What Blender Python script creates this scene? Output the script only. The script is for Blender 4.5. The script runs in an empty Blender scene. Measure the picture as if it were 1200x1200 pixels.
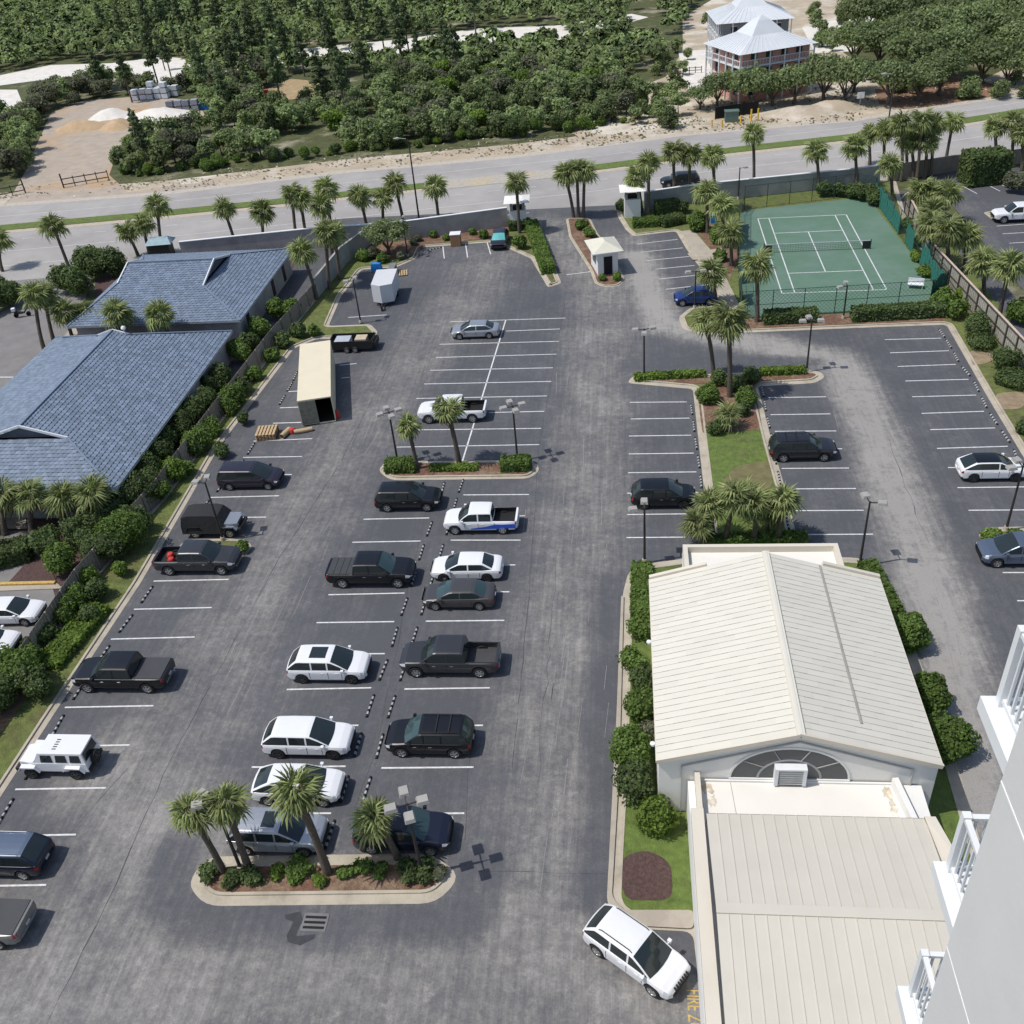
import bpy, math, random
import numpy as np
from mathutils import Matrix, Vector
random.seed(7); rng = np.random.default_rng(7)
S = bpy.context.scene
COL = S.collection
# ------------------------------------------------------------------ camera
F, PITCH, ROLL, L0, CH = 1137.888, 0.619096, -0.0974389, -0.145551, 44.542
sp, cp = math.sin(PITCH), math.cos(PITCH)
_r0, _f0 = np.array([1., 0, 0]), np.array([0, cp, -sp]); _u0 = np.cross(_r0, _f0)
_r = math.cos(ROLL)*_r0 + math.sin(ROLL)*_u0; _u = -math.sin(ROLL)*_r0 + math.cos(ROLL)*_u0
cl, sl = math.cos(-L0), math.sin(-L0)
RZ = np.array([[cl, -sl, 0], [sl, cl, 0], [0, 0, 1.]])
CR, CU, CF = RZ @ _r, RZ @ _u, RZ @ _f0
def U(px, py, z=0.):          # place seen at photo pixel (px,py) at height z -> plan position in metres
    d = CF*F + CR*(px-600) - CU*(py-600); t = (z-CH)/d[2]
    return (float(d[0]*t), float(d[1]*t))
def W(x, y, z=0.):
    d = np.array([x, y, z-CH]); w = d @ CF
    return (600+F*(d @ CR)/w, 600-F*(d @ CU)/w)
def ppm(x, y): return F/max(1., float(np.array([x, y, -CH]) @ CF))
def U3(px, py, z=0.): a = U(px, py, z); return (a[0], a[1], z)
cam = bpy.data.objects.new('camera', bpy.data.cameras.new('camera')); COL.objects.link(cam)
cam.data.sensor_width = 36; cam.data.lens = 36*F/1200; cam.data.clip_end = 3000; cam.data.clip_start = .1
m = Matrix(((CR[0], CU[0], -CF[0], 0), (CR[1], CU[1], -CF[1], 0), (CR[2], CU[2], -CF[2], CH), (0, 0, 0, 1)))
cam.matrix_world = m; S.camera = cam
# ------------------------------------------------------------------ light
SUN_EL = math.radians(61); SUNV = Vector((-.965*math.cos(SUN_EL), -.26*math.cos(SUN_EL), math.sin(SUN_EL))).normalized()
wd = bpy.data.worlds.new("World"); S.world = wd; wd.use_nodes = True
nt = wd.node_tree; bg = nt.nodes['Background']; sky = nt.nodes.new('ShaderNodeTexSky')
sky.sky_type = 'NISHITA'; sky.sun_disc = False; sky.sun_elevation = SUN_EL
sky.sun_rotation = math.atan2(SUNV.x, SUNV.y); sky.dust_density = 1.5
nt.links.new(sky.outputs[0], bg.inputs[0]); bg.inputs[1].default_value = .125
sun = bpy.data.objects.new('sun', bpy.data.lights.new('sun', 'SUN')); COL.objects.link(sun)
sun.data.energy = 3.4; sun.data.angle = math.radians(.5); sun.data.color = (1, .955, .88)
sun.rotation_euler = SUNV.to_track_quat('Z', 'Y').to_euler(); sun.location = (-40, 0, 80)
S.view_settings.view_transform = 'Standard'; S.view_settings.look = 'None'; S.view_settings.gamma = 1
S.view_settings.use_curve_mapping = False; S.view_settings.exposure = 0.0
# ------------------------------------------------------------------ materials
_M = {}
def mat(name, col, rough=.7, var=.18, scale=1.5, metal=0., bump=0., bscale=20., coat=0., rnd=0., objrnd=0., spec=.5, col2=None, c2scale=.2, c2lo=.45, c2hi=.6):
    if name in _M: return _M[name]
    m = bpy.data.materials.new(name); m.use_nodes = True; t = m.node_tree; N = t.nodes; B = N['Principled BSDF']; K = t.links.new
    B.inputs['Roughness'].default_value = rough; B.inputs['Metallic'].default_value = metal
    B.inputs['Specular IOR Level'].default_value = spec
    if coat: B.inputs['Coat Weight'].default_value = coat; B.inputs['Coat Roughness'].default_value = .06
    tc = N.new('ShaderNodeTexCoord')
    n1 = N.new('ShaderNodeTexNoise'); n1.inputs['Scale'].default_value = scale; n1.inputs['Detail'].default_value = 5; n1.inputs['Roughness'].default_value = .6
    g = N.new('ShaderNodeNewGeometry')
    K(g.outputs['Position'], n1.inputs['Vector'])
    mr = N.new('ShaderNodeMapRange'); mr.inputs[1].default_value = .25; mr.inputs[2].default_value = .75
    mr.inputs[3].default_value = 1-var; mr.inputs[4].default_value = 1+var; K(n1.outputs[0], mr.inputs[0])
    fac = mr.outputs[0]
    def mul(a, b):
        q = N.new('ShaderNodeMath'); q.operation = 'MULTIPLY'; K(a, q.inputs[0]); K(b, q.inputs[1]); return q.outputs[0]
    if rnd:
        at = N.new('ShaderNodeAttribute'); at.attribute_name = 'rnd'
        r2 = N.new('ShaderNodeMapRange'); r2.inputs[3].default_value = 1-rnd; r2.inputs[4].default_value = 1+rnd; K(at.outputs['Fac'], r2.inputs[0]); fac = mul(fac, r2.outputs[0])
    if objrnd:
        oi = N.new('ShaderNodeObjectInfo'); r3 = N.new('ShaderNodeMapRange'); r3.inputs[3].default_value = 1-objrnd; r3.inputs[4].default_value = 1+objrnd
        K(oi.outputs['Random'], r3.inputs[0]); fac = mul(fac, r3.outputs[0])
    vm = N.new('ShaderNodeVectorMath'); vm.operation = 'SCALE'; vm.inputs[0].default_value = col[:3]; K(fac, vm.inputs['Scale'])
    if col2 is not None:
        n2 = N.new('ShaderNodeTexNoise'); n2.inputs['Scale'].default_value = c2scale; n2.inputs['Detail'].default_value = 6; n2.inputs['Roughness'].default_value = .65
        K(g.outputs['Position'], n2.inputs['Vector'])
        m2 = N.new('ShaderNodeMapRange'); m2.inputs[1].default_value = c2lo; m2.inputs[2].default_value = c2hi; K(n2.outputs[0], m2.inputs[0])
        mx = N.new('ShaderNodeMix'); mx.data_type = 'RGBA'; K(m2.outputs[0], mx.inputs[0]); mx.inputs[6].default_value = (*col, 1); mx.inputs[7].default_value = (*col2, 1)
        K(mx.outputs[2], vm.inputs[0])
    K(vm.outputs[0], B.inputs['Base Color'])
    if bump:
        n3 = N.new('ShaderNodeTexNoise'); n3.inputs['Scale'].default_value = bscale; n3.inputs['Detail'].default_value = 4; K(g.outputs['Position'], n3.inputs['Vector'])
        bp = N.new('ShaderNodeBump'); bp.inputs['Strength'].default_value = bump; bp.inputs['Distance'].default_value = .1; K(n3.outputs[0], bp.inputs['Height']); K(bp.outputs[0], B.inputs['Normal'])
    _M[name] = m; return m
def paint(name, c, rough=.35, metal=0.): return mat('paint_'+name, c, rough, .03, .8, metal, coat=.45, spec=.35)
WHITE = paint('white', (.74, .75, .77)); BLACK = paint('black', (.006, .0065, .009)); GREY = paint('grey', (.06, .062, .068), .3, .5)
SILVER = paint('silver', (.42, .44, .47), .35, .6); DBLUE = paint('navy', (.009, .012, .028)); STEEL = paint('steelblue', (.16, .20, .27), .3, .6)
TAN = paint('taupe', (.10, .095, .095), .3, .5); BLUE = paint('blue', (.010, .03, .15)); PURP = paint('plum', (.02, .017, .03))
GLASS = mat('car_glass', (.02, .028, .03), .08, .1, 1., spec=.7)
TEAL = mat('teal_glass', (.035, .065, .068), .08, .1, 1., spec=.7)
SHADE = mat('windscreen_shade', (.09, .38, .37), .5)
RUBBER = mat('rubber', (.014, .014, .015), .85, .2); RIM = mat('alloy', (.45, .46, .47), .35, .1, metal=.6); RIMD = mat('alloy_dark', (.06, .06, .065), .35, metal=.4)
TRIM = mat('black_trim', (.012, .012, .013), .6, .15); CHROME = mat('chrome', (.6, .6, .62), .2, .05, metal=.9)
LAMPW = mat('headlamp', (.55, .57, .6), .12, .1); LAMPR = mat('tail_lamp', (.30, .012, .015), .2, .1); PLATE = mat('plate', (.5, .5, .5), .5)
CONC = mat('kerb_concrete', (.43, .385, .31), .9, .16, .8, bump=.25, bscale=12, col2=(.30, .26, .20), c2scale=.7, c2lo=.5, c2hi=.75)
WALK = mat('walk_concrete', (.42, .375, .31), .9, .14, .5, bump=.2, col2=(.33, .29, .24), c2scale=.5)
GRASS = mat('lawn', (.135, .165, .045), .95, .38, 1.6, bump=1., bscale=16, col2=(.135, .12, .055), c2scale=.28, c2lo=.5, c2hi=.72)
GRASSB = mat('lawn_lush', (.125, .18, .038), .95, .35, 2.2, bump=1., bscale=16, col2=(.12, .13, .045), c2scale=.35, c2lo=.5, c2hi=.7)
MULCH = mat('mulch', (.16, .085, .055), .95, .4, 4., bump=.8, bscale=10, col2=(.22, .15, .10), c2scale=.5)
MULCHD = mat('mulch_dark', (.085, .05, .045), .95, .45, 6., bump=.9, bscale=9)
SAND = mat('sand', (.42, .35, .26), .95, .18, .25, bump=.4, bscale=1.5, col2=(.60, .55, .47), c2scale=.09, c2lo=.48, c2hi=.62)
SANDW = mat('white_sand', (.68, .65, .6), .95, .14, .5, bump=.6, bscale=1.2)
DIRT = mat('dirt_track', (.39, .33, .27), .95, .16, .5, bump=.5, bscale=2., col2=(.42, .30, .19), c2scale=.05, c2lo=.52, c2hi=.62)
SCRUBG = mat('scrub_ground', (.075, .085, .03), .95, .45, .5, bump=1., bscale=2., col2=(.34, .31, .23), c2scale=.07, c2lo=.54, c2hi=.68)
ROADM = mat('road', (.36, .345, .33), .9, .10, .25, bump=.2, bscale=30, col2=(.31, .295, .285), c2scale=.05)
ROADL = mat('road_side', (.20, .19, .19), .9, .18, .5, bump=.2, bscale=30, col2=(.20, .19, .185), c2scale=.12)
WLINE = mat('white_line', (.62, .63, .64), .8, .3, 4.); YLINE = mat('yellow_line', (.50, .34, .10), .8, .35, 6.)
STUCCO = mat('stucco', (.80, .785, .745), .9, .06, .5, bump=.1); STUCCOW = mat('white_stucco', (.74, .74, .72), .9, .05, .4)
WALLG = mat('grey_wall', (.36, .355, .345), .9, .10, .6, bump=.1, col2=(.29, .285, .28), c2scale=.4)
CREAM = mat('cream_sheet', (.64, .615, .54), .55, .03, .6, objrnd=.025); CREAM2 = mat('cream_trim', (.64, .59, .50), .6, .05, .6)
CREAM3 = mat('cream_sheet_low', (.57, .54, .47), .6, .04, .6, objrnd=.018)
WROOF = mat('white_membrane', (.76, .74, .69), .7, .03, .4, col2=(.62, .53, .40), c2scale=.45, c2lo=.62, c2hi=.75)
TILE = mat('blue_tile', (.165, .21, .28), .5, .12, 1.2, rnd=.20, bump=.1); TILEB = mat('blue_roof_base', (.09, .115, .15), .8)
LOUV = mat('louver', (.55, .54, .5), .7); DARK = mat('dark_void', (.01, .01, .011), .9); FANG = mat('grey_fanlight', (.075, .08, .085), .4, .1)
BARK = mat('palm_bark', (.115, .095, .075), .95, .35, 6., bump=.8, bscale=14); BARKT = mat('tree_bark', (.12, .10, .085), .95, .3, 5., bump=.5)
def leafmat(n, c, r=.5, o=.16, tr=.38):
    if n in _M: return _M[n]
    m = mat(n, c, .62, .25, .45, rnd=r, objrnd=o, spec=.2); t = m.node_tree; N = t.nodes; B = N['Principled BSDF']; out = [q for q in N if q.type == 'OUTPUT_MATERIAL'][0]
    T = N.new('ShaderNodeBsdfTranslucent'); X = N.new('ShaderNodeMixShader'); X.inputs[0].default_value = tr; src = B.inputs['Base Color'].links[0].from_socket
    sc = N.new('ShaderNodeVectorMath'); sc.operation = 'MULTIPLY'; sc.inputs[1].default_value = (1.25, 1.35, .8); t.links.new(src, sc.inputs[0]); t.links.new(sc.outputs[0], T.inputs[0])
    t.links.new(B.outputs[0], X.inputs[1]); t.links.new(T.outputs[0], X.inputs[2]); t.links.new(X.outputs[0], out.inputs[0]); return m
PALM = leafmat('palm_leaf', (.25, .285, .125), .65); PALMD = leafmat('palm_skirt', (.20, .145, .08), .4)
LSHRUB = leafmat('shrub_leaf', (.12, .185, .045), .6); LDARK = leafmat('dark_leaf', (.095, .135, .05), .65); LLIME = leafmat('lime_leaf', (.14, .21, .04), .5)
LSCRUB = leafmat('scrub_leaf', (.20, .25, .115), .5, .45); LPINE = leafmat('pine_leaf', (.14, .18, .095), .5, .25); LOAK = leafmat('oak_leaf', (.18, .225, .105), .6, .25); LGREY = leafmat('grey_leaf', (.15, .16, .105), .5, .25)
WOOD = mat('wood', (.30, .17, .09), .85, .25, 5.); WOODL = mat('pale_wood', (.46, .34, .2), .85, .2, 5.); FENCEW = mat('fence_wood', (.25, .22, .185), .9, .25, 4., objrnd=.2)
POLEM = mat('pole_bronze', (.035, .032, .03), .6, .1); HEADM = mat('lamp_head', (.34, .33, .31), .5, .1); BLUET = mat('blue_tarp', (.02, .22, .62), .6)
GSTEEL = mat('green_steel', (.015, .05, .038), .6); GREENW = mat('green_windscreen', (.02, .14, .11), .8, .2, 2.)
COURTG = mat('court_green', (.10, .185, .13), .85, .05, .3, col2=(.12, .195, .155), c2scale=.15)
NAVY = mat('navy_panel', (.03, .05, .16), .6); RED = mat('red_thing', (.5, .04, .03), .6); BEIGE = mat('container_cream', (.70, .63, .47), .6, .05, .7)
MESHG = mat('container_face', (.22, .215, .17), .8, .35, 4.); METROOF = mat('white_metal_roof', (.62, .65, .68), .45, .05, .3)
PINK = mat('pink_siding', (.62, .31, .25), .85, .1, 1.); SIDEG = mat('grey_siding', (.24, .26, .28), .85, .1, 1.); WTRIM = mat('white_trim', (.74, .76, .78), .6, .05)
WIN = mat('window_glass', (.03, .04, .05), .1, .1)
HWALL = mat('tower_stucco', (.67, .67, .665), .85, .03, 1.2, bump=.04, bscale=14, col2=(.65, .65, .645), c2scale=.35); HREV = mat('tower_reveal', (.80, .80, .80), .8)
BRICKL = mat('block_stack', (.55, .58, .62), .85, .15, 2., objrnd=.12)
# asphalt with wear attribute
def asphalt():
    m = bpy.data.materials.new('asphalt'); m.use_nodes = True; t = m.node_tree; N = t.nodes; K = t.links.new; B = N['Principled BSDF']
    g = N.new('ShaderNodeNewGeometry'); at = N.new('ShaderNodeAttribute'); at.attribute_name = 'wear'
    def noise(s, d=5, r=.6):
        n = N.new('ShaderNodeTexNoise'); n.inputs['Scale'].default_value = s; n.inputs['Detail'].default_value = d; n.inputs['Roughness'].default_value = r; K(g.outputs['Position'], n.inputs['Vector']); return n.outputs[0]
    def math_(op, a, b):
        q = N.new('ShaderNodeMath'); q.operation = op
        for i, v in enumerate((a, b)):
            if isinstance(v, (int, float)): q.inputs[i].default_value = v
            else: K(v, q.inputs[i])
        return q.outputs[0]
    a = math_('ADD', at.outputs['Fac'], math_('MULTIPLY', math_('SUBTRACT', noise(.20, 8, .8), .5), 1.25))
    a2 = math_('ADD', a, math_('MULTIPLY', math_('SUBTRACT', noise(1.7, 7, .85), .5), 1.15))
    def streak(sx, sy, d=5, r=.75):
        vm = N.new('ShaderNodeVectorMath'); vm.operation = 'MULTIPLY'; vm.inputs[1].default_value = (sx, sy, 1); K(g.outputs['Position'], vm.inputs[0])
        n = N.new('ShaderNodeTexNoise'); n.inputs['Scale'].default_value = 1; n.inputs['Detail'].default_value = d; n.inputs['Roughness'].default_value = r; K(vm.outputs[0], n.inputs['Vector']); return n.outputs[0]
    a2 = math_('ADD', a2, math_('MULTIPLY', math_('SUBTRACT', streak(2.6, .12), .5), .8))
    scuff = math_('MULTIPLY', math_('MAXIMUM', math_('SUBTRACT', noise(.9, 8, .9), .54), 0.), math_('MULTIPLY', at.outputs['Fac'], 3.6))
    a2 = math_('ADD', a2, scuff)
    r = N.new('ShaderNodeValToRGB'); r.color_ramp.elements[0].position = .12; r.color_ramp.elements[0].color = (.085, .088, .099, 1)
    r.color_ramp.elements[1].position = 1.25; r.color_ramp.elements[1].color = (.30, .288, .272, 1)
    e = r.color_ramp.elements.new(.4); e.color = (.112, .113, .122, 1); e = r.color_ramp.elements.new(.62); e.color = (.165, .161, .159, 1)
    K(a2, r.inputs[0])
    f = math_('ADD', math_('MULTIPLY', noise(9., 6, .85), .9), .55)
    f2 = math_('MULTIPLY', f, math_('ADD', math_('MULTIPLY', noise(.08, 3), .3), .85))
    v = N.new('ShaderNodeVectorMath'); v.operation = 'SCALE'; K(r.outputs[0], v.inputs[0]); K(f2, v.inputs['Scale']); K(v.outputs[0], B.inputs['Base Color'])
    B.inputs['Roughness'].default_value = .85; B.inputs['Specular IOR Level'].default_value = .3
    bp = N.new('ShaderNodeBump'); bp.inputs['Strength'].default_value = .25; bp.inputs['Distance'].default_value = .03; K(noise(22., 4), bp.inputs['Height']); K(bp.outputs[0], B.inputs['Normal'])
    return m
ASPH = asphalt()
# ------------------------------------------------------------------ mesh helpers
class MB:
    def __init__(s): s.v, s.f, s.m, s.r = [], [], [], []
    def add(s, vs, fs, mi=0, rnd=.5):
        o = len(s.v); s.v += [tuple(v) for v in vs]; s.f += [tuple(i+o for i in f) for f in fs]; s.m += [mi]*len(fs); s.r += [rnd]*len(fs); return s
    def box(s, x0, x1, y0, y1, z0, z1, mi=0, rnd=.5):
        return s.add([(x0, y0, z0), (x1, y0, z0), (x1, y1, z0), (x0, y1, z0), (x0, y0, z1), (x1, y0, z1), (x1, y1, z1), (x0, y1, z1)],
                     [(3, 2, 1, 0), (4, 5, 6, 7), (0, 1, 5, 4), (1, 2, 6, 5), (2, 3, 7, 6), (3, 0, 4, 7)], mi, rnd)
    def slab(s, q, t, mi=0, rnd=.5):       # quad/polygon extruded along its normal by t
        q = [Vector(p) for p in q]; n = (q[1]-q[0]).cross(q[2]-q[0]).normalized()*t; k = len(q)
        return s.add(q+[p+n for p in q], [tuple(range(k))[::-1], tuple(range(k, 2*k))]+[(i, (i+1) % k, (i+1) % k+k, i+k) for i in range(k)], mi, rnd)
    def bar(s, a, b, w, h=None, mi=0, up=(0, 0, 1)):
        a, b = Vector(a), Vector(b); h = h or w; d = (b-a).normalized(); u = Vector(up)
        if abs(d.dot(u)) > .98: u = Vector((1, 0, 0))
        x = d.cross(u).normalized()*w/2; y = x.cross(d).normalized()*h/2
        c = [(-1, -1), (1, -1), (1, 1), (-1, 1)]
        return s.add([a+x*i+y*j for i, j in c]+[b+x*i+y*j for i, j in c], [(3, 2, 1, 0), (4, 5, 6, 7), (0, 1, 5, 4), (1, 2, 6, 5), (2, 3, 7, 6), (3, 0, 4, 7)], mi)
    def tube(s, pts, rs, n=8, mi=0, cap=True):
        pts = [Vector(p) for p in pts]; rings = []; o = len(s.v)
        for i, p in enumerate(pts):
            d = (pts[min(i+1, len(pts)-1)]-pts[max(i-1, 0)]).normalized(); u = Vector((1, 0, 0)) if abs(d.x) < .9 else Vector((0, 1, 0))
            x = d.cross(u).normalized(); y = d.cross(x)
            s.v += [tuple(p+(x*math.cos(2*math.pi*k/n)+y*math.sin(2*math.pi*k/n))*rs[i]) for k in range(n)]
        fs = []
        for i in range(len(pts)-1):
            for k in range(n): fs.append((o+i*n+k, o+(i+1)*n+k, o+(i+1)*n+(k+1) % n, o+i*n+(k+1) % n))
        if cap: fs.append(tuple(o+(len(pts)-1)*n+k for k in range(n)))
        s.f += fs; s.m += [mi]*len(fs); s.r += [.5]*len(fs); return s
    def lathe(s, prof, n=16, axis='z', c=(0, 0, 0), mi=0):
        o = len(s.v)
        for (r, h) in prof:
            for k in range(n):
                a = 2*math.pi*k/n; p = (r*math.cos(a), r*math.sin(a), h)
                if axis == 'y': p = (p[0], p[2], p[1])
                s.v.append((p[0]+c[0], p[1]+c[1], p[2]+c[2]))
        fs = [(o+i*n+k, o+i*n+(k+1) % n, o+(i+1)*n+(k+1) % n, o+(i+1)*n+k) for i in range(len(prof)-1) for k in range(n)]
        s.f += fs; s.m += [mi]*len(fs); s.r += [.5]*len(fs); return s
    def mesh(s, name, mats, smooth=None):
        me = bpy.data.meshes.new(name); me.from_pydata(s.v, [], s.f)
        for x in (mats if isinstance(mats, (list, tuple)) else [mats]): me.materials.append(x)
        me.polygons.foreach_set('material_index', s.m)
        a = me.attributes.new('rnd', 'FLOAT', 'FACE'); a.data.foreach_set('value', s.r)
        if smooth is not None:
            me.polygons.foreach_set('use_smooth', [True]*len(s.f)); me.set_sharp_from_angle(angle=math.radians(smooth))
        me.update(); return me
    def build(s, name, mats, parent=None, smooth=None, **k): return ob(name, s.mesh(name, mats, smooth), parent, **k)
def tag(o, label=None, cat=None, group=None, kind=None):
    if label: o['label'] = label
    if cat: o['category'] = cat
    if group: o['group'] = group
    if kind: o['kind'] = kind
    return o
def ob(name, me, parent=None, loc=None, rz=None, kind=None, label=None, cat=None, group=None):
    o = bpy.data.objects.new(name, me); COL.objects.link(o)
    if parent is not None: o.parent = parent
    if loc is not None: o.location = loc
    if rz is not None: o.rotation_euler = (0, 0, rz)
    return tag(o, label, cat, group, kind)
def empty(name, loc=(0, 0, 0), rz=0, label=None, cat=None, group=None):
    o = ob(name, None, None, loc, rz, None, label, cat, group); o.empty_display_size = .3; return o
KIDS = {}
def copy_tree(o, parent=None):
    c = o.copy(); COL.objects.link(c)
    if parent is not None: c.parent = parent
    for ch in list(o.children): copy_tree(ch, c)
    return c
def inpoly(x, y, P):
    c = False; j = len(P)-1
    for i in range(len(P)):
        if (P[i][1] > y) != (P[j][1] > y) and x < (P[j][0]-P[i][0])*(y-P[i][1])/(P[j][1]-P[i][1])+P[i][0]: c = not c
        j = i
    return c
def area(P): return sum(P[i-1][0]*P[i][1]-P[i][0]*P[i-1][1] for i in range(len(P)))/2
def offset(P, d):      # inward offset of ccw polygon
    n = len(P); out = []
    for i in range(n):
        a, b, c = (Vector(P[i-1]), Vector(P[i]), Vector(P[(i+1) % n]))
        e1 = (b-a).normalized(); e2 = (c-b).normalized(); n1 = Vector((-e1.y, e1.x)); n2 = Vector((-e2.y, e2.x)); bis = n1+n2
        bis = bis/max(.35, bis.length_squared/2) if bis.length > .01 else n1
        out.append(tuple(b+bis*d))
    return out
def rnd_poly(P, r=1., k=4):      # round the corners of a polygon
    out = []; n = len(P)
    for i in range(n):
        a, b, c = Vector(P[i-1]), Vector(P[i]), Vector(P[(i+1) % n]); q = min(r, (a-b).length*.45, (c-b).length*.45)
        p0 = b+(a-b).normalized()*q; p1 = b+(c-b).normalized()*q
        for j in range(k+1):
            t = j/k; out.append(tuple(p0*(1-t)**2+b*2*t*(1-t)+p1*t*t))
    return out
def PX(l): return [p if len(p) == 3 and False else (U(p[0], p[1]) if len(p) == 2 else (p[0], p[1])) for p in l]   # 3-tuples are metres
def sheet(name, P, z, m, kind='structure', tri=True):
    if area(P) < 0: P = P[::-1]
    import mathutils
    tr = mathutils.geometry.tessellate_polygon([[Vector((p[0], p[1], 0)) for p in P]])
    b = MB(); b.add([(p[0], p[1], z) for p in P], [tuple(t) for t in tr])
    o = b.build(name, m, kind=kind)
    for f in o.data.polygons:
        if f.normal.z < 0: f.flip()
    return o
def island(name, P, fill, kw=.32, h=.13, gut=.42, fillname='grass', fkind='stuff', fz=None, rr=.8, closed=None):
    """kerb ring + gutter pan + fill; the whole is the setting"""
    if area(P) < 0: P = P[::-1]
    if rr: P = rnd_poly(P, rr)
    n = len(P); In = offset(P, gut); In2 = offset(P, gut+kw*.55)
    b = MB(); n = len(P)
    b.add([(p[0], p[1], .012) for p in P]+[(p[0], p[1], .03) for p in In]+[(p[0], p[1], h) for p in In]+[(p[0], p[1], h) for p in In2]+[(p[0], p[1], h-.06) for p in In2],
          [(i+k*n, (i+1) % n+k*n, (i+1) % n+(k+1)*n, i+(k+1)*n) for k in range(4) for i in range(n)])
    b.build(name, CONC, kind='structure')
    sheet(fillname, offset(P, gut+kw*.5), fz if fz else h-.03, fill, kind=fkind)
# ------------------------------------------------------------------ ground
sheet('terrain', [(-900, -60), (900, -60), (900, 1500), (-900, 1500)], -.06, SCRUBG)
# asphalt lot as grid with wear attribute
LANES = [([(575, 300), (560, 330), (440, 480), (330, 640), (250, 800), (150, 1000), (60, 1200)], 4.4, .58), ([(735, 285), (720, 340), (700, 420), (690, 600), (650, 800), (640, 1000), (600, 1220)], 3.9, .62),
         ([(640, 262), (700, 350), (690, 500)], 3., .66), ([(745, 300), (775, 380), (900, 405), (985, 425), (1020, 500), (1060, 600), (1095, 700), (1125, 830), (1140, 950)], 2.5, .98),
         ([(0, 1130), (300, 1130), (700, 1120), (800, 1190)], 6.5, .68), ([(150, 900), (230, 1000), (200, 1200)], 4.5, .74), ([(660, 600), (665, 800)], 3., .5), ([(500, 305), (640, 300)], 3., .4),
         ([(165, 680), (200, 740), (170, 830)], 3.5, .3), ([(880, 395), (1000, 440)], 2., .6),
         ([(205, 1000), (196, 1040), (225, 1078), (400, 1084), (545, 1074), (566, 1020)], 1.3, .15), ([(716, 680), (708, 850), (700, 1050)], 1.0, .13), ([(738, 428), (850, 424), (950, 424)], 1.1, .13), ([(745, 1105), (812, 1110)], 1.2, .05), ([(470, 600), (455, 700), (400, 930)], .8, .02), ([(560, 560), (660, 1000)], .01, .15)]
LROW = [((297, 517), (366, 514)), ((285, 536), (354, 535)), ((270, 557), (342, 556)), ((245, 583), (327, 581)), ((225, 607), (312, 606)), ((180, 681), (268, 679)), ((157, 714), (248, 712)), ((130, 749), (228, 746.5)), ((103, 788), (205, 786)), ((76, 829), (180, 827)), ((50, 875), (152, 873)), ((18, 925), (124, 923.3)), ((-15, 980), (89, 978)), ((-50, 1039), (54, 1037)), ((-90, 1108), (13, 1105))]
DBL = [((528, 377), (663, 372.7)), ((593, 388), (656, 385.5)), ((515, 403.5), (655, 400)), ((511, 419), (652, 415)), ((504, 434), (648, 431)), ((497, 450), (646, 447)), ((488, 467), (641, 464)), ((573, 483.5), (638, 482)), ((472, 504), (634, 502)), ((465, 524), (632, 521))]
MLC = [((426, 608.5), (503, 607)), ((413, 635.5), (493, 634)), ((399, 664), (484, 662)), ((385, 697), (474, 695)), ((371, 729.7), (462, 728.5)), ((354, 767), (451, 766)), ((336, 808), (435, 806)), ((316, 851), (420, 850)), ((295, 899), (405, 898)), ((272, 954), (388, 953))]
MRC = [((543, 580), (620, 579.5)), ((536, 605), (615, 604.5)), ((528, 633), (610, 633)), ((519, 662.5), (604, 662)), ((509, 694), (597, 693.5)), ((499, 728), (591, 727)), ((487, 766), (583, 765.5)), ((474, 807.5), (574, 806)), ((460, 851), (566, 850)), ((447, 900), (555, 899)), ((430, 954), (544, 953))]
TL = [((738, 471.5), (805, 471)), ((739, 491), (808, 490)), ((737, 511), (810, 510)), ((737, 532), (813, 531)), ((736, 554), (816, 553)), ((735, 578), (818, 577)), ((735, 603), (820, 602)), ((734, 630), (803, 629.5))]
TR = [((900, 466), (968, 465)), ((903, 486), (973, 485)), ((908, 505.5), (980, 505)), ((911, 526), (987, 526)), ((916, 549), (995, 548.5)), ((921, 573), (1003, 572.5)), ((925, 598.5), (1012, 598)), ((932, 626.5), (1023, 626))]
RC = [((1037, 398), (1103, 396.3)), ((1043, 413.5), (1112, 411)), ((1052, 429.5), (1120, 427)), ((1061, 446.5), (1135, 444.5)), ((1069, 465), (1144, 463)), ((1080, 484.5), (1153, 482)), ((1090, 503.5), (1166, 501.5)), ((1098, 525.5), (1181, 523)), ((1111, 548), (1190, 547)), ((1122, 571.5), (1207, 570.5)), ((1135, 598), (1215, 597.5)), ((1175, 671), (1260, 671)), ((1192, 704), (1280, 704))]
GD = [((746, 286), (794, 280.5)), ((751, 295.5), (800, 290.5)), ((758, 305.5), (808, 300.5)), ((768, 315.5), (814, 311)), ((772, 327), (822, 322)), ((780, 339), (830, 333.5))]
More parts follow.
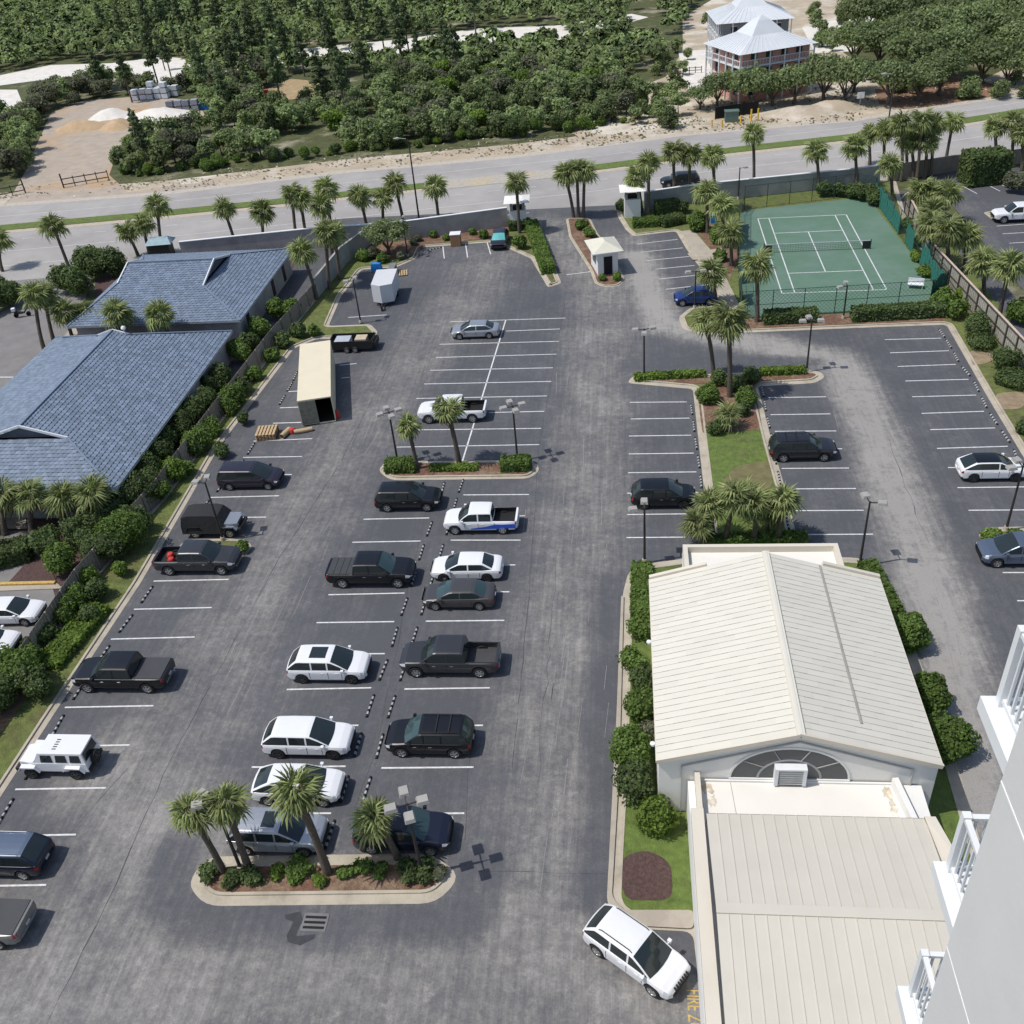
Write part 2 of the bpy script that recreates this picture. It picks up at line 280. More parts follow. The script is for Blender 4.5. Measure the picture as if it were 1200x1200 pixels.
def lot(name, x0, x1, y0, y1, st, lanes, base, z):
    xs = np.arange(x0, x1+st, st); ys = np.arange(y0, y1+st, st); X, Y = np.meshgrid(xs, ys); w = np.full(X.shape, base)
    for pl, wd_, s in lanes:
        pl = [U(*p) for p in pl]; d = np.full(X.shape, 1e9)
        for (a, b) in zip(pl, pl[1:]):
            a = np.array(a); b = np.array(b); e = b-a; t = np.clip(((X-a[0])*e[0]+(Y-a[1])*e[1])/(e @ e), 0, 1)
            d = np.minimum(d, np.hypot(X-a[0]-t*e[0], Y-a[1]-t*e[1]))
        k_ = np.clip(1.35-d/wd_, 0, 1)**.8
        w = np.maximum(w, base+(s-base)*k_) if s > .16 else w-(w-s)*np.clip(1.5-d/wd_/1.15, 0, 1)**1.6*.75
    for (a, c), (e, f) in ([(p, q) for l in ((LROW, MLC, MRC, DBL, TL, TR, RC) if z == 0. else ()) for p, q in zip(l, l[1:])]):
        p = [U(*t) for t in (a, c, e, f)]; cx_, cy_ = sum(t[0] for t in p)/4, sum(t[1] for t in p)/4
        w = w-random.uniform(.02, .16)*np.exp(-((X-cx_-random.uniform(-1, 1))**2+(Y-cy_)**2)/random.uniform(.3, 1.1))
    ny, nx = X.shape; me = bpy.data.meshes.new(name)
    v = np.stack([X, Y, np.full(X.shape, z)], -1).reshape(-1, 3); i = np.arange(nx-1)[None]+np.arange(ny-1)[:, None]*nx
    f = np.stack([i, i+1, i+nx+1, i+nx], -1).reshape(-1, 4); me.from_pydata(v.tolist(), [], f.tolist()); me.materials.append(ASPH)
    a = me.attributes.new('wear', 'FLOAT', 'POINT'); a.data.foreach_set('value', w.reshape(-1)); me.update()
    return ob(name, me, kind='structure')
lot('parking_lot', -42, 40, 5, 134, .6, LANES, .22, 0.)
# road
def strip(name, far, near, z, m, kind='structure'):
    n = len(far); b = MB(); b.add([(p[0], p[1], z) for p in near]+[(p[0], p[1], z) for p in far], [(i, i+1, i+n+1, i+n) for i in range(n-1)]); return b.build(name, m, kind=kind)
xr = [-200, 0, 100, 200, 300, 400, 500, 600, 700, 800, 900, 1000, 1100, 1200, 1350]
def yl(pts, x): return float(np.interp(x, [p[0] for p in pts], [p[1] for p in pts])) if pts[0][0] <= x <= pts[-1][0] else pts[0][1]+(pts[1][1]-pts[0][1])*(x-pts[0][0])/(pts[1][0]-pts[0][0]) if x < pts[0][0] else pts[-1][1]+(pts[-1][1]-pts[-2][1])*(x-pts[-1][0])/(pts[-1][0]-pts[-2][0])
FARE = [(0, 242), (200, 227), (400, 203), (600, 185), (750, 166), (800, 159), (1000, 142), (1200, 111)]
MEDT = [(0, 264), (200, 246), (327, 233), (500, 214), (690, 194), (850, 173.5), (1000, 157), (1133, 138), (1200, 127)]
NEAR = [(0, 322), (120, 312), (300, 290), (430, 276), (600, 258), (700, 252), (800, 228), (1000, 206), (1080, 200), (1200, 182)]
def line(pts, dy=0, xs=None): return [U(x, yl(pts, x)+dy) for x in (xs or xr)]
strip('verge', line(FARE, -16), line(FARE, 3), -.03, SAND)
strip('road', line(FARE), line(NEAR, 8), -.012, ROADM)
strip('road_shoulder', line(FARE, -3.2), line(FARE, .6), 0.0, mat('shoulder', (.45, .41, .35), .9))
for nm, xs in (('median_grass', [-200, 0, 100, 200, 327, 400, 497]), ('median_grass', [690, 750, 850, 1000, 1133, 1200, 1350])):
    xs2 = list(np.linspace(xs[0], xs[-1], 12)); strip(nm, line(MEDT, 0, xs2), line(MEDT, 6.5, xs2), .05, GRASSB, 'stuff')
strip('median_shoulder', line(MEDT, 6.6, [-200, 0, 200, 330, 500, 600, 690, 850, 1000, 1133, 1200, 1350]), line(MEDT, 10, [-200, 0, 200, 330, 500, 600, 690, 850, 1000, 1133, 1200, 1350]), .0, mat('shoulder2', (.44, .38, .30), .9))
strip('median_opening', line(MEDT, 0, [497, 560, 620, 690]), line(MEDT, 10, [497, 560, 620, 690]), .02, mat('median_pave', (.40, .37, .32), .9, col2=(.44, .38, .27), c2scale=.3))
b = MB()
def pline(b, a, c, w, z=.006, mi=0):
    a, c = Vector(a).to_2d(), Vector(c).to_2d(); d = (c-a).normalized(); n = Vector((-d.y, d.x))*w/2
    b.add([(*(a+n), z), (*(a-n), z), (*(c-n), z), (*(c+n), z)], [(0, 1, 2, 3)])
for dy, dash in ((18, 1), (31, 0), (48, 0), (-10, 0)):
    x = -100
    while x < 1290:
        ln = 14 if dash else 60
        f1, f2 = (MEDT if dy > 0 else MEDT), MEDT
        y1, y2 = yl(MEDT, x)+dy*(1 if x < 700 else .8), yl(MEDT, x+ln)+dy*(1 if x < 700 else .8)
        if not (dy == 48 and x > 90 and (x < 480 or x > 600)) : pline(b, U(x, y1), U(x+ln, y2), .13)
        x += 42 if dash else 60
b.build('road_markings', WLINE, kind='structure')
# entry apron
sheet('entry_apron', PX([(600, 262), (662, 256), (724, 245), (722, 230), (655, 232), (600, 240)]), -.004, ROADM)
# left side street + left neighbours
sheet('side_street', PX([(-120, 300), (30, 312), (110, 318), (90, 380), (40, 450), (0, 500), (-100, 560), (-250, 560)]), -.02, ROADL)
b = MB(); pline(b, U(0, 352), U(52, 352), .15); pline(b, U(-20, 442), U(18, 442), .2); b.build('street_lines', WLINE, kind='structure')
b = MB(); P = PX([(72, 398), (92, 374), (110, 372), (60, 425), (30, 450), (18, 446)])
sheet('side_walk', P, .06, WALK)
sheet('neighbour_lawn', PX([(-150, 345), (-30, 330), (22, 352), (-10, 372), (-150, 400)]), .03, GRASS, 'stuff')
sheet('planting_soil', PX([(18, 452), (75, 395), (110, 372), (112, 318), (216, 288), (345, 275), (432, 266), (400, 312), (325, 405), (250, 505), (190, 590), (95, 700), (60, 765), (-80, 900), (-250, 900), (-250, 600)]), -.03, MULCHD)
sheet('neighbour_parking', PX([(-200, 622), (38, 622), (62, 690), (65, 700), (44, 770), (-60, 900), (-250, 900)]), 0., ROADL)
sheet('neighbour_walk', PX([(-200, 602), (30, 605), (32, 620), (-200, 620)]), .05, WALK)
sheet('neighbour_walk', PX([(-150, 690), (66, 683), (74, 690), (-150, 699)]), .05, WALK)
sheet('mulch_bed', PX([(10, 683), (40, 650), (58, 660), (66, 682)]), .05, MULCHD)
o = MB(); o.box(-2.2, 2.2, -.15, .15, 0, .15); x, y = U(33, 685); o.build('painted_kerb', YLINE, kind='structure', loc=(x, y, .05), rz=.03)
# right neighbour lot
lot('neighbour_lot', 41.6, 75, 60, 141, 1.0, [([(1130, 240), (1150, 300), (1200, 380)], 4., .35)], .02, -.005)
sheet('grass', PX([(1060, 238), (1078, 215), (1130, 215), (1100, 232), (1120, 290), (1180, 370), (1205, 410), (1230, 440), (1150, 360), (1090, 290)]), .03, GRASS, 'stuff')
sheet('grass', PX([(1185, 205), (1260, 190), (1260, 240), (1180, 208)]), .05, GRASSB, 'stuff')
# ------------------------------------------------------------------ islands and beds
I1 = PX([(-250, 1300), (0, 935), (60, 842), (165, 683), (220, 588), (258, 522), (345, 408), (372, 397), (436, 399), (443, 389), (434, 380), (385, 382), (400, 347), (424, 316), (465, 313), (488, 303), (494, 290), (575, 284), (593, 290), (622, 303), (642, 337), (658, 332), (645, 300), (630, 262), (600, 258), (478, 268), (434, 266), (400, 311), (322, 405), (250, 500), (190, 582), (95, 690), (44, 768), (-150, 1000)])
island('kerb', I1, GRASS, rr=.5)
I2 = PX([(663, 256), (667, 278), (692, 318), (697, 333), (710, 337), (727, 335), (732, 327), (716, 292), (700, 273), (692, 256)])
island('kerb', I2, MULCH, gut=.15, fillname='mulch_bed')
I3 = PX([(721, 240), (724, 254), (733, 269), (742, 277), (792, 271), (805, 293), (822, 316), (838, 338), (836, 358), (808, 361), (795, 372), (800, 386), (822, 392), (1000, 384.5), (1109, 380.5), (1160, 470), (1205, 545), (1290, 690), (1380, 690), (1290, 510), (1200, 428), (1140, 362), (1092, 312), (1064, 262), (1050, 212), (1000, 208), (800, 228), (735, 237)])
island('kerb', I3, GRASS, rr=.6)
I4L = [(735, 449), (741, 441), (830, 438.5), (945, 433), (962, 436), (967, 442), (955, 449), (888, 453), (905, 520), (925, 590), (938, 650), (985, 653), (1008, 654), (1035, 668), (1052, 705), (1078, 775), (1108, 850), (1138, 950), (1165, 1040)]
I4R = [(812, 1092), (740, 1088), (718, 1072), (711, 1055), (714, 1000), (721, 900), (728, 740), (730, 695), (736, 672), (748, 662), (800, 655), (830, 645), (828, 600), (820, 530), (812, 456)]
I4 = PX(I4L)+[(15.5, 20, 0)[:2], (3.2, 20, 0)[:2]]+PX(I4R)
island('kerb', I4, GRASSB, rr=.5, gut=.55)
island('kerb', PX([(443, 551), (452, 541), (622, 539), (634, 549), (622, 561), (456, 563)]), MULCH, fillname='mulch_bed', rr=1.2, gut=.32)
island('kerb', PX([(219, 1035), (243, 1004), (505, 1000), (541, 1026), (512, 1059), (240, 1062)]), MULCH, fillname='mulch_bed', rr=2.2, gut=.55)
island('kerb', PX([(215, 632), (285, 631), (298, 640), (283, 655), (200, 657)]), GRASS, rr=1., gut=.25)
island('kerb', PX([(1143, 627), (1160, 618), (1260, 616), (1270, 640), (1165, 641)]), GRASSB, rr=1., gut=.5)
island('kerb', PX([(1152, 249), (1164, 247), (1175, 251), (1162, 257)]), GRASSB, rr=.4, gut=.3)
# walks and beds on the raised islands
def over(name, px, z, m, kind='structure', r=.3): return sheet(name, rnd_poly([p if area(PX(px)) > 0 else p for p in PX(px)], r), z, m, kind)
over('walkway', [(797, 272), (812, 270), (838, 300), (868, 362), (848, 366), (842, 345), (822, 313)], .125, WALK)
over('walkway', [(805, 298), (850, 291), (853, 300), (812, 306)], .129, WALK)
over('mulch_bed', [(812, 266), (860, 262), (866, 300), (855, 330), (838, 300)], .12, MULCH, 'stuff')
over('mulch_bed', [(843, 380), (880, 374), (960, 370), (1105, 366), (1108, 377), (830, 388)], .12, MULCH, 'stuff')
over('mulch_bed', [(478, 274), (597, 262), (596, 282), (575, 281), (498, 287), (485, 302), (440, 305), (428, 290), (436, 272)], .118, MULCH, 'stuff')
over('mulch_bed', [(816, 452), (884, 450), (893, 505), (823, 508)], .12, MULCH, 'stuff')
over('mulch_bed', [(748, 446), (812, 443), (940, 437), (958, 440), (945, 446), (812, 451)], .122, MULCH, 'stuff')
over('mulch_bed', [(728, 1005), (760, 997), (786, 1012), (789, 1057), (735, 1056), (728, 1040)], .12, MULCHD, 'stuff', .8)
over('walkway', [(731, 700), (726, 900), (717, 1052), (730, 1068), (813, 1068), (813, 1090), (735, 1086), (713, 1060), (714, 1000), (722, 850), (728, 700)], .135, WALK)
over('bare_soil', [(860, 548), (903, 540), (905, 575), (840, 575)], .115, mat('worn_turf', (.15, .135, .06), .95, .3, 1.5), 'stuff', .8)
over('bare_soil', [(1135, 412), (1160, 410), (1165, 425), (1140, 430)], .122, mat('sandy_turf', (.26, .2, .13), .95, .3, 1.5), 'stuff', .8)
over('bare_soil', [(1165, 462), (1200, 460), (1200, 480), (1172, 482)], .122, mat('sandy_turf', (.26, .2, .13)), 'stuff', .8)
over('mulch_bed', [(0, 800), (30, 778), (45, 800), (10, 850), (-60, 940), (-80, 930)], .12, mat('brown_soil', (.19, .125, .085), .95, .3, 2.), 'stuff', .8)
0 and over('mulch_bed', [(276, 494), (296, 478), (300, 500), (282, 512)], .12, mat('brown_soil', (.19, .125, .085)), 'stuff', .4)
0 and over('mulch_bed', [(300, 465), (320, 440), (330, 425), (312, 478)], .12, mat('brown_soil', (.19, .125, .085)), 'stuff', .4)
# far side: yard, sand tracks
sheet('dirt_track', PX([(-20, 262), (12, 232), (30, 200), (45, 165), (60, 132), (100, 118), (170, 112), (232, 118), (240, 135), (205, 160), (140, 170), (128, 205), (150, 225), (260, 210), (250, 220), (100, 238)]), -.02, DIRT)
sheet('white_sand', PX([(-60, 90), (0, 88), (60, 76), (130, 74), (190, 66), (260, 72), (350, 57), (480, 45), (560, 33), (650, 30), (740, 16), (760, 20), (660, 48), (560, 50), (480, 62), (350, 72), (250, 86), (180, 90), (130, 84), (60, 92), (0, 100), (-60, 104)]), -.02, SANDW)
sheet('white_sand', PX([(-40, 105), (20, 105), (28, 125), (0, 138), (-60, 140)]), -.015, SANDW)
sheet('white_sand', PX([(160, 82), (230, 74), (235, 90), (190, 100)]), -.01, SANDW)
sheet('sandy_lot', PX([(660, 150), (700, 120), (780, 90), (800, 60), (800, 20), (850, -10), (1060, -8), (1040, 12), (960, 40), (1000, 70), (1040, 110), (1100, 118), (1200, 70), (1300, 60), (1300, 100), (1200, 112), (1000, 143), (800, 160), (700, 172)]), -.025, SAND)
sheet('white_sand', PX([(795, 60), (830, 58), (835, 110), (815, 118), (800, 92)]), -.012, SANDW)
sheet('white_sand', PX([(940, 32), (1030, 12), (1040, 18), (1000, 60), (955, 62)]), -.014, SANDW)
sheet('bare_ground', PX([(1025, 105), (1060, 85), (1140, 90), (1180, 105), (1175, 116), (1060, 128), (1030, 122)]), -.016, mat('red_soil', (.24, .14, .09), .95, .3, .8))
sheet('bare_ground', PX([(310, 106), (340, 92), (380, 96), (372, 112), (330, 118)]), -.016, mat('tan_soil', (.36, .27, .15), .95, .3, .8))
# ------------------------------------------------------------------ painted lines, wheel stops
MISC = [((592.7, 375), (541.7, 541)), ((519, 289), (520.6, 303)), ((545.6, 286), (548, 302)), ((570, 281), (575, 298)), ((408, 372), (453, 369)), ((664, 322), (695, 318)), ((320, 496), (353, 495)), ((328, 478), (352, 477)), ((337, 459), (353, 458)), ((398, 428), (418, 426)), ((400, 443), (410, 442))]
RN = [((1128, 218), (1145, 227)), ((1150, 213), (1172, 224)), ((1160, 210), (1185, 222)), ((1176, 208), (1200, 219)), ((1168, 265), (1210, 262)), ((1175, 274), (1210, 272)), ((1183, 285), (1215, 283))]
b = MB()
for l in (LROW, DBL, MLC, MRC, TL, TR, RC, GD, MISC, RN):
    for a, c in l: pline(b, U(*a), U(*c), .115 if l is not MISC else .13)
b.build('parking_lines', WLINE, kind='structure')
# pavement joints and cracks
b = MB()
def crack(pts, w=.06, jit=.15):
    pts = [U(*p) for p in pts]; q = []
    for a, c in zip(pts, pts[1:]):
        n = max(2, int(math.dist(a, c)/1.2))
        for i in range(n): t = i/n; q.append((a[0]*(1-t)+c[0]*t+random.uniform(-jit, jit), a[1]*(1-t)+c[1]*t+random.uniform(-jit, jit)))
    q.append(pts[-1])
    for a, c in zip(q, q[1:]): pline(b, a, c, w*random.uniform(.2, .8), .004)
crack([(508, 325), (470, 400), (400, 540), (330, 650), (270, 760), (200, 890), (125, 1060), (55, 1200)], .09, .06)
crack([(663, 350), (632, 520), (620, 700), (600, 900)], .07, .05); crack([(655, 640), (640, 800), (630, 920)], .05)
crack([(565, 800), (548, 905), (545, 985)], .05, .03); crack([(560, 1021), (712, 1024)], .06, .05); crack([(150, 900), (75, 985)], .06, .05)
crack([(992, 457), (1050, 457)], .06, .04); crack([(1042, 515), (1060, 570), (1090, 640)], .07); crack([(1100, 560), (1118, 600), (1108, 640)], .05)
crack([(535, 270+45), (528, 330)], .05); crack([(240, 790), (215, 835)], .05); crack([(500, 595), (480, 680), (465, 760), (440, 880), (415, 950)], .08, .05)
b.build('pavement_cracks', mat('tar', (.06, .06, .065), .8), kind='structure')
b = MB(); y = 0
for pts in ([(334, 1072), (352, 1068), (355, 1078), (349, 1090), (347, 1097), (370, 1095), (368, 1100), (352, 1108), (337, 1104), (336, 1096), (344, 1080), (334, 1077)],):
    import mathutils
    P = PX(pts); tr = mathutils.geometry.tessellate_polygon([[Vector((p[0], p[1], 0)) for p in P]]); b.add([(p[0], p[1], .007) for p in P], [tuple(t) for t in tr])
b.build('old_arrow_marking', mat('old_paint', (.04, .042, .05), .8, .3, 3.), kind='structure')
b = MB()
for k_ in range(70):      # pale scrape marks and tyre lines along the lanes
    pl = random.choice(([(690, 420), (690, 600), (665, 800), (640, 1000)], [(690, 420), (690, 600), (665, 800), (640, 1000)], [(440, 480), (330, 640), (250, 800), (150, 1000)], [(1010, 470), (1060, 600), (1095, 700), (1120, 800)]))
    t_ = random.random()*(len(pl)-1); i_ = int(t_); A = U(*pl[i_]); B_ = U(*pl[i_+1]); f_ = t_-i_; d_ = Vector((B_[0]-A[0], B_[1]-A[1])).normalized(); o_ = Vector((A[0]+(B_[0]-A[0])*f_, A[1]+(B_[1]-A[1])*f_))+Vector((-d_.y, d_.x))*random.gauss(0, 2.0); l_ = random.uniform(1, 5)
    pline(b, o_, o_+d_*l_+Vector((random.uniform(-.1, .1), 0)), random.uniform(.02, .05), .003)
b.build('tyre_scrapes', mat('scrape', (.24, .235, .23), .9, .5, 6.), kind='structure')
def stop_mesh():
    b = MB(); n = 9
    for i in range(n):
        y0 = -.95+1.9*i/n; y1 = y0+1.9/n; b.add([(-.09, y0, 0), (.09, y0, 0), (.05, y0, .11), (-.05, y0, .11), (-.09, y1, 0), (.09, y1, 0), (.05, y1, .11), (-.05, y1, .11)], [(0, 1, 2, 3), (7, 6, 5, 4), (1, 5, 6, 2), (2, 6, 7, 3), (3, 7, 4, 0)], i % 2)
    return b.mesh('wheel_stop', [RUBBER, mat('stop_white', (.38, .38, .38), .8)])
STOPM = stop_mesh()
ORD = 'first second third fourth fifth sixth seventh eighth ninth tenth eleventh twelfth thirteenth fourteenth fifteenth'.split()
def stops(ends, dx, desc, t=.5):
    for i, (a, c) in enumerate(zip(ends, ends[1:])):
        A, B_ = U(*a), U(*c)
        if math.dist(A, B_) > 4.2: continue
        x, y = A[0]*(1-t)+B_[0]*t+dx, A[1]*(1-t)+B_[1]*t
        ob('wheel_stop', STOPM, None, (x, y, .005), math.atan2(A[1]-B_[1], A[0]-B_[0])-math.pi/2, label=ORD[i]+' striped wheel stop from the top '+desc, cat='wheel stop', group='wheel stops '+desc)
stops([a for a, c in LROW], .25, 'in the line along the left kerb'); stops([c for a, c in MLC]+[(370, 1005)], .35, 'heading the left stalls of the middle rows')
stops([(550, 560)]+[a for a, c in MRC], -.45, 'heading the right stalls of the middle rows'); stops([c for a, c in TL], .3, 'beside the left kerb of the grass divider')
stops([(897, 453)]+[a for a, c in TR], -.35, 'beside the right kerb of the grass divider'); stops([(1096, 386)]+[c for a, c in RC], .35, 'along the far right kerb')
stops([(519, 562), (513, 585)], .2, 'below the middle planted island'); stops([(343, 436), (338, 447), (330, 461), (320, 478)], .5, 'beside the cream container')
stops([(500, 294), (519, 290)], 0, 'in the small stall by the garden wall')
# ------------------------------------------------------------------ vehicles
def tyre_mesh(R=.36, w=.25):
    b = MB(); b.lathe([(R*.62, -w/2), (R*.9, -w/2), (R, -w*.36), (R, w*.36), (R*.9, w/2), (R*.62, w/2)], 20, 'y'); return b.mesh('wheel', RUBBER, 40)
def rim_mesh(m, n=5, R=.36, w=.25):
    b = MB(); b.lathe([(R*.56, -w*.3), (R*.64, w/2+.004), (R*.58, w/2+.006), (R*.52, w*.25)], 20, 'y', mi=0); b.lathe([(.001, w*.22), (R*.54, w*.22)], 16, 'y', mi=1); b.lathe([(.001, w*.5), (R*.14, w*.46)], 10, 'y')
    for k in range(n):
        a = 2*math.pi*k/n; c, s = math.cos(a), math.sin(a); b.bar((c*R*.08, w*.44, s*R*.08), (c*R*.6, w*.46, s*R*.6), R*.22, .03, 0, (0, 1, 0))
    return b.mesh('rim', [m, RUBBER], 40)
TYM = tyre_mesh(); RIMS = {'s': rim_mesh(RIM), 'd': rim_mesh(RIMD), 't': rim_mesh(RIM, 6)}
def wheel(parent, x, y, s, rim='s', R=.36, rot=None):
    o = ob('wheel', TYM, parent, (x, y, R)); k = R/.36; o.scale = (k, 1, k)
    o.rotation_euler = rot if rot else (0, 0, 0 if s > 0 else math.pi)
    ob('rim', RIMS[rim], o); return o
def itp(x, pts): return float(np.interp(x, [p[0] for p in pts], [p[1] for p in pts]))
KIND = {
 # top: [(s,z)], cab: xr0(rear glass base) xr1(roof rear) xf1(roof front) xf0(windshield base) as s 0..1 from the rear; zb belt; zt roof
 'suv':   dict(L=5.0, w=.99, top=[(0, .86), (.015, 1.04), (.05, 1.10), (.70, 1.08), (.74, 1.08), (.9, 1.0), (.965, .90), (1, .70)], cab=(.015, .10, .57, .75), zb=1.08, zt=1.70, wt=.80, ax=(.195, .80), bpil=(.53, .33), lift=.06, R=.38),
 'mid':   dict(L=4.9, w=.97, top=[(0, .86), (.012, 1.02), (.04, 1.09), (.70, 1.06), (.75, 1.06), (.9, .99), (.97, .88), (1, .66)], cab=(.015, .16, .56, .775), zb=1.07, zt=1.70, wt=.78, ax=(.19, .81), bpil=(.53, .33), lift=.04, R=.37),
 'cross': dict(L=4.55, w=.95, top=[(0, .84), (.015, .98), (.06, 1.06), (.70, 1.0), (.76, 1.0), (.9, .92), (.965, .82), (1, .62)], cab=(.02, .24, .56, .78), zb=1.02, zt=1.57, wt=.72, ax=(.19, .81), bpil=(.55,), lift=.03, R=.36),
 'van':   dict(L=5.1, w=1.0, top=[(0, .84), (.01, .98), (.05, 1.02), (.72, 1.0), (.80, .99), (.9, .92), (.97, .80), (1, .62)], cab=(.01, .07, .58, .82), zb=1.0, zt=1.72, wt=.82, ax=(.2, .82), bpil=(.60, .36), lift=.0, R=.34),
 'sedan': dict(L=4.85, w=.94, top=[(0, .72), (.015, .88), (.05, .97), (.16, 1.0), (.24, .98), (.72, .93), (.78, .92), (.92, .83), (.965, .75), (1, .56)], cab=(.10, .28, .58, .775), zb=.93, zt=1.42, wt=.70, ax=(.2, .81), bpil=(.46,), lift=-.02, R=.34),
 'truck': dict(L=6.0, w=1.03, top=[(0, 1.12), (.31, 1.12), (.32, 1.14), (.72, 1.14), (.78, 1.16), (.93, 1.10), (.975, 1.0), (1, .84)], cab=(.325, .345, .625, .77), zb=1.14, zt=1.86, wt=.83, ax=(.19, .83), bpil=(.515,), lift=.16, R=.42, bed=.325),
 'smalltruck': dict(L=5.6, w=.97, top=[(0, 1.08), (.31, 1.08), (.32, 1.1), (.72, 1.09), (.78, 1.09), (.93, 1.02), (.975, .92), (1, .76)], cab=(.325, .35, .63, .78), zb=1.09, zt=1.76, wt=.77, ax=(.20, .84), bpil=(.52,), lift=.12, R=.39, bed=.325),
}
SC = 1.075
def car(kind, cx, cy, rz, m, label, cat, name, rim='s', glass=None, clad=None, roofm=None, cover=None, rails=None, sunroof=None, L=None, extra=None, cover_m=None, lower=None, tail=True, ws=None, inner=None, grille=None):
    k = KIND[kind]; L = L or k['L']*SC; w = k['w']*SC; R = k['R']*SC*.98; g = glass or GLASS; lift = k['lift']
    root = empty(name, (cx, cy, 0.006), rz, label, cat)
    X = lambda s: -L/2+L*s
    axs = [X(a) for a in k['ax']]; Ra = R*1.17
    zs = SC*.98
    def topz(x): return itp((x+L/2)/L, k['top'])*zs+lift*.3
    def wid(x): return w*itp((x+L/2)/L, [(0, .80), (.012, .90), (.05, .965), (.13, 1), (.84, 1), (.93, .955), (.975, .87), (1, .70)])
    def arch(x):
        for a in axs:
            if abs(x-a) < Ra: return R+math.sqrt(Ra*Ra-(x-a)**2)
        return 0
    xs = sorted(set([round(X(i/28), 3) for i in range(29)]+[round(X(s), 3) for s in (.006, .015, .03, .955, .975, .99)]+[round(a+Ra*math.cos(math.pi*q/10), 3) for a in axs for q in range(11)]+([round(X(k['bed']), 3), round(X(k['bed'])-.02, 3), round(X(.028), 3), round(X(.028)+.02, 3)] if 'bed' in k else [])))
    b0 = .30*zs+lift
    secs = []; bedr = (X(.028), X(k['bed'])-.015) if 'bed' in k else None; zfl = .72*zs+lift*.3
    for x in xs:
        W_, t, az = wid(x), topz(x), arch(x); s = (x+L/2)/L
        bb = b0+(.10 if s < .03 or s > .97 else 0)+(.05 if s > .9 else 0); a2 = max(bb, az); ins = bedr and bedr[0]-.001 <= x <= bedr[1]+.001
        mid = max(a2+.05, bb+.30); hz = max(mid+.03, t-.17)
        crown = .035 if not ins else 0
        P = [(0, bb), (.70*W_, bb), (.72*W_, a2), (.965*W_, a2), (.995*W_, a2+.07 if az else bb+.10), (W_, (mid+hz)/2 if not az else max(mid+.02, (mid+hz)/2)), (.99*W_, max(hz, a2+.1)), (.945*W_, max(t-.035, a2+.13)), (.865*W_, t), (.865*W_, zfl if ins else t+.004), (.45*W_, zfl if ins else t+crown*.8), (0, zfl if ins else t+crown)]
        secs.append([(x, y, z) for y, z in P])
    parts = {'body': MB(), 'cl': MB(), 'hl': MB(), 'tl': MB(), 'bedliner': MB()}
    np_ = len(secs[0])
    for i in range(len(xs)-1):
        sm = ((xs[i]+xs[i+1])/2+L/2)/L
        for j in range(np_-1):
            for sg in (1, -1):
                q = [secs[i][j], secs[i+1][j], secs[i+1][j+1], secs[i][j+1]]; q = [(x, y*sg, z) for x, y, z in q]
                if sg < 0: q = q[::-1]
                tgt = 'body'
                if j in (0, 1, 2): tgt = 'cl'
                elif j == 3 and clad is not None: tgt = 'cl'
                elif j in (5, 6) and sm > .938: tgt = ('hl', sg)
                elif (j in (5, 6) and sm < (.028 if 'bed' not in k else .022)): tgt = ('tl', sg)
                elif bedr and bedr[0]-.03 < (xs[i]+xs[i+1])/2 < bedr[1]+.03 and j >= 8: tgt = 'bedliner'
                if isinstance(tgt, tuple): tgt = tgt[0]+str(tgt[1]); parts.setdefault(tgt, MB())
                parts[tgt].add(q, [(0, 1, 2, 3)])
    for e, sec in ((0, secs[0]), (1, secs[-1])):
        low = [p for p in sec[:6]]; up = [p for p in sec[5:9]]+[sec[11]]
        def cap(pts, tgt):
            q = pts+[(x, -y, z) for x, y, z in pts[::-1] if abs(y) > 1e-6]
            if e == 0: q = q[::-1]
            parts[tgt].add(q, [tuple(range(len(q)))])
        cap([sec[0], sec[1], sec[2], sec[3], sec[4], sec[5]], 'cl' if clad is not None or e == 1 else 'body'); cap([(sec[5][0], 0, sec[5][2])]+up, 'body')
    body = parts['body'].build('body', m, root, 38)
    parts['cl'].build('lower_trim', clad or TRIM, root, 38)
    for s_ in ('1', '-1'):
        if 'hl'+s_ in parts: parts['hl'+s_].build('headlight', LAMPW, root, 38)
        if 'tl'+s_ in parts and tail: parts['tl'+s_].build('tail_light', LAMPR, root, 38)
    if 'bed' in k and cover is None: parts['bedliner'].build('bed_liner', inner or TRIM, root)
    xe = L/2; zt_ = topz(xe)
    gb = MB(); gb.box(xe-.06, xe+.012, -w*.52, w*.52, zt_-.27, zt_-.07)
    if kind in ('truck', 'smalltruck'): gb.box(xe-.03, xe+.05, -w*.6, w*.6, zt_-.36, zt_-.30, 1)
    gb.build('grille', [TRIM, grille or (CHROME if kind == 'truck' else TRIM)], root)
    bb = MB(); bb.box(-xe-.05, -xe+.1, -w*.62, w*.62, b0+.12, b0+.28); bb.box(-xe-.055, -xe, -.17, .17, b0+.32, b0+.45, 1); bb.build('rear_bumper', [clad or (CHROME if kind == 'truck' else m), PLATE], root)
    # cabin
    r0, r1, f1, f0 = [X(s) for s in k['cab']]; zb = k['zb']*zs+lift*.3-.02; zt = k['zt']*zs+lift*.3; wt = k['wt']*SC
    wb = w*.93
    prof = [(r0, 0), (r0+(r1-r0)*.5, .56), (r0+(r1-r0)*.88, .93), (r1+.12, .985), ((r1+f1)/2, 1.0), (f1-.1, .985), (f1+(f0-f1)*.08, .94), (f1+(f0-f1)*.5, .55), (f0, 0)]
    if kind == 'sedan': prof[1] = (r0+(r1-r0)*.5, .52)
    bp = [X(s) for s in k['bpil']]
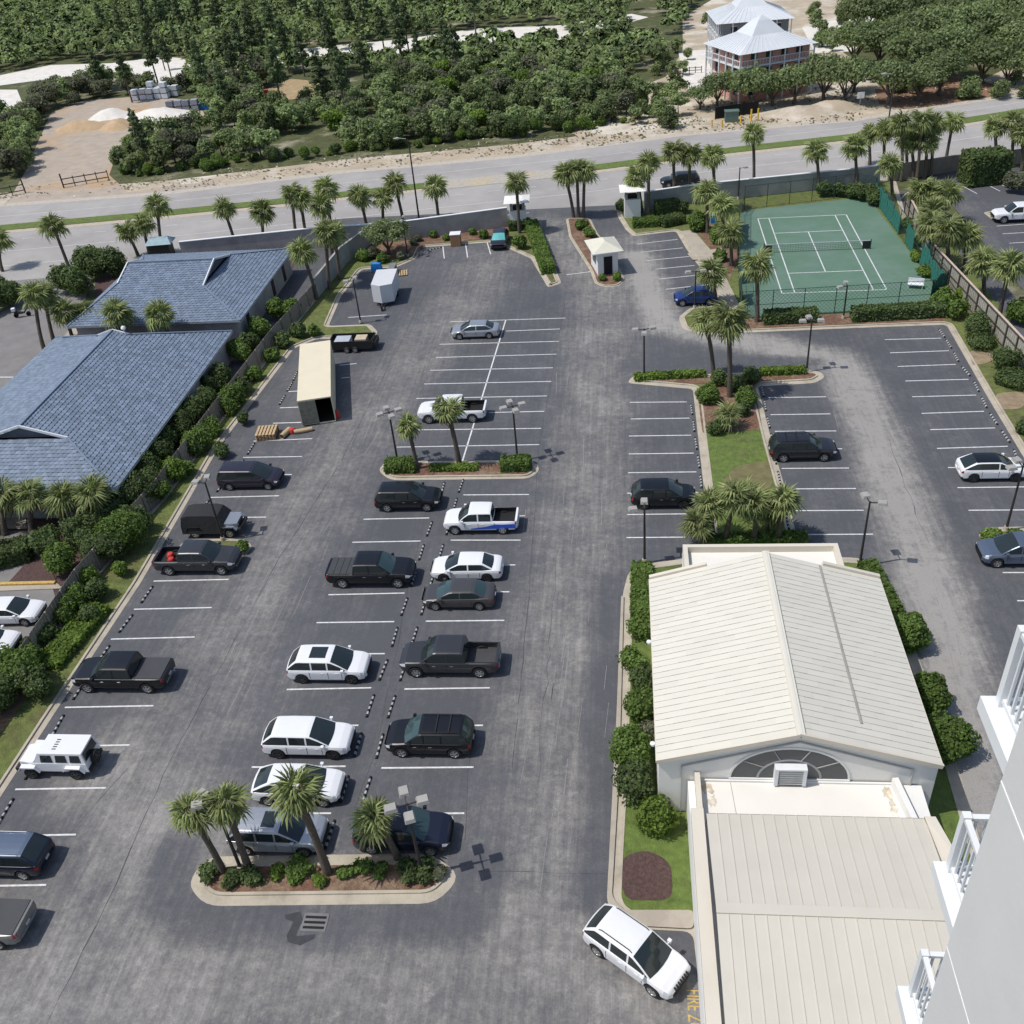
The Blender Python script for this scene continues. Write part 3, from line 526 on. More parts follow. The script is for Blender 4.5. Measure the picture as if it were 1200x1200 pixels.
    cx_ = sorted(set([round(v, 3) for v in [r0, r0+(r1-r0)*.12, r0+(r1-r0)*.3, r0+(r1-r0)*.5, r0+(r1-r0)*.88, r1+.12, (r1+f1)/2, f1-.1, f1+(f0-f1)*.08, f1+(f0-f1)*.3, f1+(f0-f1)*.5, f1+(f0-f1)*.7, f1+(f0-f1)*.88, f0]+[q for p in bp for q in (p-.05, p+.05)]]))
    def sec(x):
        h = itp(x, prof); t = zb+(zt-zb)*h; wy = wb+(wt-wb)*h; wbe = wb*itp((x+L/2)/L, [(0, .93), (.1, 1), (.9, 1)])
        wy = min(wy, wbe)*(1-.07*max(0, 1-(x-r0)/(.3*L)) if kind != 'truck' else 1)
        return [(wbe, zb-.06), (wbe, zb+.0), (wbe*.992, zb+.05*h), (wy+(wbe-wy)*.16, zb+(t-zb)*.86), (wy, t-.06*h), (wy*.93, t-.018*h), (wy*.84, t), (wy*.42, t+.028), (0, t+.036)]
    rows = []
    for x in cx_:
        h = itp(x, prof); q = []
        for (y, z) in sec(x):
            bow = (.13 if x > f1 else 0)*(1-(y/wb)**2)*(1-h)-(.07 if x < r1 else 0)*(1-(y/wb)**2)*(1-h) if z > zb-.05 else 0
            q.append((x+bow, y, z))
        rows.append((x, h, q))
    C_ = {'cabin': MB(), 'windshield': MB(), 'rear_window': MB(), 'roof': MB()}
    for i in range(len(rows)-1):
        (xa, ha, A), (xb, hb, B_) = rows[i], rows[i+1]; xm = (xa+xb)/2; hm = (ha+hb)/2
        for j in range(8):
            for sg in (1, -1):
                q = [A[j], B_[j], B_[j+1], A[j+1]]; q = [(x, y*sg, z) for x, y, z in q]
                if sg < 0: q = q[::-1]
                tgt = 'cabin'; pil = any(abs(xm-p) < .05 for p in bp)
                if j == 2 and not pil and hm > .12 and r0+.0 < xm < f0: tgt = 'side_window%d_%d' % (sg, sum(xm > p for p in bp)) if not (kind in ('truck', 'smalltruck') and xm < r1) else 'cabin'
                if j >= 5 or (j == 4 and kind not in ('truck',) and False):
                    if xm > f1-.02 and hm < .95: tgt = 'windshield' if j >= 5 else 'cabin'
                    elif xm < r1 and hm < .95: tgt = 'rear_window' if j >= 6 and hm > .1 else 'cabin'
                    else: tgt = 'roof'
                if tgt == 'side_window': tgt = 'cabin'
                C_.setdefault(tgt, MB()); C_[tgt].add(q, [(0, 1, 2, 3)])
    for kk, mb in C_.items():
        if not mb.f: continue
        if kk == 'cabin': mb.build('cabin_frame', m, root, 40)
        elif kk == 'roof': mb.build('roof', roofm or m, root, 40)
        elif kk == 'windshield': mb.build('windshield', ws or g, root, 60)
        elif kk == 'rear_window': mb.build('rear_window', g, root, 60)
        else: mb.build('side_window', GLASS, root, 60)
    for sg in (1, -1):
        for xx in axs: wheel(root, xx, sg*(w-.125), sg, rim, R)
        mm = MB(); x0 = f0-.28; mm.tube([(x0, sg*(wb-.02), zb+.10), (x0+.02, sg*(wb+.12), zb+.12)], [.03, .03], 6); mm.box(x0-.09, x0+.09, min(sg*(wb+.08), sg*(wb+.25)), max(sg*(wb+.08), sg*(wb+.25)), zb+.02, zb+.2)
        mm.build('mirror', m if kind != 'truck' or m is WHITE else m, root, 40)
        for p in ([X(.46), X(.64)] if kind != 'cross' else [X(.5)]): hb_ = MB(); hb_.box(p-.11, p+.11, min(sg*(w*.98), sg*(w*1.01)), max(sg*(w*.98), sg*(w*1.012)), zb-.2, zb-.165); hb_.build('door_handle', CHROME if m in (BLACK, GREY) else m, root)
    for sg in (1, -1):
        for p in [X(.30), X(k['bpil'][0]-.0), X(.70)][0 if kind != 'truck' else 1:]: hb_ = MB(); hb_.box(p-.012, p+.012, min(sg*w*.97, sg*w*1.006), max(sg*w*.97, sg*w*1.006), .45*zs+lift, zb-.1); hb_.build('door_gap', TRIM, root)
    zr = zt+.02
    if rails:
        for sg in (1, -1):
            q = MB(); q.tube([(r1+.1, sg*wt*.84, zr-.03), (r1+.25, sg*wt*.83, zr+.05), (f1-.2, sg*wt*.83, zr+.05), (f1-.05, sg*wt*.84, zr-.03)], [.025]*4, 6); q.build('roof_rail', rails, root, 50)
        if rails is TRIM and extra != 'norack':
            for s in (.3, .62):
                q = MB(); xx = r1+(f1-r1)*s; q.bar((xx, -wt*.82, zr+.07), (xx, wt*.82, zr+.07), .07, .03); q.build('crossbar', TRIM, root)
    if sunroof: q = MB(); q.box(r1+(f1-r1)*sunroof[0], r1+(f1-r1)*sunroof[1], -wt*.60, wt*.60, zr+.008, zr+.024); q.build('sunroof', GLASS, root)
    if kind in ('truck', 'smalltruck'):
        t0, t1 = bedr; ht = topz(-L/2+.3); q = MB(); q.box(-L/2+.02, t0, -w*.865, w*.865, zfl, ht+.012); q.build('tailgate', m, root)
        if cover == 'flat': q = MB(); q.box(t0-.02, t1+.02, -w*.88, w*.88, ht+.0, ht+.05); q.build('bed_cover', cover_m or mat('vinyl', (.045, .047, .052), .6, .1), root)
        if cover == 'ribbed':
            for i in range(4): a = t0+(t1-t0)*i/4; q = MB(); q.box(a+.015, t0+(t1-t0)*(i+1)/4-.015, -w*.87, w*.87, ht, ht+.055); q.build('bed_cover_panel', cover_m or mat('vinyl', (.045, .047, .052), .6, .1), root)
        if cover is None:
            q = MB(); [q.box(t0, t1, min(s*w*.865, s*w*.80), max(s*w*.865, s*w*.80), ht+.004, ht+.02) for s in (1, -1)]; q.build('bed_rail', TRIM, root)
    if lower:      # painted two-tone panel (livery)
        q = MB()
        for sg in (1, -1):
            y = sg*(w+.012); P = [(X(.30), y, .98), (X(.02), y*.985, .98), (X(.02), y*.985, .62), (X(.34), y, .56), (X(.62), y, .52), (X(.62), y, .62), (X(.42), y, .78)]
            q.add(P if sg < 0 else P[::-1], [tuple(range(7))])
        q.build('door_stripe', lower, root)
    return root, dict(L=L, w=w, X=X, zb=zb, zt=zt, wt=wt, r1=r1, f1=f1, f0=f0, R=R, bed=bedr, zfl=zfl)
PI = math.pi
def at_px(x0, x1, yb, rz, kind, z=.45):
    """centre of a vehicle whose near side spans pixels x0..x1 with tyres standing at pixel row yb"""
    a, c = U(x0, yb), U(x1, yb); w = KIND[kind]['w']*SC if kind in KIND else .95
    return (a[0]+c[0])/2-.10*0, (a[1]+c[1])/2+w, math.dist(a, c)
def park(kind, x0, x1, yb, face, *a, Lf=None, **k):
    cx, cy, d = at_px(x0, x1, yb, 0, kind); return car(kind, cx, cy, (0 if face > 0 else PI)+k.pop('turn', 0.), *a, L=Lf, **k)
park('van', 256, 328, 575, 1, PURP, 'dark plum minivan parked beside the left kerb above the covered off-roader', 'minivan', 'parked_minivan')
r, q = park('truck', 176, 283, 675, 1, GREY, 'dark grey pickup with red cargo in its open bed beside the small kerbed peninsula', 'pickup truck', 'parked_pickup')
for i, (dx, dy, mm) in enumerate(((-2.2, .2, RED), (-1.9, -.4, RED), (-1.5, .3, RUBBER))):
    b = MB(); b.lathe([(.01, .0), (.28, .02), (.3, .2), (.2, .36), (.01, .4)], 10); p = r.matrix_basis @ Vector((dx, dy, q['zfl']+.01)); b.build('cargo_bag', mm, None, 40, loc=p, label=['red bundle at the back of the grey pickup bed', 'red bundle nearest the camera in the grey pickup bed', 'black bundle against the cab in the grey pickup bed'][i], cat='bundle')
park('truck', 79, 203, 813, -1, BLACK, 'long black pickup with a flat grey bed cover nosed into the left kerb', 'pickup truck', 'parked_pickup', cover='flat', Lf=6.5)
park('mid', -62, 56, 1031, -1, DBLUE, 'dark blue SUV with silver roof rails at the left edge of the photo', 'SUV', 'parked_suv', rails=CHROME, roofm=STEEL)
r, q = park('truck', -120, 36, 1112, -1, mat('paint_lightgrey', (.19, .19, .185), .35, .03, 1., .3, coat=.45), 'grey pickup at the bottom left corner showing only its tailgate', 'pickup truck', 'parked_pickup', cover='flat')
park('sedan', 529, 584, 398, -1, SILVER, 'silver sedan alone in the upper middle stalls', 'sedan', 'parked_sedan')
park('truck', 489, 570, 496.5, -1, WHITE, 'white pickup with an open bed behind the tall island palm', 'pickup truck', 'parked_pickup', rim='t', Lf=6.3)
park('suv', 437, 519, 600.5, 1, BLACK, 'black SUV just below the middle planted island', 'SUV', 'parked_suv', Lf=5.35)
park('smalltruck', 519, 608, 627, -1, WHITE, 'white pickup with blue lower stripe and open bed', 'pickup truck', 'parked_pickup', rim='t', lower=mat('livery_blue', (.03, .10, .55), .4), Lf=5.75)
park('truck', 380, 488, 690, 1, BLACK, 'black pickup with a ribbed bed cover left of the white sedan', 'pickup truck', 'parked_pickup', cover='ribbed', glass=TEAL, Lf=6.4)
park('sedan', 503, 590, 682.5, -1, WHITE, 'white sedan parked tight above the dark taupe sedan', 'sedan', 'parked_sedan', rim='d', Lf=5.2)
park('sedan', 495, 579, 716, -1, TAN, 'dark taupe sedan parked tight below the white sedan', 'sedan', 'parked_sedan', glass=TEAL, Lf=5.1)
park('mid', 332, 437, 802, 1, WHITE, 'white SUV with a dark panoramic sunroof', 'SUV', 'parked_suv', rim='d', sunroof=(.35, .86), Lf=5.3)
park('truck', 468, 586, 795, -1, GREY, 'dark grey pickup with an empty open bed in the middle row', 'pickup truck', 'parked_pickup', rim='t', Lf=6.45, inner=mat('bed_grey', (.05, .05, .053), .6))
park('mid', 303, 417, 890.5, 1, WHITE, 'white SUV with a plain white roof, second from the bottom white one', 'SUV', 'parked_suv', rim='d', clad=TRIM, Lf=5.4)
park('suv', 449, 556, 889, -1, BLACK, 'black SUV with roof crossbars in the lower middle row', 'SUV', 'parked_suv', rails=TRIM, glass=TEAL, Lf=5.2)
park('cross', 292, 404, 946, 1, WHITE, 'white SUV half hidden behind the fan palm crown', 'SUV', 'parked_suv', clad=TRIM, Lf=5.2)
park('mid', 264, 384, 1004, 1, SILVER, 'silver SUV with a dark sunroof directly above the bottom planted island', 'SUV', 'parked_suv', sunroof=(.55, .9), lower=None, Lf=5.3)
park('suv', 411, 532, 1003, 1, DBLUE, 'navy blue SUV behind the palm and lamp post at the right of the bottom island', 'SUV', 'parked_suv', glass=TEAL, Lf=5.3)
park('mid', 745, 811, 597.5, 1, BLACK, 'black SUV in the stalls left of the grass divider', 'SUV', 'parked_suv', rim='d', Lf=4.95)
park('suv', 901, 983, 542, 1, mat('paint_charcoal', (.022, .022, .028), .3, .03, 1., .3, coat=.45), 'charcoal SUV with roof rack in the stalls right of the grass divider', 'SUV', 'parked_suv', rails=TRIM, Lf=5.3)
park('cross', 1127, 1202, 565.5, 1, WHITE, 'white crossover with a black roof in the far right stalls', 'crossover', 'parked_crossover', roofm=BLACK, rim='d')
park('mid', 1159, 1235, 666, -1, STEEL, 'steel blue SUV cut by the right edge beside the small round island', 'SUV', 'parked_suv')
park('cross', 793, 838, 359, -1, BLUE, 'bright blue hatchback beside the palms right of the guard house', 'hatchback', 'parked_hatchback', Lf=4.6)
a = U(584, 294); car('cross', a[0], a[1]+2.3, -PI/2, PURP, 'dark minivan with a turquoise windscreen shade by the garden wall', 'minivan', 'parked_minivan', ws=SHADE)
a = U(797, 219); car('suv', a[0], a[1]+.7, PI+.02, BLACK, 'black SUV driving on the road behind the palms', 'SUV', 'passing_suv', L=5.5)
park('truck', 1164, 1232, 261.5, -1, WHITE, 'white pickup parked in the neighbouring lot beyond the board fence', 'pickup truck', 'parked_pickup')
a = U(18, 718, .6); car('sedan', a[0]-.6, a[1]+.1, .04, WHITE, 'white sedan on the neighbouring lot behind the left fence, the upper of two', 'sedan', 'parked_sedan')
a = U(0, 750, .6); car('sedan', a[0]-1.2, a[1]-.3, .04, WHITE, 'white sedan on the neighbouring lot behind the left fence, the lower of two', 'sedan', 'parked_sedan')
a = U(748, 1120, .5); car('mid', a[0]+.12, a[1]-.25, -.86, WHITE, 'white SUV turned diagonally beside the cream roofed building', 'SUV', 'parked_suv', rails=TRIM, extra='norack', Lf=None) if False else None
d0, d1 = U(697, 1072, .9), U(797, 1150, .9)
r, q = car('mid', (d0[0]+d1[0])/2, (d0[1]+d1[1])/2-.1, math.atan2(d1[1]-d0[1], d1[0]-d0[0])+.05, WHITE, 'white SUV turned diagonally beside the cream roofed building', 'SUV', 'parked_suv', rails=TRIM, extra='norack', L=5.05)
b = MB()
for i in range(7): b.box(q['L']/2-.12, q['L']/2+.02, -.5+i*.16, -.42+i*.16, .80, .93)
b.build('grille_slot', TRIM, r)
# boxy off-roaders
def offroader(cx, cy, rz, m, topm, label, covered=False):
    t = empty('off_roader', (cx, cy, .006), rz, label, 'off-roader'); z = SC
    b = MB(); b.box(-2.1*z, 1.0*z, -.80*z, .80*z, .52*z, 1.15*z)
    b.add([(1.0*z, -.80*z, .55*z), (1.95*z, -.62*z, .55*z), (1.95*z, .62*z, .55*z), (1.0*z, .80*z, .55*z), (1.0*z, -.78*z, 1.19*z), (1.93*z, -.60*z, 1.08*z), (1.93*z, .60*z, 1.08*z), (1.0*z, .78*z, 1.19*z)], [(4, 5, 6, 7), (0, 1, 5, 4), (1, 2, 6, 5), (2, 3, 7, 6)])
    b.build('body', m, t)
    b = MB(); b.box(-2.2*z, -2.05*z, -.75*z, .75*z, .5*z, .72*z); b.box(1.98*z, 2.2*z, -.8*z, .8*z, .52*z, .74*z); b.box(1.95*z, 1.99*z, -.45, .45, .8*z, 1.03*z); b.build('bumper', TRIM, t)
    for sx in (-1.32, 1.32):
        for sg in (1, -1):
            f = MB(); y0, y1 = sg*.74*z, sg*1.0*z; y0, y1 = min(y0, y1), max(y0, y1)
            f.add([((sx-.62)*z, y0, .62*z), ((sx-.42)*z, y0, 1.0*z), ((sx+.42)*z, y0, 1.02*z), ((sx+.62)*z, y0, .72*z), ((sx-.62)*z, y1, .62*z), ((sx-.42)*z, y1, .97*z), ((sx+.42)*z, y1, .99*z), ((sx+.62)*z, y1, .72*z),
                   ((sx-.62)*z, y0, .57*z), ((sx-.42)*z, y0, .92*z), ((sx+.42)*z, y0, .92*z), ((sx+.62)*z, y0, .66*z), ((sx-.62)*z, y1, .57*z), ((sx-.42)*z, y1, .90*z), ((sx+.42)*z, y1, .90*z), ((sx+.62)*z, y1, .66*z)],
                  [(0, 1, 5, 4), (1, 2, 6, 5), (2, 3, 7, 6), (4, 5, 13, 12), (5, 6, 14, 13), (6, 7, 15, 14), (8, 12, 13, 9), (9, 13, 14, 10), (10, 14, 15, 11), (0, 4, 12, 8), (7, 3, 11, 15)]); f.build('fender', m if not covered else SILVER if sx > 0 else TRIM, t)
            wheel(t, sx*z, sg*.84*z, sg, 's' if covered else 'd', .43)
    for sg in (1, -1): b = MB(); b.lathe([(.001, .03), (.1, .02), (.1, 0)], 10, 'z'); o = b.build('headlight', LAMPW, t); o.rotation_euler = (0, PI/2, 0); o.location = (1.94*z, sg*.46, .93*z)
    sw = wheel(t, -2.25*z, .0, 1, 'd', .43, (0, 0, PI/2)); sw.location.z = 1.0
    if covered:
        b = MB(); P = [(-2.22, 1.12), (-2.1, 1.78), (-1.6, 1.92), (.2, 1.92), (.62, 1.82), (1.02, 1.22)]
        n = len(P); vs = []
        for sg, ww in ((1, 0), (-1, 0)):
            for (x, zz) in P: vs.append((x*z, sg*(.80 if zz > 1.5 else .95)*z, zz*z))
        for sg in (1, -1):
            for (x, zz) in P: vs.append((x*z*1.01, sg*1.0*z, .45*z))
        fs = [(i, i+1, n+i+1, n+i) for i in range(n-1)]+[(i, 2*n+i, 2*n+i+1, i+1) for i in range(n-1)]+[(n+i+1, 3*n+i+1, 3*n+i, n+i) for i in range(n-1)]+[(0, n, 3*n, 2*n)]
        b.add(vs, fs); b.build('fabric_cover', mat('black_canvas', (.018, .018, .02), .8, .2, 2., bump=.4, bscale=3), t, 30)
    else:
        b = MB(); b.add([(x*z, y*z, zz*z) for x, y, zz in [(-2.08, -.78, 1.15), (.95, -.78, 1.15), (.95, .78, 1.15), (-2.08, .78, 1.15), (-2.0, -.70, 1.86), (.55, -.70, 1.86), (.55, .70, 1.86), (-2.0, .70, 1.86)]], [(4, 5, 6, 7), (0, 1, 5, 4), (1, 2, 6, 5), (2, 3, 7, 6), (3, 0, 4, 7)]); b.build('hard_top', topm, t)
        for sg in (1, -1):
            for x0, x1 in ((-1.85, -1.22), (-1.05, -.38), (-.20, .50)):
                q = MB(); y0, y1 = sg*.792*z, sg*.722*z; q.add([(x0*z, y0, 1.24*z), (x1*z, y0, 1.24*z), ((x1-.08)*z, y1, 1.74*z), (x0*z, y1, 1.74*z)], [(0, 1, 2, 3)]); q.build('side_window', GLASS, t)
        q = MB(); q.add([(.945*z, -.7*z, 1.22*z), (.945*z, .7*z, 1.22*z), (.60*z, .64*z, 1.80*z), (.60*z, -.64*z, 1.80*z)], [(0, 1, 2, 3)]); q.build('windshield', GLASS, t)
        q = MB(); q.add([(-2.095*z, -.66*z, 1.2*z), (-2.095*z, .66*z, 1.2*z), (-2.02*z, .6*z, 1.76*z), (-2.02*z, -.6*z, 1.76*z)], [(0, 1, 2, 3)]); q.build('rear_window', GLASS, t)
        for i in range(5):
            q = MB(); q.box(-.42, -.18, -.36+i*.18, -.30+i*.18, 1.865*z, 1.88*z); q.build('roof_decal', TRIM, t)
    return t
for sg in (1,):
    a, c = U(17, 912), U(116, 912); offroader((a[0]+c[0])/2, a[1]+.98, PI, WHITE, WHITE, 'white boxy off-roader with dark roof slots and a rear spare wheel')
    a, c = U(216, 631), U(285, 631); offroader((a[0]+c[0])/2, a[1]+.98, 0, SILVER, SILVER, 'silver off-roader wrapped in a black fabric cover with only its bonnet bare', True)
# trailers and container
a = U(372, 500); A_, B_ = U(372, 499), U(393, 497)
t = empty('cargo_container', (-29.95, 75.9, .006), .245, 'cream cargo container with its near end door open', 'container')
b = MB(); b.box(0, 3.1, 0, 12.2, 2.62, 2.72); b.box(0, .05, 0, 12.2, .15, 2.62); b.box(3.05, 3.1, 0, 12.2, .15, 2.62); b.box(.05, 3.05, 12.15, 12.2, .15, 2.62); b.box(.05, 3.05, 0, 12.15, .10, .15)
for i in range(40): b.box(3.1, 3.13, .2+i*.3, .35+i*.3, .2, 2.6); b.box(-.03, 0, .2+i*.3, .35+i*.3, .2, 2.6)
b.build('shell', BEIGE, t)
b = MB(); b.box(.03, 1.6, -.06, 0, .18, 2.60); [b.box(.08+.3*i, .18+.3*i, -.09, -.06, .2, 2.55) for i in range(5)]; b.build('door', MESHG, t)
b = MB(); b.box(0, 3.1, -.04, -.001, 2.601, 2.72); b.box(1.6, 3.1, -.04, -.001, .06, .18); b.build('door_frame', BEIGE, t)
b = MB(); b.box(.06, 3.04, .02, 12.1, .155, .17); b.build('floor', DARK, t)
a, c = U(436, 362), U(463, 360)
t = empty('enclosed_trailer', ((a[0]+c[0])/2, a[1]+.3, .006), .05, 'white enclosed cargo trailer with a wedge nose and a grey side', 'trailer')
b = MB(); P = [(-1.2, .6), (-.1, 0), (1.25, .45), (1.25, 5.0), (-1.2, 5.0)]
b.add([(x, y, .5) for x, y in P]+[(x, y, 2.6) for x, y in P], [(0, 1, 6, 5), (1, 2, 7, 6), (2, 3, 8, 7), (3, 4, 9, 8), (4, 0, 5, 9), (5, 6, 7, 8, 9)]); b.build('box_body', mat('trailer_white', (.60, .61, .63), .5, .04), t)
b = MB(); b.bar((-.1, .2, .45), (-.05, -1.1, .45), .12); b.bar((.6, .3, .45), (-.05, -1.1, .45), .08); b.bar((-.8, .4, .45), (-.05, -1.1, .45), .08); b.box(-.12, .06, -1.15, -.95, 0, .6); b.build('hitch', TRIM, t)
for sg in (-1, 1): wheel(t, 0, 0, sg, 's', .33).location = (sg*1.2, 3., .33)
for o in t.children:
    if o.name.startswith('wheel'): o.rotation_euler = (0, 0, PI/2)
a = U(441, 318); b = MB(); b.add([(-.9, -.5, 0), (.9, -.5, 0), (.9, .5, 0), (-.9, .5, 0), (-.8, -.4, 1.1), (.75, -.45, 1.2), (.8, .4, 1.05), (-.85, .45, 1.15), (0, 0, 1.3)], [(0, 1, 5, 4), (1, 2, 6, 5), (2, 3, 7, 6), (3, 0, 4, 7), (4, 5, 8), (5, 6, 8), (6, 7, 8), (7, 4, 8)]); b.build('tarp_bundle', BLUET, loc=(a[0], a[1]+.4, 0), label='pile under a bright blue tarp behind the white trailer', cat='tarp').scale = (.75, .75, .8)
a = U(460, 322); b = MB(); b.box(-.35, .35, -1., 1., .4, .9); b.box(-.4, .4, -1.05, 1.05, .9, 1.0); [b.box(x, x+.1, y, y+.1, 0, .4) for x in (-.3, .2) for y in (-.9, .8)]; b.build('metal_locker', mat('locker', (.2, .21, .22), .5), loc=(a[0], a[1]+.4, 0), label='grey metal locker beside the white trailer roof', cat='locker')
def pallet(name, loc, rz, label, stack=1, m=WOODL, sc=1.):
    t = empty(name, loc, rz, label, 'pallet')
    for s in range(stack):
        z = s*.16
        for i in range(6): b = MB(); x = (-.55+i*.21)*sc; b.box(x-.07*sc, x+.07*sc, -.6*sc, .6*sc, z+.12, z+.14); b.build('slat', m, t)
        for i in range(3): b = MB(); y = (-.52+i*.52)*sc; b.box(-.6*sc, .6*sc, y-.045, y+.045, z+.0, z+.12); b.build('runner', WOOD, t)
    return t
a = U(316, 514); pallet('pallet_stack', (a[0]-.3, a[1]+.5, .01), .1, 'stack of wooden pallets on the kerbside stall below the container', 4, WOODL, 1.5)
a = U(333, 512); b = MB(); b.tube([(0, -.7, .25), (0, .7, .25)], [.25, .25], 10); b.add([], []); b.build('timber_roll', WOODL, None, 40, loc=(a[0]+.1, a[1]+.3, 0), rz=-.3, label='pale rolled bundle against the pallet stack', cat='roll')
a = U(355, 508); b = MB(); b.tube([(-.8, 0, .2), (.0, .2, .2), (.8, .5, .2)], [.2, .22, .2], 10); b.build('timber_roll', WOODL, None, 40, loc=(a[0], a[1], 0), label='pale rolled bundle lying at the container foot', cat='roll')
a = U(343, 507); b = MB(); b.lathe([(.35, 0), (.38, .2), (.25, .45), (.05, .5), (.001, .5)], 10); b.build('red_bag', RED, None, 40, loc=(a[0], a[1], 0), label='red bag between pallets and container', cat='bag')
a = U(396, 489); b = MB(); b.lathe([(.3, 0), (.28, .5), (.1, .8), (.001, .85)], 10); b.build('red_bag', RED, None, 40, loc=(a[0], a[1], 0), label='red bag leaning on the right side of the container', cat='bag')
a = U(470, 321); pallet('pallet', (a[0], a[1], .01), .2, 'single pallet on the asphalt right of the white trailer', 1, WOODL, 1.4)
# low black utility trailer behind container
a, c = U(392, 414), U(433, 414)
t = empty('utility_trailer', ((a[0]+c[0])/2, a[1]+1.1, .006), 0, 'low black open utility trailer loaded with boxes beside the container', 'trailer')
b = MB(); b.box(-2.4, 2.2, -1.05, -.98, .35, 1.25); b.box(-2.4, 2.2, .98, 1.05, .35, 1.25); b.box(-2.4, -2.33, -.98, .98, .35, 1.25); b.box(-2.33, 2.2, -.98, .98, .35, .42); b.build('frame', TRIM, t)
b = MB()
for i in range(3): b.bar((2.25+.12*i, -.95+.3*i, 1.3-.2*i), (2.3+.12*i, .95-.2*i, 1.2-.2*i), .1)
b.box(2.2, 2.6, -.9, .9, .4, 1.0); b.build('ramp', TRIM, t)
b = MB(); b.box(-1.9, -.3, -.7, .8, .42, 1.1); b.build('cargo_box', mat('pale_box', (.4, .44, .5), .7), t); b = MB(); b.box(.3, 1.5, -.5, .7, .42, 1.2); b.build('cargo_box', mat('tan_box', (.5, .42, .3), .8), t)
for sx in (-.5, .4):
    for sg in (1, -1): wheel(t, sx, sg*1.15, sg, 's', .33)
a = U(534, 289)
t = empty('wooden_booth', (a[0], a[1]+.6, .006), .05, 'small brown wooden cabinet with a white lid by the garden wall', 'cabinet')
b = MB(); b.box(-.65, .65, -.6, .6, 0, 1.5); b.build('cabinet_box', WOOD, t); b = MB(); b.box(-.7, .7, -.65, .65, 1.5, 1.58); b.build('lid', WTRIM, t)
for i in range(4): b = MB(); b.box(-.66+.33*i+.01, -.66+.33*i+.3, -.63, -.6, .03, 1.45); b.build('board', WOOD, t)
# motor scooter far left lot
a = U(27, 371); t = empty('parked_scooter', (a[0], a[1], 0), .3, 'dark scooter with a white top box on the side street', 'scooter')
b = MB(); b.tube([(-.8, 0, .7), (-.2, 0, .55), (.3, 0, .5), (.7, 0, .9)], [.2, .2, .12, .1], 8); b.bar((.7, -.35, 1.05), (.7, .35, 1.05), .05); b.build('frame', TRIM, t, 40)
b = MB(); b.box(-1.0, -.6, -.25, .25, .85, 1.2); b.build('top_box', WTRIM, t)
for sx in (-.7, .75): wheel(t, sx, 0, 1, 'd', .28)
# ------------------------------------------------------------------ buildings
# fellowship hall with cream panel roof
X0, X1, Y0, Y1, ZE, ZR = 1.35, 15.5, 33.7, 48.3, 4.3, 6.45
XR = (X0+X1)/2
t = empty('hall', (0, 0, 0), 0, 'large cream gabled hall with a grey half-round fan window', 'building')
b = MB(); b.box(X0+.10, X1-.10, Y0+.08, Y1-.3, 0, ZE-.22)
yg = Y0+.08; b.add([(X0+.10, yg, ZE-.22), (X1-.10, yg, ZE-.22), (X1-.10, yg, ZE-.1), (XR, yg, ZR-.12), (X0+.10, yg, ZE-.1)], [(0, 1, 2, 3, 4)])
b.build('wall', STUCCO, t)
b = MB()
for sg, xa in ((1, X0+1.3), (-1, X1-1.3)):      # recessed panel moulding on the gable
    b.bar((xa, yg-.03, .2), (xa, yg-.03, ZE-.45), .16, .06); b.bar((xa, yg-.03, ZE-.42), (XR, yg-.03, ZR-.6), .16, .06)
b.build('gable_moulding', mat('moulding', (.42, .42, .41), .9, .05), t)
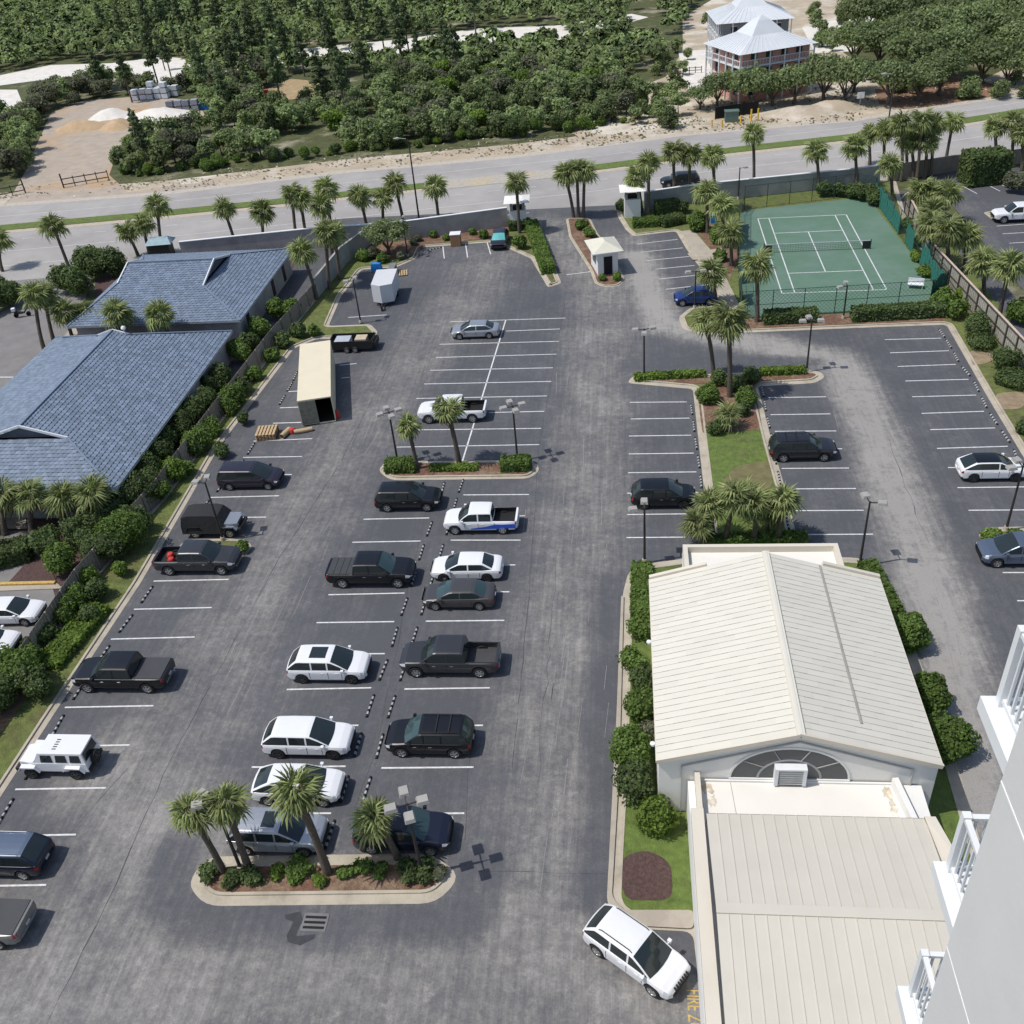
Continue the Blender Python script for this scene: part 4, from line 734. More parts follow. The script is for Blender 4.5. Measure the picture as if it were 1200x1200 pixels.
for sg, xe in ((-1, X0), (1, X1)):      # roof pans, lapped and staggered
    n = 33; w = (Y1-Y0)/n; SL = Vector((XR-xe, 0, ZR-ZE)); Ls = SL.length; SL.normalize(); NV = Vector((-SL.z*(1 if SL.x > 0 else -1), 0, abs(SL.x)))
    base = MB(); base.slab([(xe, Y0, ZE-.12), (XR, Y0, ZR-.12), (XR, Y1, ZR-.12), (xe, Y1, ZE-.12)] if sg > 0 else [(xe, Y0, ZE-.12), (xe, Y1, ZE-.12), (XR, Y1, ZR-.12), (XR, Y0, ZR-.12)], -.08 if False else .06); base.build('roof_deck', CREAM2, t)
    for i in range(n):
        ph = [0, .5, .25, .75][i % 4]; cuts = [0]+[min(Ls-.02, (k+ph)*1.95) for k in range(0, 5) if .3 < (k+ph)*1.95 < Ls-.3]+[Ls-.04]
        for a, c in zip(cuts, cuts[1:]):
            q = MB(); y0 = Y0+i*w+.006; y1 = y0+w-.012; p = lambda s, y, h: Vector((xe, y, ZE))+SL*s+NV*h
            lo, hi = .034, .022
            V = [p(a, y0, lo), p(a, y1, lo), p(c+.05, y1, hi), p(c+.05, y0, hi), p(a, y0+.0, lo+.014), p(c+.05, y0, hi+.014), p(a, y0+.05, lo+.014), p(c+.05, y0+.05, hi+.014), p(a, y0+.05, lo), p(c+.05, y0+.05, hi), p(a, y0, -.02), p(a, y1, -.02)]
            q.add(V, [(8, 1, 2, 9), (4, 6, 7, 5), (0, 4, 5, 3), (6, 8, 9, 7), (10, 11, 1, 0), (0, 8, 6, 4)] if sg < 0 else [(9, 2, 1, 8), (5, 7, 6, 4), (3, 5, 4, 0), (7, 9, 8, 6), (0, 1, 11, 10), (4, 6, 8, 0)])
            q.build('roof_pan', CREAM, t)
    q = MB(); q.bar((xe, Y0-.03, ZE-.08), (xe, Y1+.02, ZE-.08), .12, .2); q.build('gutter', CREAM2, t)
    q = MB(); q.bar((xe-sg*-.03, Y0-.06, ZE-.03), (XR, Y0-.06, ZR-.03), .14, .26); q.build('rake_trim', CREAM2, t)
    q = MB(); q.bar((xe, Y1+.08, ZE+.08), (xe+(XR-xe)*.5, Y1+.08, ZE+.08+(ZR-ZE)*.5), .26, .26); q.build('raised_rake', CREAM2, t)
q = MB(); q.bar((XR, Y0-.1, ZR+.05), (XR, Y1+.05, ZR+.05), .42, .05); q.bar((XR, Y0-.1, ZR+.085), (XR, Y1+.05, ZR+.085), .16, .04); q.build('ridge_cap', CREAM, t)
q = MB(); v = lambda y, k: (XR+(X1-XR)*k, y, ZR+(ZE-ZR)*k+.085); q.bar(v(Y0+1.6, .47), v(Y1-.15, .47), .11, .03); q.build('expansion_joint', mat('joint', (.30, .29, .26), .7), t)
# fan window
cxw, zw, rw, hw = XR-.3, 3.0, 2.95, 2.25
def arc(r, h, n=20, y=yg-.02): return [(cxw+r*math.cos(PI*i/n), y, zw+h*math.sin(PI*i/n)) for i in range(n+1)]
q = MB(); A = arc(rw, hw); q.add(A, [tuple(range(len(A)))]); o = q.build('fan_window', FANG, t)
def ring(r0, h0, r1, h1, y, nm, m, par):
    a, c = arc(r0, h0, 20, y), arc(r1, h1, 20, y); q = MB(); n = 21; q.add(a+c, [(i, i+1, n+i+1, n+i) for i in range(20)]); q.add([(x, y+.04, z) for x, y, z in c]+c, [(i, i+1, n+i+1, n+i) for i in range(20)]); return q.build(nm, m, par)
ring(rw, hw, rw+.12, hw+.12, yg-.05, 'window_surround', STUCCOW, o); ring(rw*.52, hw*.60, rw*.56, hw*.645, yg-.04, 'muntin', mat('muntin', (.35, .36, .36), .6), o)
for a in (36, 72, 108, 144):
    q = MB(); c, s = math.cos(math.radians(a)), math.sin(math.radians(a)); q.bar((cxw+rw*.55*c, yg-.04, zw+hw*.63*s), (cxw+rw*c, yg-.04, zw+hw*s), .04); q.build('muntin', mat('muntin', (.35, .36, .36), .6), o)
q = MB(); q.box(cxw-rw-.1, cxw+rw+.1, yg-.1, yg, zw-.12, zw); q.build('sill', STUCCOW, o)
l = MB(); l.box(cxw-.8, cxw-.62, yg-.45, yg-.02, zw-.1, zw+1.05); l.box(cxw+.62, cxw+.8, yg-.45, yg-.02, zw-.1, zw+1.05); l.box(cxw-.8, cxw+.8, yg-.45, yg-.02, zw+1.05, zw+1.15); l.box(cxw-.62, cxw+.62, yg-.2, yg-.02, zw-.1, zw+1.05, 1); lo_ = l.build('louver_box', [WTRIM, DARK], t)
for i in range(6): q = MB(); q.add([(cxw-.62, yg-.44, zw+.02+i*.17), (cxw+.62, yg-.44, zw+.02+i*.17), (cxw+.62, yg-.3, zw+.12+i*.17), (cxw-.62, yg-.3, zw+.12+i*.17)], [(0, 1, 2, 3)]); q.build('louver', LOUV, lo_)
for y_ in (Y0+1.5, Y0+9.5): q = MB(); q.lathe([(.001, .12), (.14, .08), (.16, 0), (.12, -.1)], 8, c=(X0-.15, y_+.7, 3.0)); q.build('wall_light', WTRIM, t, 40)
# flat-roofed block behind
a, c = U(800, 638, 4.55), U(982, 638, 4.55)
t = empty('flat_block', (0, 0, 0), 0, 'cream flat-roofed block with parapet behind the far end of the gabled hall', 'building')
bx0, bx1, by0, by1 = a[0], c[0], Y1-1.8, a[1]
q = MB(); q.box(bx0, bx1, Y1+.1, by1, 0, 4.0); q.build('wall', STUCCO, t)
q = MB(); q.box(bx0+.3, bx1-.3, by0, by1-.3, 4.01, 4.08); q.build('roof', WROOF, t)
for nm, r in (('a', (bx0, bx1, by1-.3, by1)), ('b', (bx0, bx0+.3, by0, by1-.3)), ('c', (bx1-.3, bx1, by0, by1-.3))): q = MB(); q.box(r[0], r[1], r[2], r[3], 4.0, 4.55); q.build('parapet', CREAM2, t)
# lower wing in front of the hall
t = empty('lower_wing', (0, 0, 0), 0, 'low cream building with standing panel roof in front of the gabled hall', 'building')
lx0, lx1 = 2.95, 14.75; yr, ys = 25.45, 31.0; zs_, zr_ = 3.55, 4.35
q = MB(); q.box(lx0+.02, lx1, 7., 33.7, 0, 2.7); q.build('wall', STUCCOW, t)
q = MB(); q.box(lx0, lx0+.62, 7, 31.2, 3.2, 3.75); q.build('parapet', CREAM2, t)
q = MB(); q.box(lx0+.35, lx0+.62, 31.21, 33.7, 2.6, 3.4); q.build('parapet', CREAM2, t)
q = MB(); q.box(lx0+.62, 13.6, ys, 33.7, 2.7, 2.78); q.build('membrane_roof', WROOF, t)
q = MB(); q.box(lx0+.62, 13.4, 33.6, 33.7, 2.78, 2.9); q.build('roof_upstand', STUCCOW, t)
q = MB(); q.bar((13.35, 33.6, 3.05), (13.75, 31.0, 3.05), .3, .7); q.build('parapet', STUCCOW, t)
for k in range(0): q = MB(); q.tube([(4.0+k*.1+random.random()*.2, 33.2-k*.5, 2.8), (4.4, 32.9-k*.4, 2.83)], [.05, .03], 5); q.build('debris', mat('rust_stain', (.2, .12, .06), .9), t)
def stain(cx, cy, rx, ry, z, m, seed):
    R_ = random.Random(seed); n = 16; q = MB(); q.add([(cx, cy, z)]+[(cx+rx*math.cos(2*PI*i/n)*R_.uniform(.45, 1.15), cy+ry*math.sin(2*PI*i/n)*R_.uniform(.45, 1.15), z) for i in range(n)], [(0, 1+i, 1+(i+1) % n) for i in range(n)]); return q.build('roof_stain', m, t)
SM = mat('silt_stain', (.50, .43, .33), .95, .4, 3., col2=(.70, .66, .58), c2scale=1.6, c2lo=.4, c2hi=.6)
stain(3.95, 33.2, .38, .5, 2.785, SM, 3); stain(4.15, 32.4, .3, .45, 2.786, SM, 4); stain(12.9, 33.1, .3, .5, 2.785, SM, 5); stain(13.05, 32.2, .22, .7, 2.786, SM, 6); stain(13.1, 31.5, .2, .4, 2.785, SM, 7)
q = MB(); q.bar((5.15, 33.7, 2.785), (5.3, 31.1, 2.785), .02, .008); q.build('membrane_seam', mat('lead', (.16, .155, .14)), t)
n = 19; wx0, wx1 = lx0+.75, 14.1; w = (wx1-wx0)/n
for i in range(n):
    for (ya, za, yb_, zb_) in ((ys, zs_, yr, zr_), (yr-.25, zr_-.02, 12.0, 2.75)):
        q = MB(); xa, xb = wx0+i*w+.007, wx0+(i+1)*w-.007
        V = [(xa, ya, za), (xb, ya, za), (xb, yb_, zb_), (xa, yb_, zb_)]
        q.add(V+[(x, y, z+.045) for x, y, z in V], [(7, 6, 5, 4), (0, 4, 5, 1), (1, 5, 6, 2), (2, 6, 7, 3), (3, 7, 4, 0)]); q.add([(xb-.05, ya, za+.045), (xb, ya, za+.045), (xb, yb_, zb_+.045), (xb-.05, yb_, zb_+.045), (xb-.05, ya, za+.07), (xb, ya, za+.07), (xb, yb_, zb_+.07), (xb-.05, yb_, zb_+.07)], [(7, 6, 5, 4), (0, 4, 7, 3), (1, 2, 6, 5)])
        q.build('roof_panel', CREAM3, t)
q = MB(); q.add([(wx0, ys, zs_-.1), (wx1, ys, zs_-.1), (wx1, yr, zr_-.03), (wx0, yr, zr_-.03), (wx1, 12, 2.68), (wx0, 12, 2.68)], [(0, 1, 2, 3), (3, 2, 4, 5)]); q.add([(wx0, ys+.01, 2.6), (wx1, ys+.01, 2.6), (wx1, ys+.01, zs_+.06), (wx0, ys+.01, zs_+.06)], [(0, 1, 2, 3)]); q.build('roof_deck', mat('shadow_gap', (.18, .17, .15), .9), t)
q = MB(); q.bar((wx0, yr-.1, zr_+.06), (wx1, yr-.1, zr_+.06), .5, .05); q.build('ridge_cap', CREAM3, t)
q = MB(); q.add([(14.1, 31.05, 3.7), (14.62, 31.05, 3.7), (15.15, 28.4, 3.75), (15.2, 12, 3.0), (14.1, 12, 3.0), (14.1, yr, 4.4)], [(5, 4, 3, 2, 1, 0)]); q.add([(14.62, 31.05, 0), (15.15, 28.4, 0), (15.2, 12, 0), (14.62, 31.05, 3.7), (15.15, 28.4, 3.75), (15.2, 12, 3.0)], [(0, 3, 4, 1), (1, 4, 5, 2)]); q.add([(14.1, 31.05, 0), (14.62, 31.05, 0), (14.62, 31.05, 3.7), (14.1, 31.05, 3.7)], [(0, 1, 2, 3)]); q.build('side_parapet', CREAM2, t)
# tower with balconies (right edge)
TX, TY = 3.667, 6.663
t = empty('tower', (0, 0, 0), 0, 'tall smooth pale grey tower wall with white balconies along the right edge', 'building')
q = MB(); q.box(TX, 22, -12, TY, 0, 52); q.build('wall', HWALL, t)
for z in (39.36, 36.36, 33.36, 30.36, 27.36): q = MB(); q.box(TX-.006, TX, -12, TY-.001, z-.012, z+.012); q.build('reveal_joint', HREV, t)
for z in (36.36, 33.36, 30.36, 27.36, 24.36):
    q = MB(); q.box(3.80, 9.5, TY+.002, 7.82, z-.2, z); o = q.build('balcony', WTRIM, t)
    xr_, yr_ = 3.98, 7.70; hz = z+1.05
    for (p, q2) in (((xr_, TY+.01), (xr_, yr_)), ((xr_, yr_), (9.4, yr_))):
        r = MB(); r.bar((*p, hz), (*q2, hz), .07, .05); r.build('top_rail', WTRIM, o); r = MB(); r.bar((*p, z+.10), (*q2, z+.10), .05, .05); r.build('bottom_rail', WTRIM, o)
        nn = max(2, int(math.dist(p, q2)/.125))
        for k in range(1, nn):
            x = p[0]+(q2[0]-p[0])*k/nn; y = p[1]+(q2[1]-p[1])*k/nn; r = MB(); r.bar((x, y, z+.1), (x, y, hz-.02), .028); r.build('baluster', WTRIM, o)
    r = MB(); r.bar((xr_, yr_, z+.002), (xr_, yr_, hz+.055), .10); r.build('corner_post', WTRIM, o)
# blue tiled roofs
def tiles(poly, up, tw=.46, te=.40, name='roof_tile', par=None):
    P = [Vector(p) for p in poly]; n = (P[1]-P[0]).cross(P[2]-P[0]).normalized(); n = n if n.z > 0 else -n
    up = (Vector(up)-n*Vector(up).dot(n)).normalized(); ax = up.cross(n).normalized(); o = P[0]; L = [((p-o).dot(ax), (p-o).dot(up)) for p in P]
    u0, u1, v0, v1 = min(a for a, _ in L), max(a for a, _ in L), min(c for _, c in L), max(c for _, c in L); b = MB(); j = 0; v = v0
    while v < v1:
        u = u0-(tw/2 if j % 2 else 0)
        while u < u1:
            if inpoly(u+tw/2, v+te/2, L):
                r = random.random(); p = lambda a, c, h: o+ax*a+up*c+n*h; g = .006; z1 = .06+.010*random.random()
                V = [p(u+g, v, z1), p(u+tw-g, v, z1), p(u+tw-g, v+te*1.02, .02), p(u+g, v+te*1.02, .02), p(u+g, v, .0), p(u+tw-g, v, .0)]
                m_ = p(u+tw*.5, v, z1+.035); V += [m_, p(u+tw*.5, v+te*1.02, .05)]
                b.add(V, [(0, 6, 7, 3), (6, 1, 2, 7), (4, 5, 1, 6, 0)], 0, r)
            u += tw
        v += te; j += 1
    o2 = b.build(name, TILE, par, kind='stuff'); return o2
def dutch(name, c, hx, hy, ze, zr, ra, rb, zga, zgb, zw, label, swap=False, cat='building', wallm=None):
    """hip roof, ridge along local x from ra to rb; gablets from ridge to zga/zgb"""
    t = empty(name, (0, 0, 0), 0, label, cat); k = (zr-ze)/hy
    T = (lambda x, y, z: (c[0]+x, c[1]+y, z)) if not swap else (lambda x, y, z: (c[0]-y, c[1]+x, z))
    ya, yb = (zr-zga)/k, (zr-zgb)/k; rf = MB()
    for sg in (1, -1):
        P = [T(-hx, sg*hy, ze), T(hx, sg*hy, ze), T(rb, sg*yb, zgb), T(rb, 0, zr), T(ra, 0, zr), T(ra, sg*ya, zga)]
        if sg > 0: P = P[::-1]
        rf.add(P, [tuple(range(6))]); up = Vector(T(0, -sg, 0))-Vector(T(0, 0, 0)); up = up.normalized()+Vector((0, 0, k)); tiles(P, up, par=t)
        for (p, q) in (((hx, sg*hy, ze), (rb, sg*yb, zgb)), ((-hx, sg*hy, ze), (ra, sg*ya, zga))): r = MB(); r.bar(Vector(T(*p))+Vector((0, 0, .1)), Vector(T(*q))+Vector((0, 0, .1)), .2, .09); r.build('hip_cap', TILE, t)
    for (h, r_, y_, zg, sx) in ((-hx, ra, ya, zga, -1), (hx, rb, yb, zgb, 1)):
        P = [T(h, -hy, ze), T(h, hy, ze), T(r_, y_, zg), T(r_, -y_, zg)]
        if sx < 0: P = P[::-1]
        rf.add(P, [(0, 1, 2, 3)]); tiles(P, Vector(T(-sx, 0, 0))-Vector(T(0, 0, 0))+Vector((0, 0, (zg-ze)/max(.1, abs(h-r_)))), par=t)
        if y_ > .3:
            g_ = MB(); q = [T(r_-sx*.25, -y_, zg), T(r_-sx*.25, y_, zg), T(r_-sx*.25, 0, zr)]; g_.add(q, [(0, 1, 2)]); g_.build('gablet', mat('gablet_grey', (.10, .11, .14), .9), t)
            for s2 in (1, -1): r = MB(); r.bar(T(r_+sx*.05, s2*(y_+.1), zg+.02), T(r_+sx*.05, 0, zr+.06), .12, .22); r.build('rake_board', WTRIM, t)
    rf.build('roof', TILEB, t); r = MB(); r.bar(T(ra, 0, zr+.1), T(rb, 0, zr+.1), .24, .1); r.build('ridge_cap', TILE, t)
    w = MB(); e = .6; a, b_ = T(-hx+e, -hy+e, 0), T(hx-e, hy-e, 0); x0, x1 = sorted((a[0], b_[0])); y0, y1 = sorted((a[1], b_[1])); w.box(x0, x1, y0, y1, 0, ze-.05); w.build('wall', wallm or WALLG, t)
    f = MB()
    for p, q in (((-hx, -hy), (hx, -hy)), ((hx, -hy), (hx, hy)), ((hx, hy), (-hx, hy)), ((-hx, hy), (-hx, -hy))): f.bar(T(*p, ze-.06), T(*q, ze-.06), .05, .16)
    f.build('fascia', mat('fascia', (.35, .37, .40), .7), t); return t
t1_ = dutch('blue_roof_building', (-50.9, 76.0), 14.8, 9.9, 3.0, 6.1, -9.4, 9.2, 4.9, 5.6, 3, 'low grey building under the larger blue tiled roof, with palms in front', True)
t2_ = dutch('blue_roof_building', (-50.9, 104.0), 9.9, 10.6, 3.0, 6.0, -6.4, 4.0, 5.0, 4.7, 3, 'low grey building under the smaller blue tiled hip roof nearer the road')
for yy in (96.5, 106, 110.5): q = MB(); q.box(-41.59, -41.55, yy, yy+.9, .3, 2.3); q.build('shutter', TRIM, t2_)
a = U(145, 386, 6.2); q = MB(); q.lathe([(.001, .5), (.2, .4), (.25, .2), (.1, .1), (.1, 0)], 10, c=(a[0], a[1], 6.1)); q.build('roof_vent', WTRIM, t1_, 50)
# guard house
c4 = [U(686, 281, 2.95), U(720, 276.6, 2.95), U(729, 293.5, 2.95), U(695, 299.6, 2.95)]; gc = (sum(p[0] for p in c4)/4, sum(p[1] for p in c4)/4)
ga = math.atan2(c4[1][1]-c4[0][1], c4[1][0]-c4[0][0]); gw = (math.dist(c4[0], c4[1])+math.dist(c4[2], c4[3]))/4; gh = math.dist(c4[1], c4[2])/2
t = empty('guard_house', (gc[0], gc[1], .1), ga, 'small white guard house with a cream hip roof between the entry lanes', 'guard house')
q = MB(); q.box(-gw+.6, gw-.55, -gh+.5, gh-.5, 0, 2.8); q.build('wall', STUCCOW, t)
def pyr(hx, hy, z0, z1, rx=0, ry=0): q = MB(); q.add([(-hx, -hy, z0), (hx, -hy, z0), (hx, hy, z0), (-hx, hy, z0), (-rx, -ry, z1), (rx, -ry, z1), (rx, ry, z1), (-rx, ry, z1)], [(0, 1, 5, 4), (1, 2, 6, 5), (2, 3, 7, 6), (3, 0, 4, 7), (4, 5, 6, 7), (3, 2, 1, 0)]); return q
pyr(gw, gh, 2.85, 3.6, .05, gh-gw if gh > gw else .05).build('roof', mat('guard_roof', (.62, .60, .50), .8, .05), t); q = MB(); q.box(-gw-.03, gw+.03, -gh-.03, gh+.03, 2.72, 2.85); q.build('fascia', WTRIM, t)
q = MB(); q.box(-.45, .55, -gh+.44, -gh+.49, .05, 2.2); q.build('door', DARK, t)
for x0, x1 in ((-gw+.62, -.6),): q = MB(); q.box(gw-.56, gw-.53, -.9, .9, 1., 2.2); q.build('window', WIN, t); q = MB(); q.box(-gw+.57, -gw+.6, -.9, .9, 1., 2.2); q.build('window', WIN, t)
# entrance piers
def pier(px, py, label, w=1.05):
    x, y = U(px, py); t = empty('entrance_pier', (x, y, 0), .05, label, 'gate pier')
    q = MB(); q.box(-w, w, -w, w, 0, 2.5); q.build('pier_base', STUCCOW, t)
    for sx in (-1, 1):
        for sy in (-1, 1): q = MB(); q.box(sx*.8-.14, sx*.8+.14, sy*.8-.14, sy*.8+.14, 2.5, 3.7); q.build('column', mat('pier_grey', (.3, .3, .3), .9), t)
    pyr(w*1.6, w*1.6, 3.72, 4.0, .8, .8).build('cap', STUCCOW, t); q = MB(); q.box(-.6, .6, -.6, .6, 2.5, 2.9); q.build('planter', DARK, t)
pier(608, 266, 'white entrance pier with lantern top left of the entry lanes'); pier(741, 253, 'white entrance pier half hidden by palms right of the entry lanes')
# walls
def wall(pts, h, label, th=.28, m=WALLG, cap=WTRIM, name='garden_wall', panel=None, cat='wall'):
    P = [U(*p) for p in pts]; t = empty(name, (P[0][0], P[0][1], 0), 0, label, cat); o = P[0]
    for a, c in zip(P, P[1:]):
        n = max(1, round(math.dist(a, c)/(panel or 3.6)))
        for i in range(n):
            A = [a[k]+(c[k]-a[k])*i/n-o[k] for k in (0, 1)]; B_ = [a[k]+(c[k]-a[k])*(i+1)/n-o[k] for k in (0, 1)]; d = Vector((B_[0]-A[0], B_[1]-A[1], 0)).normalized()*.006
            q = MB(); q.bar((A[0]+d.x, A[1]+d.y, h/2), (B_[0]-d.x, B_[1]-d.y, h/2), th, h); q.build('wall_panel', m, t)
            if cap: q = MB(); q.bar((A[0], A[1], h+.05), (B_[0], B_[1], h+.05), th+.12, .09); q.build('coping', cap, t)
    return t
wall([(216, 306), (361, 291), (436, 285.5), (478, 282), (596, 266)], 2.6, 'long grey garden wall with white coping running along the road, left of the entry')
wall([(436, 286), (402, 312), (372, 350)], 2.5, 'grey wall stepping down between the blue roof and the lot', cap=None)
wall([(755, 247), (815, 238), (1000, 219.5), (1030, 215)], 2.5, 'long grey wall with white coping behind the tennis court')
wall([(1040, 213), (1128, 199)], 2.2, 'brown wall section between the palm clump and the big dark hedge', m=mat('brown_wall', (.26, .22, .18), .9), cap=None)
wall([(1165, 196), (1205, 190)], 2.0, 'brown wall section right of the big dark hedge', m=mat('brown_wall', (.26, .22, .18), .9), cap=None)
def board_fence(pts, h, label, m=FENCEW, step=2.4, postm=None, rail=False, side=-1):
    P = [U(*p) for p in pts]; t = empty('board_fence', (P[0][0], P[0][1], 0), 0, label, 'fence'); o = P[0]
    for a, c in zip(P, P[1:]):
        n = max(1, round(math.dist(a, c)/step))
        for i in range(n):
            A = Vector([a[k]+(c[k]-a[k])*i/n-o[k] for k in (0, 1)]+[0]); B_ = Vector([a[k]+(c[k]-a[k])*(i+1)/n-o[k] for k in (0, 1)]+[0]); e = (B_-A); d = e.normalized(); nn = Vector((-d.y, d.x, 0))
            nb = 12
            q = MB()
            for j in range(nb):
                s0, s1 = e.length*j/nb+.008, e.length*(j+1)/nb-.008; off = nn*(.0 if j % 2 else .02); hh = h+random.uniform(-.02, .02)
                q.bar(A+d*s0+off+Vector((0, 0, hh/2)), A+d*s1+off+Vector((0, 0, hh/2)), .022, hh)
            q.build('board_panel', m, t, kind='stuff')
            q = MB(); q.bar(A+nn*.07*side, A+nn*.07*side+Vector((0, 0, h+.06)), .12); q.build('post', postm or m, t)
            if rail:
                for z in (.3, h*.55, h-.1): q = MB(); q.bar(A+nn*.06*side+Vector((0, 0, z)), B_+nn*.06*side+Vector((0, 0, z)), .05, .1); q.build('rail', postm or m, t)
                q = MB(); q.bar(A+Vector((0, 0, h+.06)), B_+Vector((0, 0, h+.06)), .22, .05); q.build('cap_rail', mat('cap_pink', (.50, .40, .34), .85), t)
    return t
board_fence([(-90, 980), (45, 770), (97, 692), (190, 584), (250, 502), (322, 406), (372, 350)], 2.0, 'weathered board fence hidden among shrubs along the left edge of the lot')
board_fence([(1060, 250), (1092, 316), (1142, 372), (1200, 437), (1260, 510)], 2.6, 'board fence with dark posts and rails right of the tennis court', mat('fence_pale', (.36, .35, .30), .9, .25, 3., objrnd=.12), 2.5, mat('fence_dark', (.07, .055, .045), .9), True, -1)
# ------------------------------------------------------------------ tennis court
sheet('tennis_court', rnd_poly(PX([(866, 256), (872, 248), (1003, 233.5), (1020, 236), (1104, 348), (1100, 361), (876, 374), (869, 330)]), .6), .15, COURTG)
cc, sc_ = math.cos(-.00518), math.sin(-.00518); _a = -.150728+.145551
Cx, Cy = (lambda v: (cl*v[0]-sl*v[1], sl*v[0]+cl*v[1]))((38.7795, 109.138))
def CT(a, c): return (Cx+math.cos(_a)*a-math.sin(_a)*c, Cy+math.sin(_a)*a+math.cos(_a)*c)
b = MB()
for (p, q) in [((-5.485, 11.885), (5.485, 11.885)), ((-5.485, -11.885), (5.485, -11.885)), ((-5.485, -11.885), (-5.485, 11.885)), ((5.485, -11.885), (5.485, 11.885)), ((-4.115, -11.885), (-4.115, 11.885)), ((4.115, -11.885), (4.115, 11.885)), ((-4.115, 6.4), (4.115, 6.4)), ((-4.115, -6.4), (4.115, -6.4)), ((0, -6.4), (0, 6.4))]: pline(b, CT(*p), CT(*q), .12, .156)
b.build('court_lines', WLINE, kind='structure')
t = empty('tennis_net', (*CT(0, 0), .15), _a, 'dark tennis net with white tape across the green court', 'tennis net')
for sx in (-1, 1): q = MB(); q.tube([(sx*6.1, 0, 0), (sx*6.1, 0, 1.15)], [.06, .06], 8); q.build('net_post', GSTEEL, t)
q = MB()
for i in range(41): x = -6.1+12.2*i/40; q.bar((x, 0, .02), (x, 0, 1.0), .015)
for i in range(5): q.bar((-6.1, 0, .1+.2*i), (6.1, 0, .1+.2*i), .015)
q.build('net_mesh', TRIM, t, kind='stuff'); q = MB(); q.bar((-6.1, 0, 1.02), (6.1, 0, 1.02), .04, .07); q.build('net_tape', WLINE, t)
q = MB(); q.box(5.2, 6.05, -.03, .03, .05, .95); q.build('score_panel', TRIM, t); q = MB(); q.box(-6.0, -5.2, -.03, .03, .05, .9); q.build('score_panel', TRIM, t)
def chain(pts, h, label, screen=0., step=3.1):
    P = [U(*p) for p in pts]; o = P[0]; t = empty('chain_link_fence', (o[0], o[1], .1), 0, label, 'fence')
    for a, c in zip(P, P[1:]):
        n = max(1, round(math.dist(a, c)/step))
        for i in range(n):
            A = Vector([a[k]+(c[k]-a[k])*i/n-o[k] for k in (0, 1)]+[0]); B_ = Vector([a[k]+(c[k]-a[k])*(i+1)/n-o[k] for k in (0, 1)]+[0])
            q = MB(); q.tube([A, A+Vector((0, 0, h+.05))], [.045, .045], 6); q.build('fence_post', GSTEEL, t)
            q = MB()
            for z in (h, h*.5): q.bar(A+Vector((0, 0, z)), B_+Vector((0, 0, z)), .04)
            q.build('fence_rail', GSTEEL, t)
            m_ = MB(); e = B_-A; d = e.normalized(); L_ = e.length; st = .42; k = -h
            while k < L_:
                for s in (0, 1):
                    s0, s1 = max(k, 0), min(k+h, L_)
                    if s1 > s0: z0, z1 = ((s0-k), (s1-k)) if s == 0 else (h-(s0-k), h-(s1-k)); m_.bar(A+d*s0+Vector((0, 0, z0)), A+d*s1+Vector((0, 0, z1)), .016)
                k += st
            m_.build('wire_mesh', GSTEEL, t, kind='stuff')
            if screen and random.random() < screen:
                q = MB(); n2 = 10; hs = h*random.uniform(.7, .97); nn = Vector((-d.y, d.x, 0)); V = []
                for r_ in range(4):
                    for j in range(n2+1): V.append(A+e*(j/n2)+nn*(.03+.05*math.sin(j*1.9+r_*2+i))+Vector((0, 0, .1+hs*r_/3*(1-.06*math.sin(j*.9+i)))))
                q.add(V, [(r_*(n2+1)+j, r_*(n2+1)+j+1, (r_+1)*(n2+1)+j+1, (r_+1)*(n2+1)+j) for r_ in range(3) for j in range(n2)]); q.build('windscreen', GREENW, t)
        q = MB(); A = Vector((c[0]-o[0], c[1]-o[1], 0)); q.tube([A, A+Vector((0, 0, h+.05))], [.045, .045], 6); q.build('fence_post', GSTEEL, t)
    return t
chain([(868, 375), (1088, 362)], 3.0, 'green chain link fence along the near side of the tennis court')
chain([(1088, 362), (1106, 350), (1024, 236)], 3.0, 'chain link fence with torn green windscreen on the right side of the court', .75)
chain([(1024, 236), (1003, 231), (872, 246), (866, 255)], 3.0, 'chain link fence along the far side of the tennis court')
chain([(866, 255), (864, 300), (868, 375)], 3.0, 'chain link fence with green windscreen on the left side of the court', .6)
a = U(1072, 339); t = empty('court_bench', (a[0], a[1], .15), -.3, 'white plastic chairs heaped at the right of the court', 'chair')
q = MB(); q.box(-.8, .8, -.3, .3, .42, .48); q.build('seat', WTRIM, t); q = MB(); q.box(-.8, .8, .25, .32, .48, 1.0); q.build('backrest', WTRIM, t)
for sx in (-.7, .7):
    for sy in (-.22, .25): q = MB(); q.box(sx-.03, sx+.03, sy-.03, sy+.03, 0, .42); q.build('leg', WTRIM, t)
